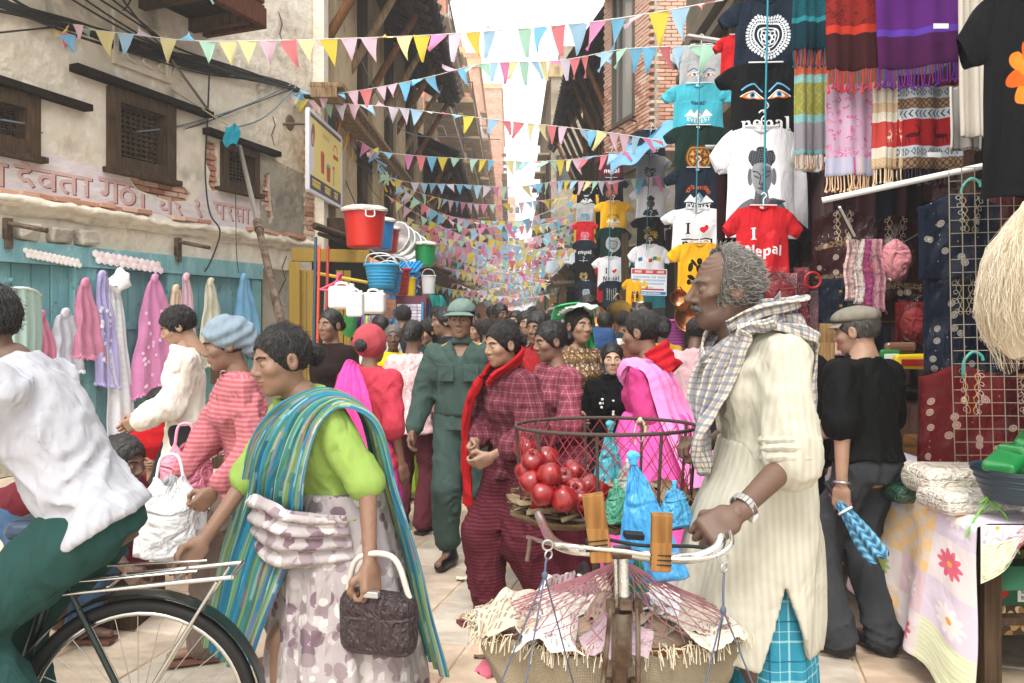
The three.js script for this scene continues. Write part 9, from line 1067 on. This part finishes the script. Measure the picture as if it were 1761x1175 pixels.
knotBag(1089, 792, 2.2, 1062, 1186, 0.33, 0x4ab0ea, 'large light blue plastic bag tied at its neck behind the handlebar'); knotBag(1050, 735, 2.98, 1006, 1082, 0.3, 0x58c4d4, 'turquoise plastic bag at the back of the wire basket'); knotBag(1060, 836, 2.5, 1036, 1088, 0.11, 0x58b494, 'small green plastic bag of fruit beside the light blue bag', 0.5); knotBag(1080, 800, 2.62, 1050, 1112, 0.13, 0xd8e0d4, 'clear plastic bag behind the light blue one', 0.7); knotBag(1160, 838, 2.5, 1132, 1192, 0.12, 0x58bcec, 'crumpled light blue plastic bag at the old man\'s waist'); knotBag(1098, 958, 2.16, 1082, 1116, 0.09, 0x3ca888, 'thin green plastic bag under the handlebar stem', 0.5);
const lc = V(0.29, 0.6, -2.36), lx = 0.385, lz = 0.22, lb2 = thing('load_basket', 'wide burlap-edged basket with a netted paper load at the bottom of the picture', 'basket', lc);
const burlap = metric(mat(0xe2d8c6, 0.95, { map: stoneT, bumpMap: weave, bumpScale: 0.012 }));
part(lb2, 'burlap_side', wob(sheet((u, v) => { const a = u * 2 * PI, k = lerp(1.04, 0.8, v) + 0.02 * sin(a * 14 + v * 5); return [lx * k * cos(a), 0.012 * sin(a * 9) - 0.22 * v, lz * k * sin(a)]; }, 110, 16, 0.012), 0.008, 16), burlap);
const fr = []; for (let i = 0; i < 420; i++) { const a = rnd(0, 2 * PI), x = lx * 1.04 * cos(a), z = lz * 1.04 * sin(a), b = a + rnd(-1, 1), l = rnd(0.01, 0.04); fr.push(T([[x, 0.01 + rnd(-0.02, 0.02), z], [x + l * 0.6 * cos(b), rnd(-0.01, 0.03), z + l * 0.6 * sin(b)], [x + l * cos(b), rnd(-0.04, 0.02), z + l * sin(b)]], 0.0018, 4, 3)); } part(lb2, 'frayed_edge', fr, mat(0xd2c6ae, 0.95)).userData.kind = 'stuff';
part(lb2, 'rim', ring(0, 0.0, 0, lx * 1.0, lz * 1.0, 0.012), wood(0xb48a58)); part(lb2, 'filling', wob(LA([[0.0, 0.075], [0.12, 0.07], [0.24, 0.045], [0.33, 0.0], [0.37, -0.04]], 40).scale(1, 1, 0.58), 0.014, 12), mat(0xa89880, 0.95, { bumpMap: crease, bumpScale: 0.03 }));
const apex = at(1070, 962, 2.1).sub(lc), nr = []; const NP = (a, t) => { const r = V(lx * 1.03 * cos(a), 0.02, lz * 1.03 * sin(a)), p = apex.clone().lerp(r, t); p.y -= 0.012 * sin(t * PI); return p; };
for (let i = 0; i < 34; i++) for (const s of [-1, 1]) nr.push(T([0, 0.16, 0.33, 0.5, 0.66, 0.83, 1].map((t) => NP(i / 34 * 2 * PI + s * t * 0.55 + 0.04 * sin(i * 5 + t * 7), 0.04 + 0.96 * t)), 0.0016, 4, 16)); part(lb2, 'net', nr, mat(0xa06870, 0.8)).userData.kind = 'stuff';
const news = ctex(128, 128, (k, w, h) => { reseed(2); k.fillStyle = '#dcd8d0'; k.fillRect(0, 0, w, h); for (let y = 6; y < h; y += 7) for (let x = 4; x < w - 6; x += 11) if (rnd() < 0.75) { k.fillStyle = 'rgba(70,70,76,0.45)'; k.fillRect(x, y, rnd(4, 10), 3); } k.fillStyle = '#8c90a8'; k.fillRect(20, 30, 44, 30); });
for (let i = 0; i < 15; i++) { const a = i / 15 * 2 * PI + rnd(-0.2, 0.2), r = i % 3 ? 0.72 : 0.36, w = thing('paper_bundle', 'crumpled newspaper or cloth bundle lying under the net in the wide basket', 'paper', lc.clone().add(V(lx * r * cos(a), 0.03 + (r < 0.5 ? 0.03 : 0), lz * r * sin(a))), rnd(0, 6), 'paper bundles under the net'), c = [0xffffff, 0xe8e2d8, 0xd8ccbc, 0xc8b8a8, 0xb8a0a8][i % 5]; part(w, 'crumpled_sheet', sheet((u, v) => { const x = (u - 0.5) * 0.24, z = (v - 0.5) * 0.17; return [x + 0.02 * ns(u * 5, v * 5, i), 0.04 * (1 - 3 * (u - 0.5) ** 2 - 3 * (v - 0.5) ** 2) + 0.03 * ns(u * 4 + i, v * 4, 2) + 0.012 * ns(u * 11, v * 11, i), z + 0.02 * ns(u * 5, v * 5, i + 9)]; }, 22, 18, 0.003), mat(c, 0.9, i % 2 ? { map: news } : { bumpMap: crease, bumpScale: 0.02 })); part(w, 'wrapped_fruit', wob(S(0.05, 1.3, 0.75, 1, 14), 0.012, 20), mat(c, 0.9, { bumpMap: crease, bumpScale: 0.02 })); }
solo('pink_tuft', wob(S(0.026, 1.2, 0.9, 1, 14, ...at(838, 1150, 2.36).toArray()), 0.012, 60), mat(0xc86a80, 0.95), 'pink tuft of net at the left tip of the wide basket', 'net tuft');
const bl = thing('balance_scale', 'hand balance hung from the handlebar ends by twisted blue-grey cords', 'scale', o), cord = mat(0x4c5468, 0.8);
const pan = (hx, hy, hd, mx, my, ends) => { const H = R(hx, hy, hd), m2 = R(mx, my, hd - 0.04); part(bl, 'hook', [put(new THREE.TorusGeometry(0.013, 0.0026, 6, 16), H.x, H.y - 0.012, H.z), put(new THREE.TorusGeometry(0.011, 0.0026, 6, 16), H.x + 0.002, H.y - 0.036, H.z, 0, 0.6)], steel); part(bl, 'cord', T([[H.x + 0.002, H.y - 0.046, H.z], H.clone().lerp(m2, 0.6).toArray(), m2.toArray()], 0.0028, 6), cord); part(bl, 'knot', S(0.008, 1, 1.4, 1, 8, ...m2.toArray()), cord); const c = V(0, 0, 0), E2 = ends.map(([x, y, d]) => { const q = R(x, y, d), k = (q.y + o.y - 0.3) / (m2.y - q.y), e = q.clone().addScaledVector(q.clone().sub(m2), k); c.add(e); return e; }); c.multiplyScalar(1 / ends.length); E2.forEach((e) => part(bl, 'cord', rod(m2, e, 0.0022, 0.0022, 5), cord)); part(bl, 'pan', LA([[0, 0], [0.1, 0.008], [0.17, 0.05], [0.175, 0.052], [0.1, 0.014], [0, 0.006]], 28, c.x, 0.26, c.z), steel); };
pan(942, 930, 2.02, 937, 990, [[888, 1110, 1.94], [905, 1172, 1.84], [962, 1085, 2.04]]); pan(1244, 952, 1.96, 1244, 1050, [[1214, 1172, 1.86], [1284, 1150, 1.92], [1238, 1090, 2.04]]);
}
// ---------------------------------------------------------------- left edge: cyclist, stooping vendor, basin
{
const P = person({ label: 'cyclist in a white shirt bent over the handlebar, cut by the left edge', p: posAt(154, 2.3), yaw: -PI / 2 + 0.1, h: 1.66, skin: 'dark', hair: 'short', cell: 0.011, hcell: 0.005, hand: 0.0045, pel: [0, 0.97, -0.02], lean: 0.52, hp: 0.1, armL: { w: [0.22, 0.98, 0.62], hint: [0.5, -0.7, -0.3], dir: [0, -0.5, 0.8], curl: 1.1 }, armR: { w: [-0.24, 0.98, 0.62], hint: [-0.5, -0.7, -0.3], curl: 1.1 }, legL: { a: [0.11, 0.34, 0.05], toe: [0.12, 0.28, 0.2] }, legR: { a: [-0.11, 0.2, 0.2], toe: [-0.12, 0.13, 0.34] },
top: { m: cloth(0xa8a9b0), slv: 0.42, sr: 0.026, hem: -0.05, flare: 0.02, wr: 0.013, collar: 1 }, bottom: { name: 'trousers', m: cloth(0x22403c), r: 0.03 }, shoe: sandal() });
const o = posAt(126, 2.3), g = thing('bicycle', 'dark bicycle with a chrome rear carrier at the lower left corner', 'bicycle', o, 0.1), ch = mat(0xc0c0be, 0.2, { metalness: 0.95 }), fr = mat(0x10201c, 0.3);
for (const x of [0.18, -0.86]) { const w = part(g, 'wheel', put(new THREE.TorusGeometry(0.325, 0.018, 10, 48), x, 0.343, 0), blackM); part(w, 'rim', put(new THREE.TorusGeometry(0.3, 0.008, 8, 48), x, 0.343, 0), ch); part(w, 'spokes', Array.from({ length: 28 }, (_, i) => rod([x, 0.343, 0], [x + 0.3 * cos(i / 28 * 2 * PI), 0.343 + 0.3 * sin(i / 28 * 2 * PI), 0.004 * (i % 2)], 0.0014, 0.0014, 4)), ch); part(g, 'mudguard', sheet((u, v) => { const a = lerp(0.1, 2.6, u); return [x + 0.36 * cos(a), 0.343 + 0.36 * sin(a), (v - 0.5) * 0.06]; }, 24, 4, 0.004), fr); }
part(g, 'frame', [rod([0.18, 0.343, 0.03], [-0.2, 0.3, 0], 0.012), rod([-0.2, 0.3, 0], [-0.02, 0.86, 0], 0.015), rod([-0.2, 0.3, 0], [-0.66, 0.74, 0], 0.016), rod([-0.05, 0.78, 0], [-0.66, 0.8, 0], 0.014), rod([0.18, 0.343, 0.03], [-0.03, 0.78, 0.02], 0.009), rod([-0.86, 0.343, 0], [-0.66, 0.84, 0], 0.014)], fr);
part(g, 'saddle', wob(put(RB(0.27, 0.06, 0.18, 0.03), -0.02, 0.9, 0), 0.01, 8), mat(0x2c4058, 0.35)); part(g, 'carrier', [rod([-0.08, 0.72, 0.06], [0.46, 0.76, 0.07], 0.007), rod([-0.08, 0.72, -0.06], [0.46, 0.76, -0.07], 0.007), rod([0.46, 0.76, 0.07], [0.46, 0.76, -0.07], 0.007), rod([0.3, 0.75, 0.07], [0.3, 0.75, -0.07], 0.005), rod([0.12, 0.74, 0.065], [0.12, 0.74, -0.065], 0.005), rod([0.42, 0.75, 0.07], [0.18, 0.36, 0.05], 0.006), rod([0.42, 0.75, -0.07], [0.18, 0.36, -0.05], 0.006)], ch); part(g, 'spring_clip', T([[0.36, 0.775, 0.05], [-0.02, 0.76, 0.05], [-0.02, 0.76, -0.05], [0.36, 0.775, -0.05]], 0.004, 6), ch); part(g, 'handlebar', [rod([-0.64, 0.86, 0], [-0.66, 1.0, 0], 0.012), rod([-0.66, 1.0, -0.25], [-0.66, 1.0, 0.25], 0.012)], ch); part(g, 'pedal', [rod([-0.2, 0.3, 0.06], [-0.08, 0.3, 0.06], 0.008), B(0.09, 0.02, 0.08, -0.08, 0.3, 0.11)], ch);
person({ label: 'vendor in a maroon top and jeans stooping behind the cyclist', p: posAt(84, 3.6), yaw: 1.25, h: 1.55, skin: 'dark', cell: 0.014, hcell: 0.006, pel: [0, 0.72, -0.12], lean: 1.15, hp: -0.3, armL: { w: [0.12, 0.5, 0.62], hint: [0.6, -0.2, 0.2], dir: [0, -0.6, 0.6], curl: 0.8 }, armR: { w: [-0.12, 0.5, 0.6], hint: [-0.6, -0.2, 0.2], dir: [0, -0.6, 0.6], curl: 0.8 }, legL: { a: [0.12, 0.085, 0.06], toe: [0.16, 0.05, 0.22] }, legR: { a: [-0.12, 0.085, -0.16], toe: [-0.14, 0.05, 0.0] }, top: { m: cloth(0x5c2028), slv: 0.45, sr: 0.024 }, bottom: { name: 'trousers', m: cloth(0x3c5470), r: 0.018 }, shoe: sandal(0x5c3a28) });
const b0 = at(190, 948, 4.0), bn = thing('vendor_basin', 'maroon cloth sack with a turquoise plastic rim and yellow fruit on a crate', 'sack', [b0.x, 0, b0.z]); part(bn, 'sack', wob(LA([[0, 0.26], [0.2, 0.26], [0.24, 0.34], [0.22, 0.46], [0.19, 0.5], [0, 0.48]], 30), 0.02, 9), cloth(0x6a2430)); part(bn, 'plastic_rim', wob(put(new THREE.TorusGeometry(0.2, 0.03, 8, 34), 0, 0.5, 0, PI / 2), 0.03, 14), phys(0x2fa8c8, 0.35, { transmission: 0.2, thickness: 0 })); part(bn, 'plastic_tail', wob(RB(0.06, 0.16, 0.05, 0.02, -0.18, 0.42, 0.12), 0.03, 14), mat(0x2fa8c8, 0.4)); part(bn, 'crate', [B(0.4, 0.25, 0.34, 0, 0.128, 0)], darkWood);
for (const [x, z, y, l] of [[-0.06, 0.05, 0.53, 'yellow fruit lying left in the maroon sack'], [0.02, 0.08, 0.53, 'yellow fruit lying in the middle of the maroon sack'], [0.1, 0.03, 0.53, 'yellow fruit lying right in the maroon sack']]) { const f = thing('fruit', l, 'fruit', [b0.x + x, y, b0.z + z]); part(f, 'flesh', S(0.035, 1, 0.9, 1, 14), mat(0xe8c020, 0.4)); part(f, 'stalk', rod([0, 0.03, 0], [0, 0.045, 0], 0.003), darkWood); }
}
renderer.render(scene, camera);
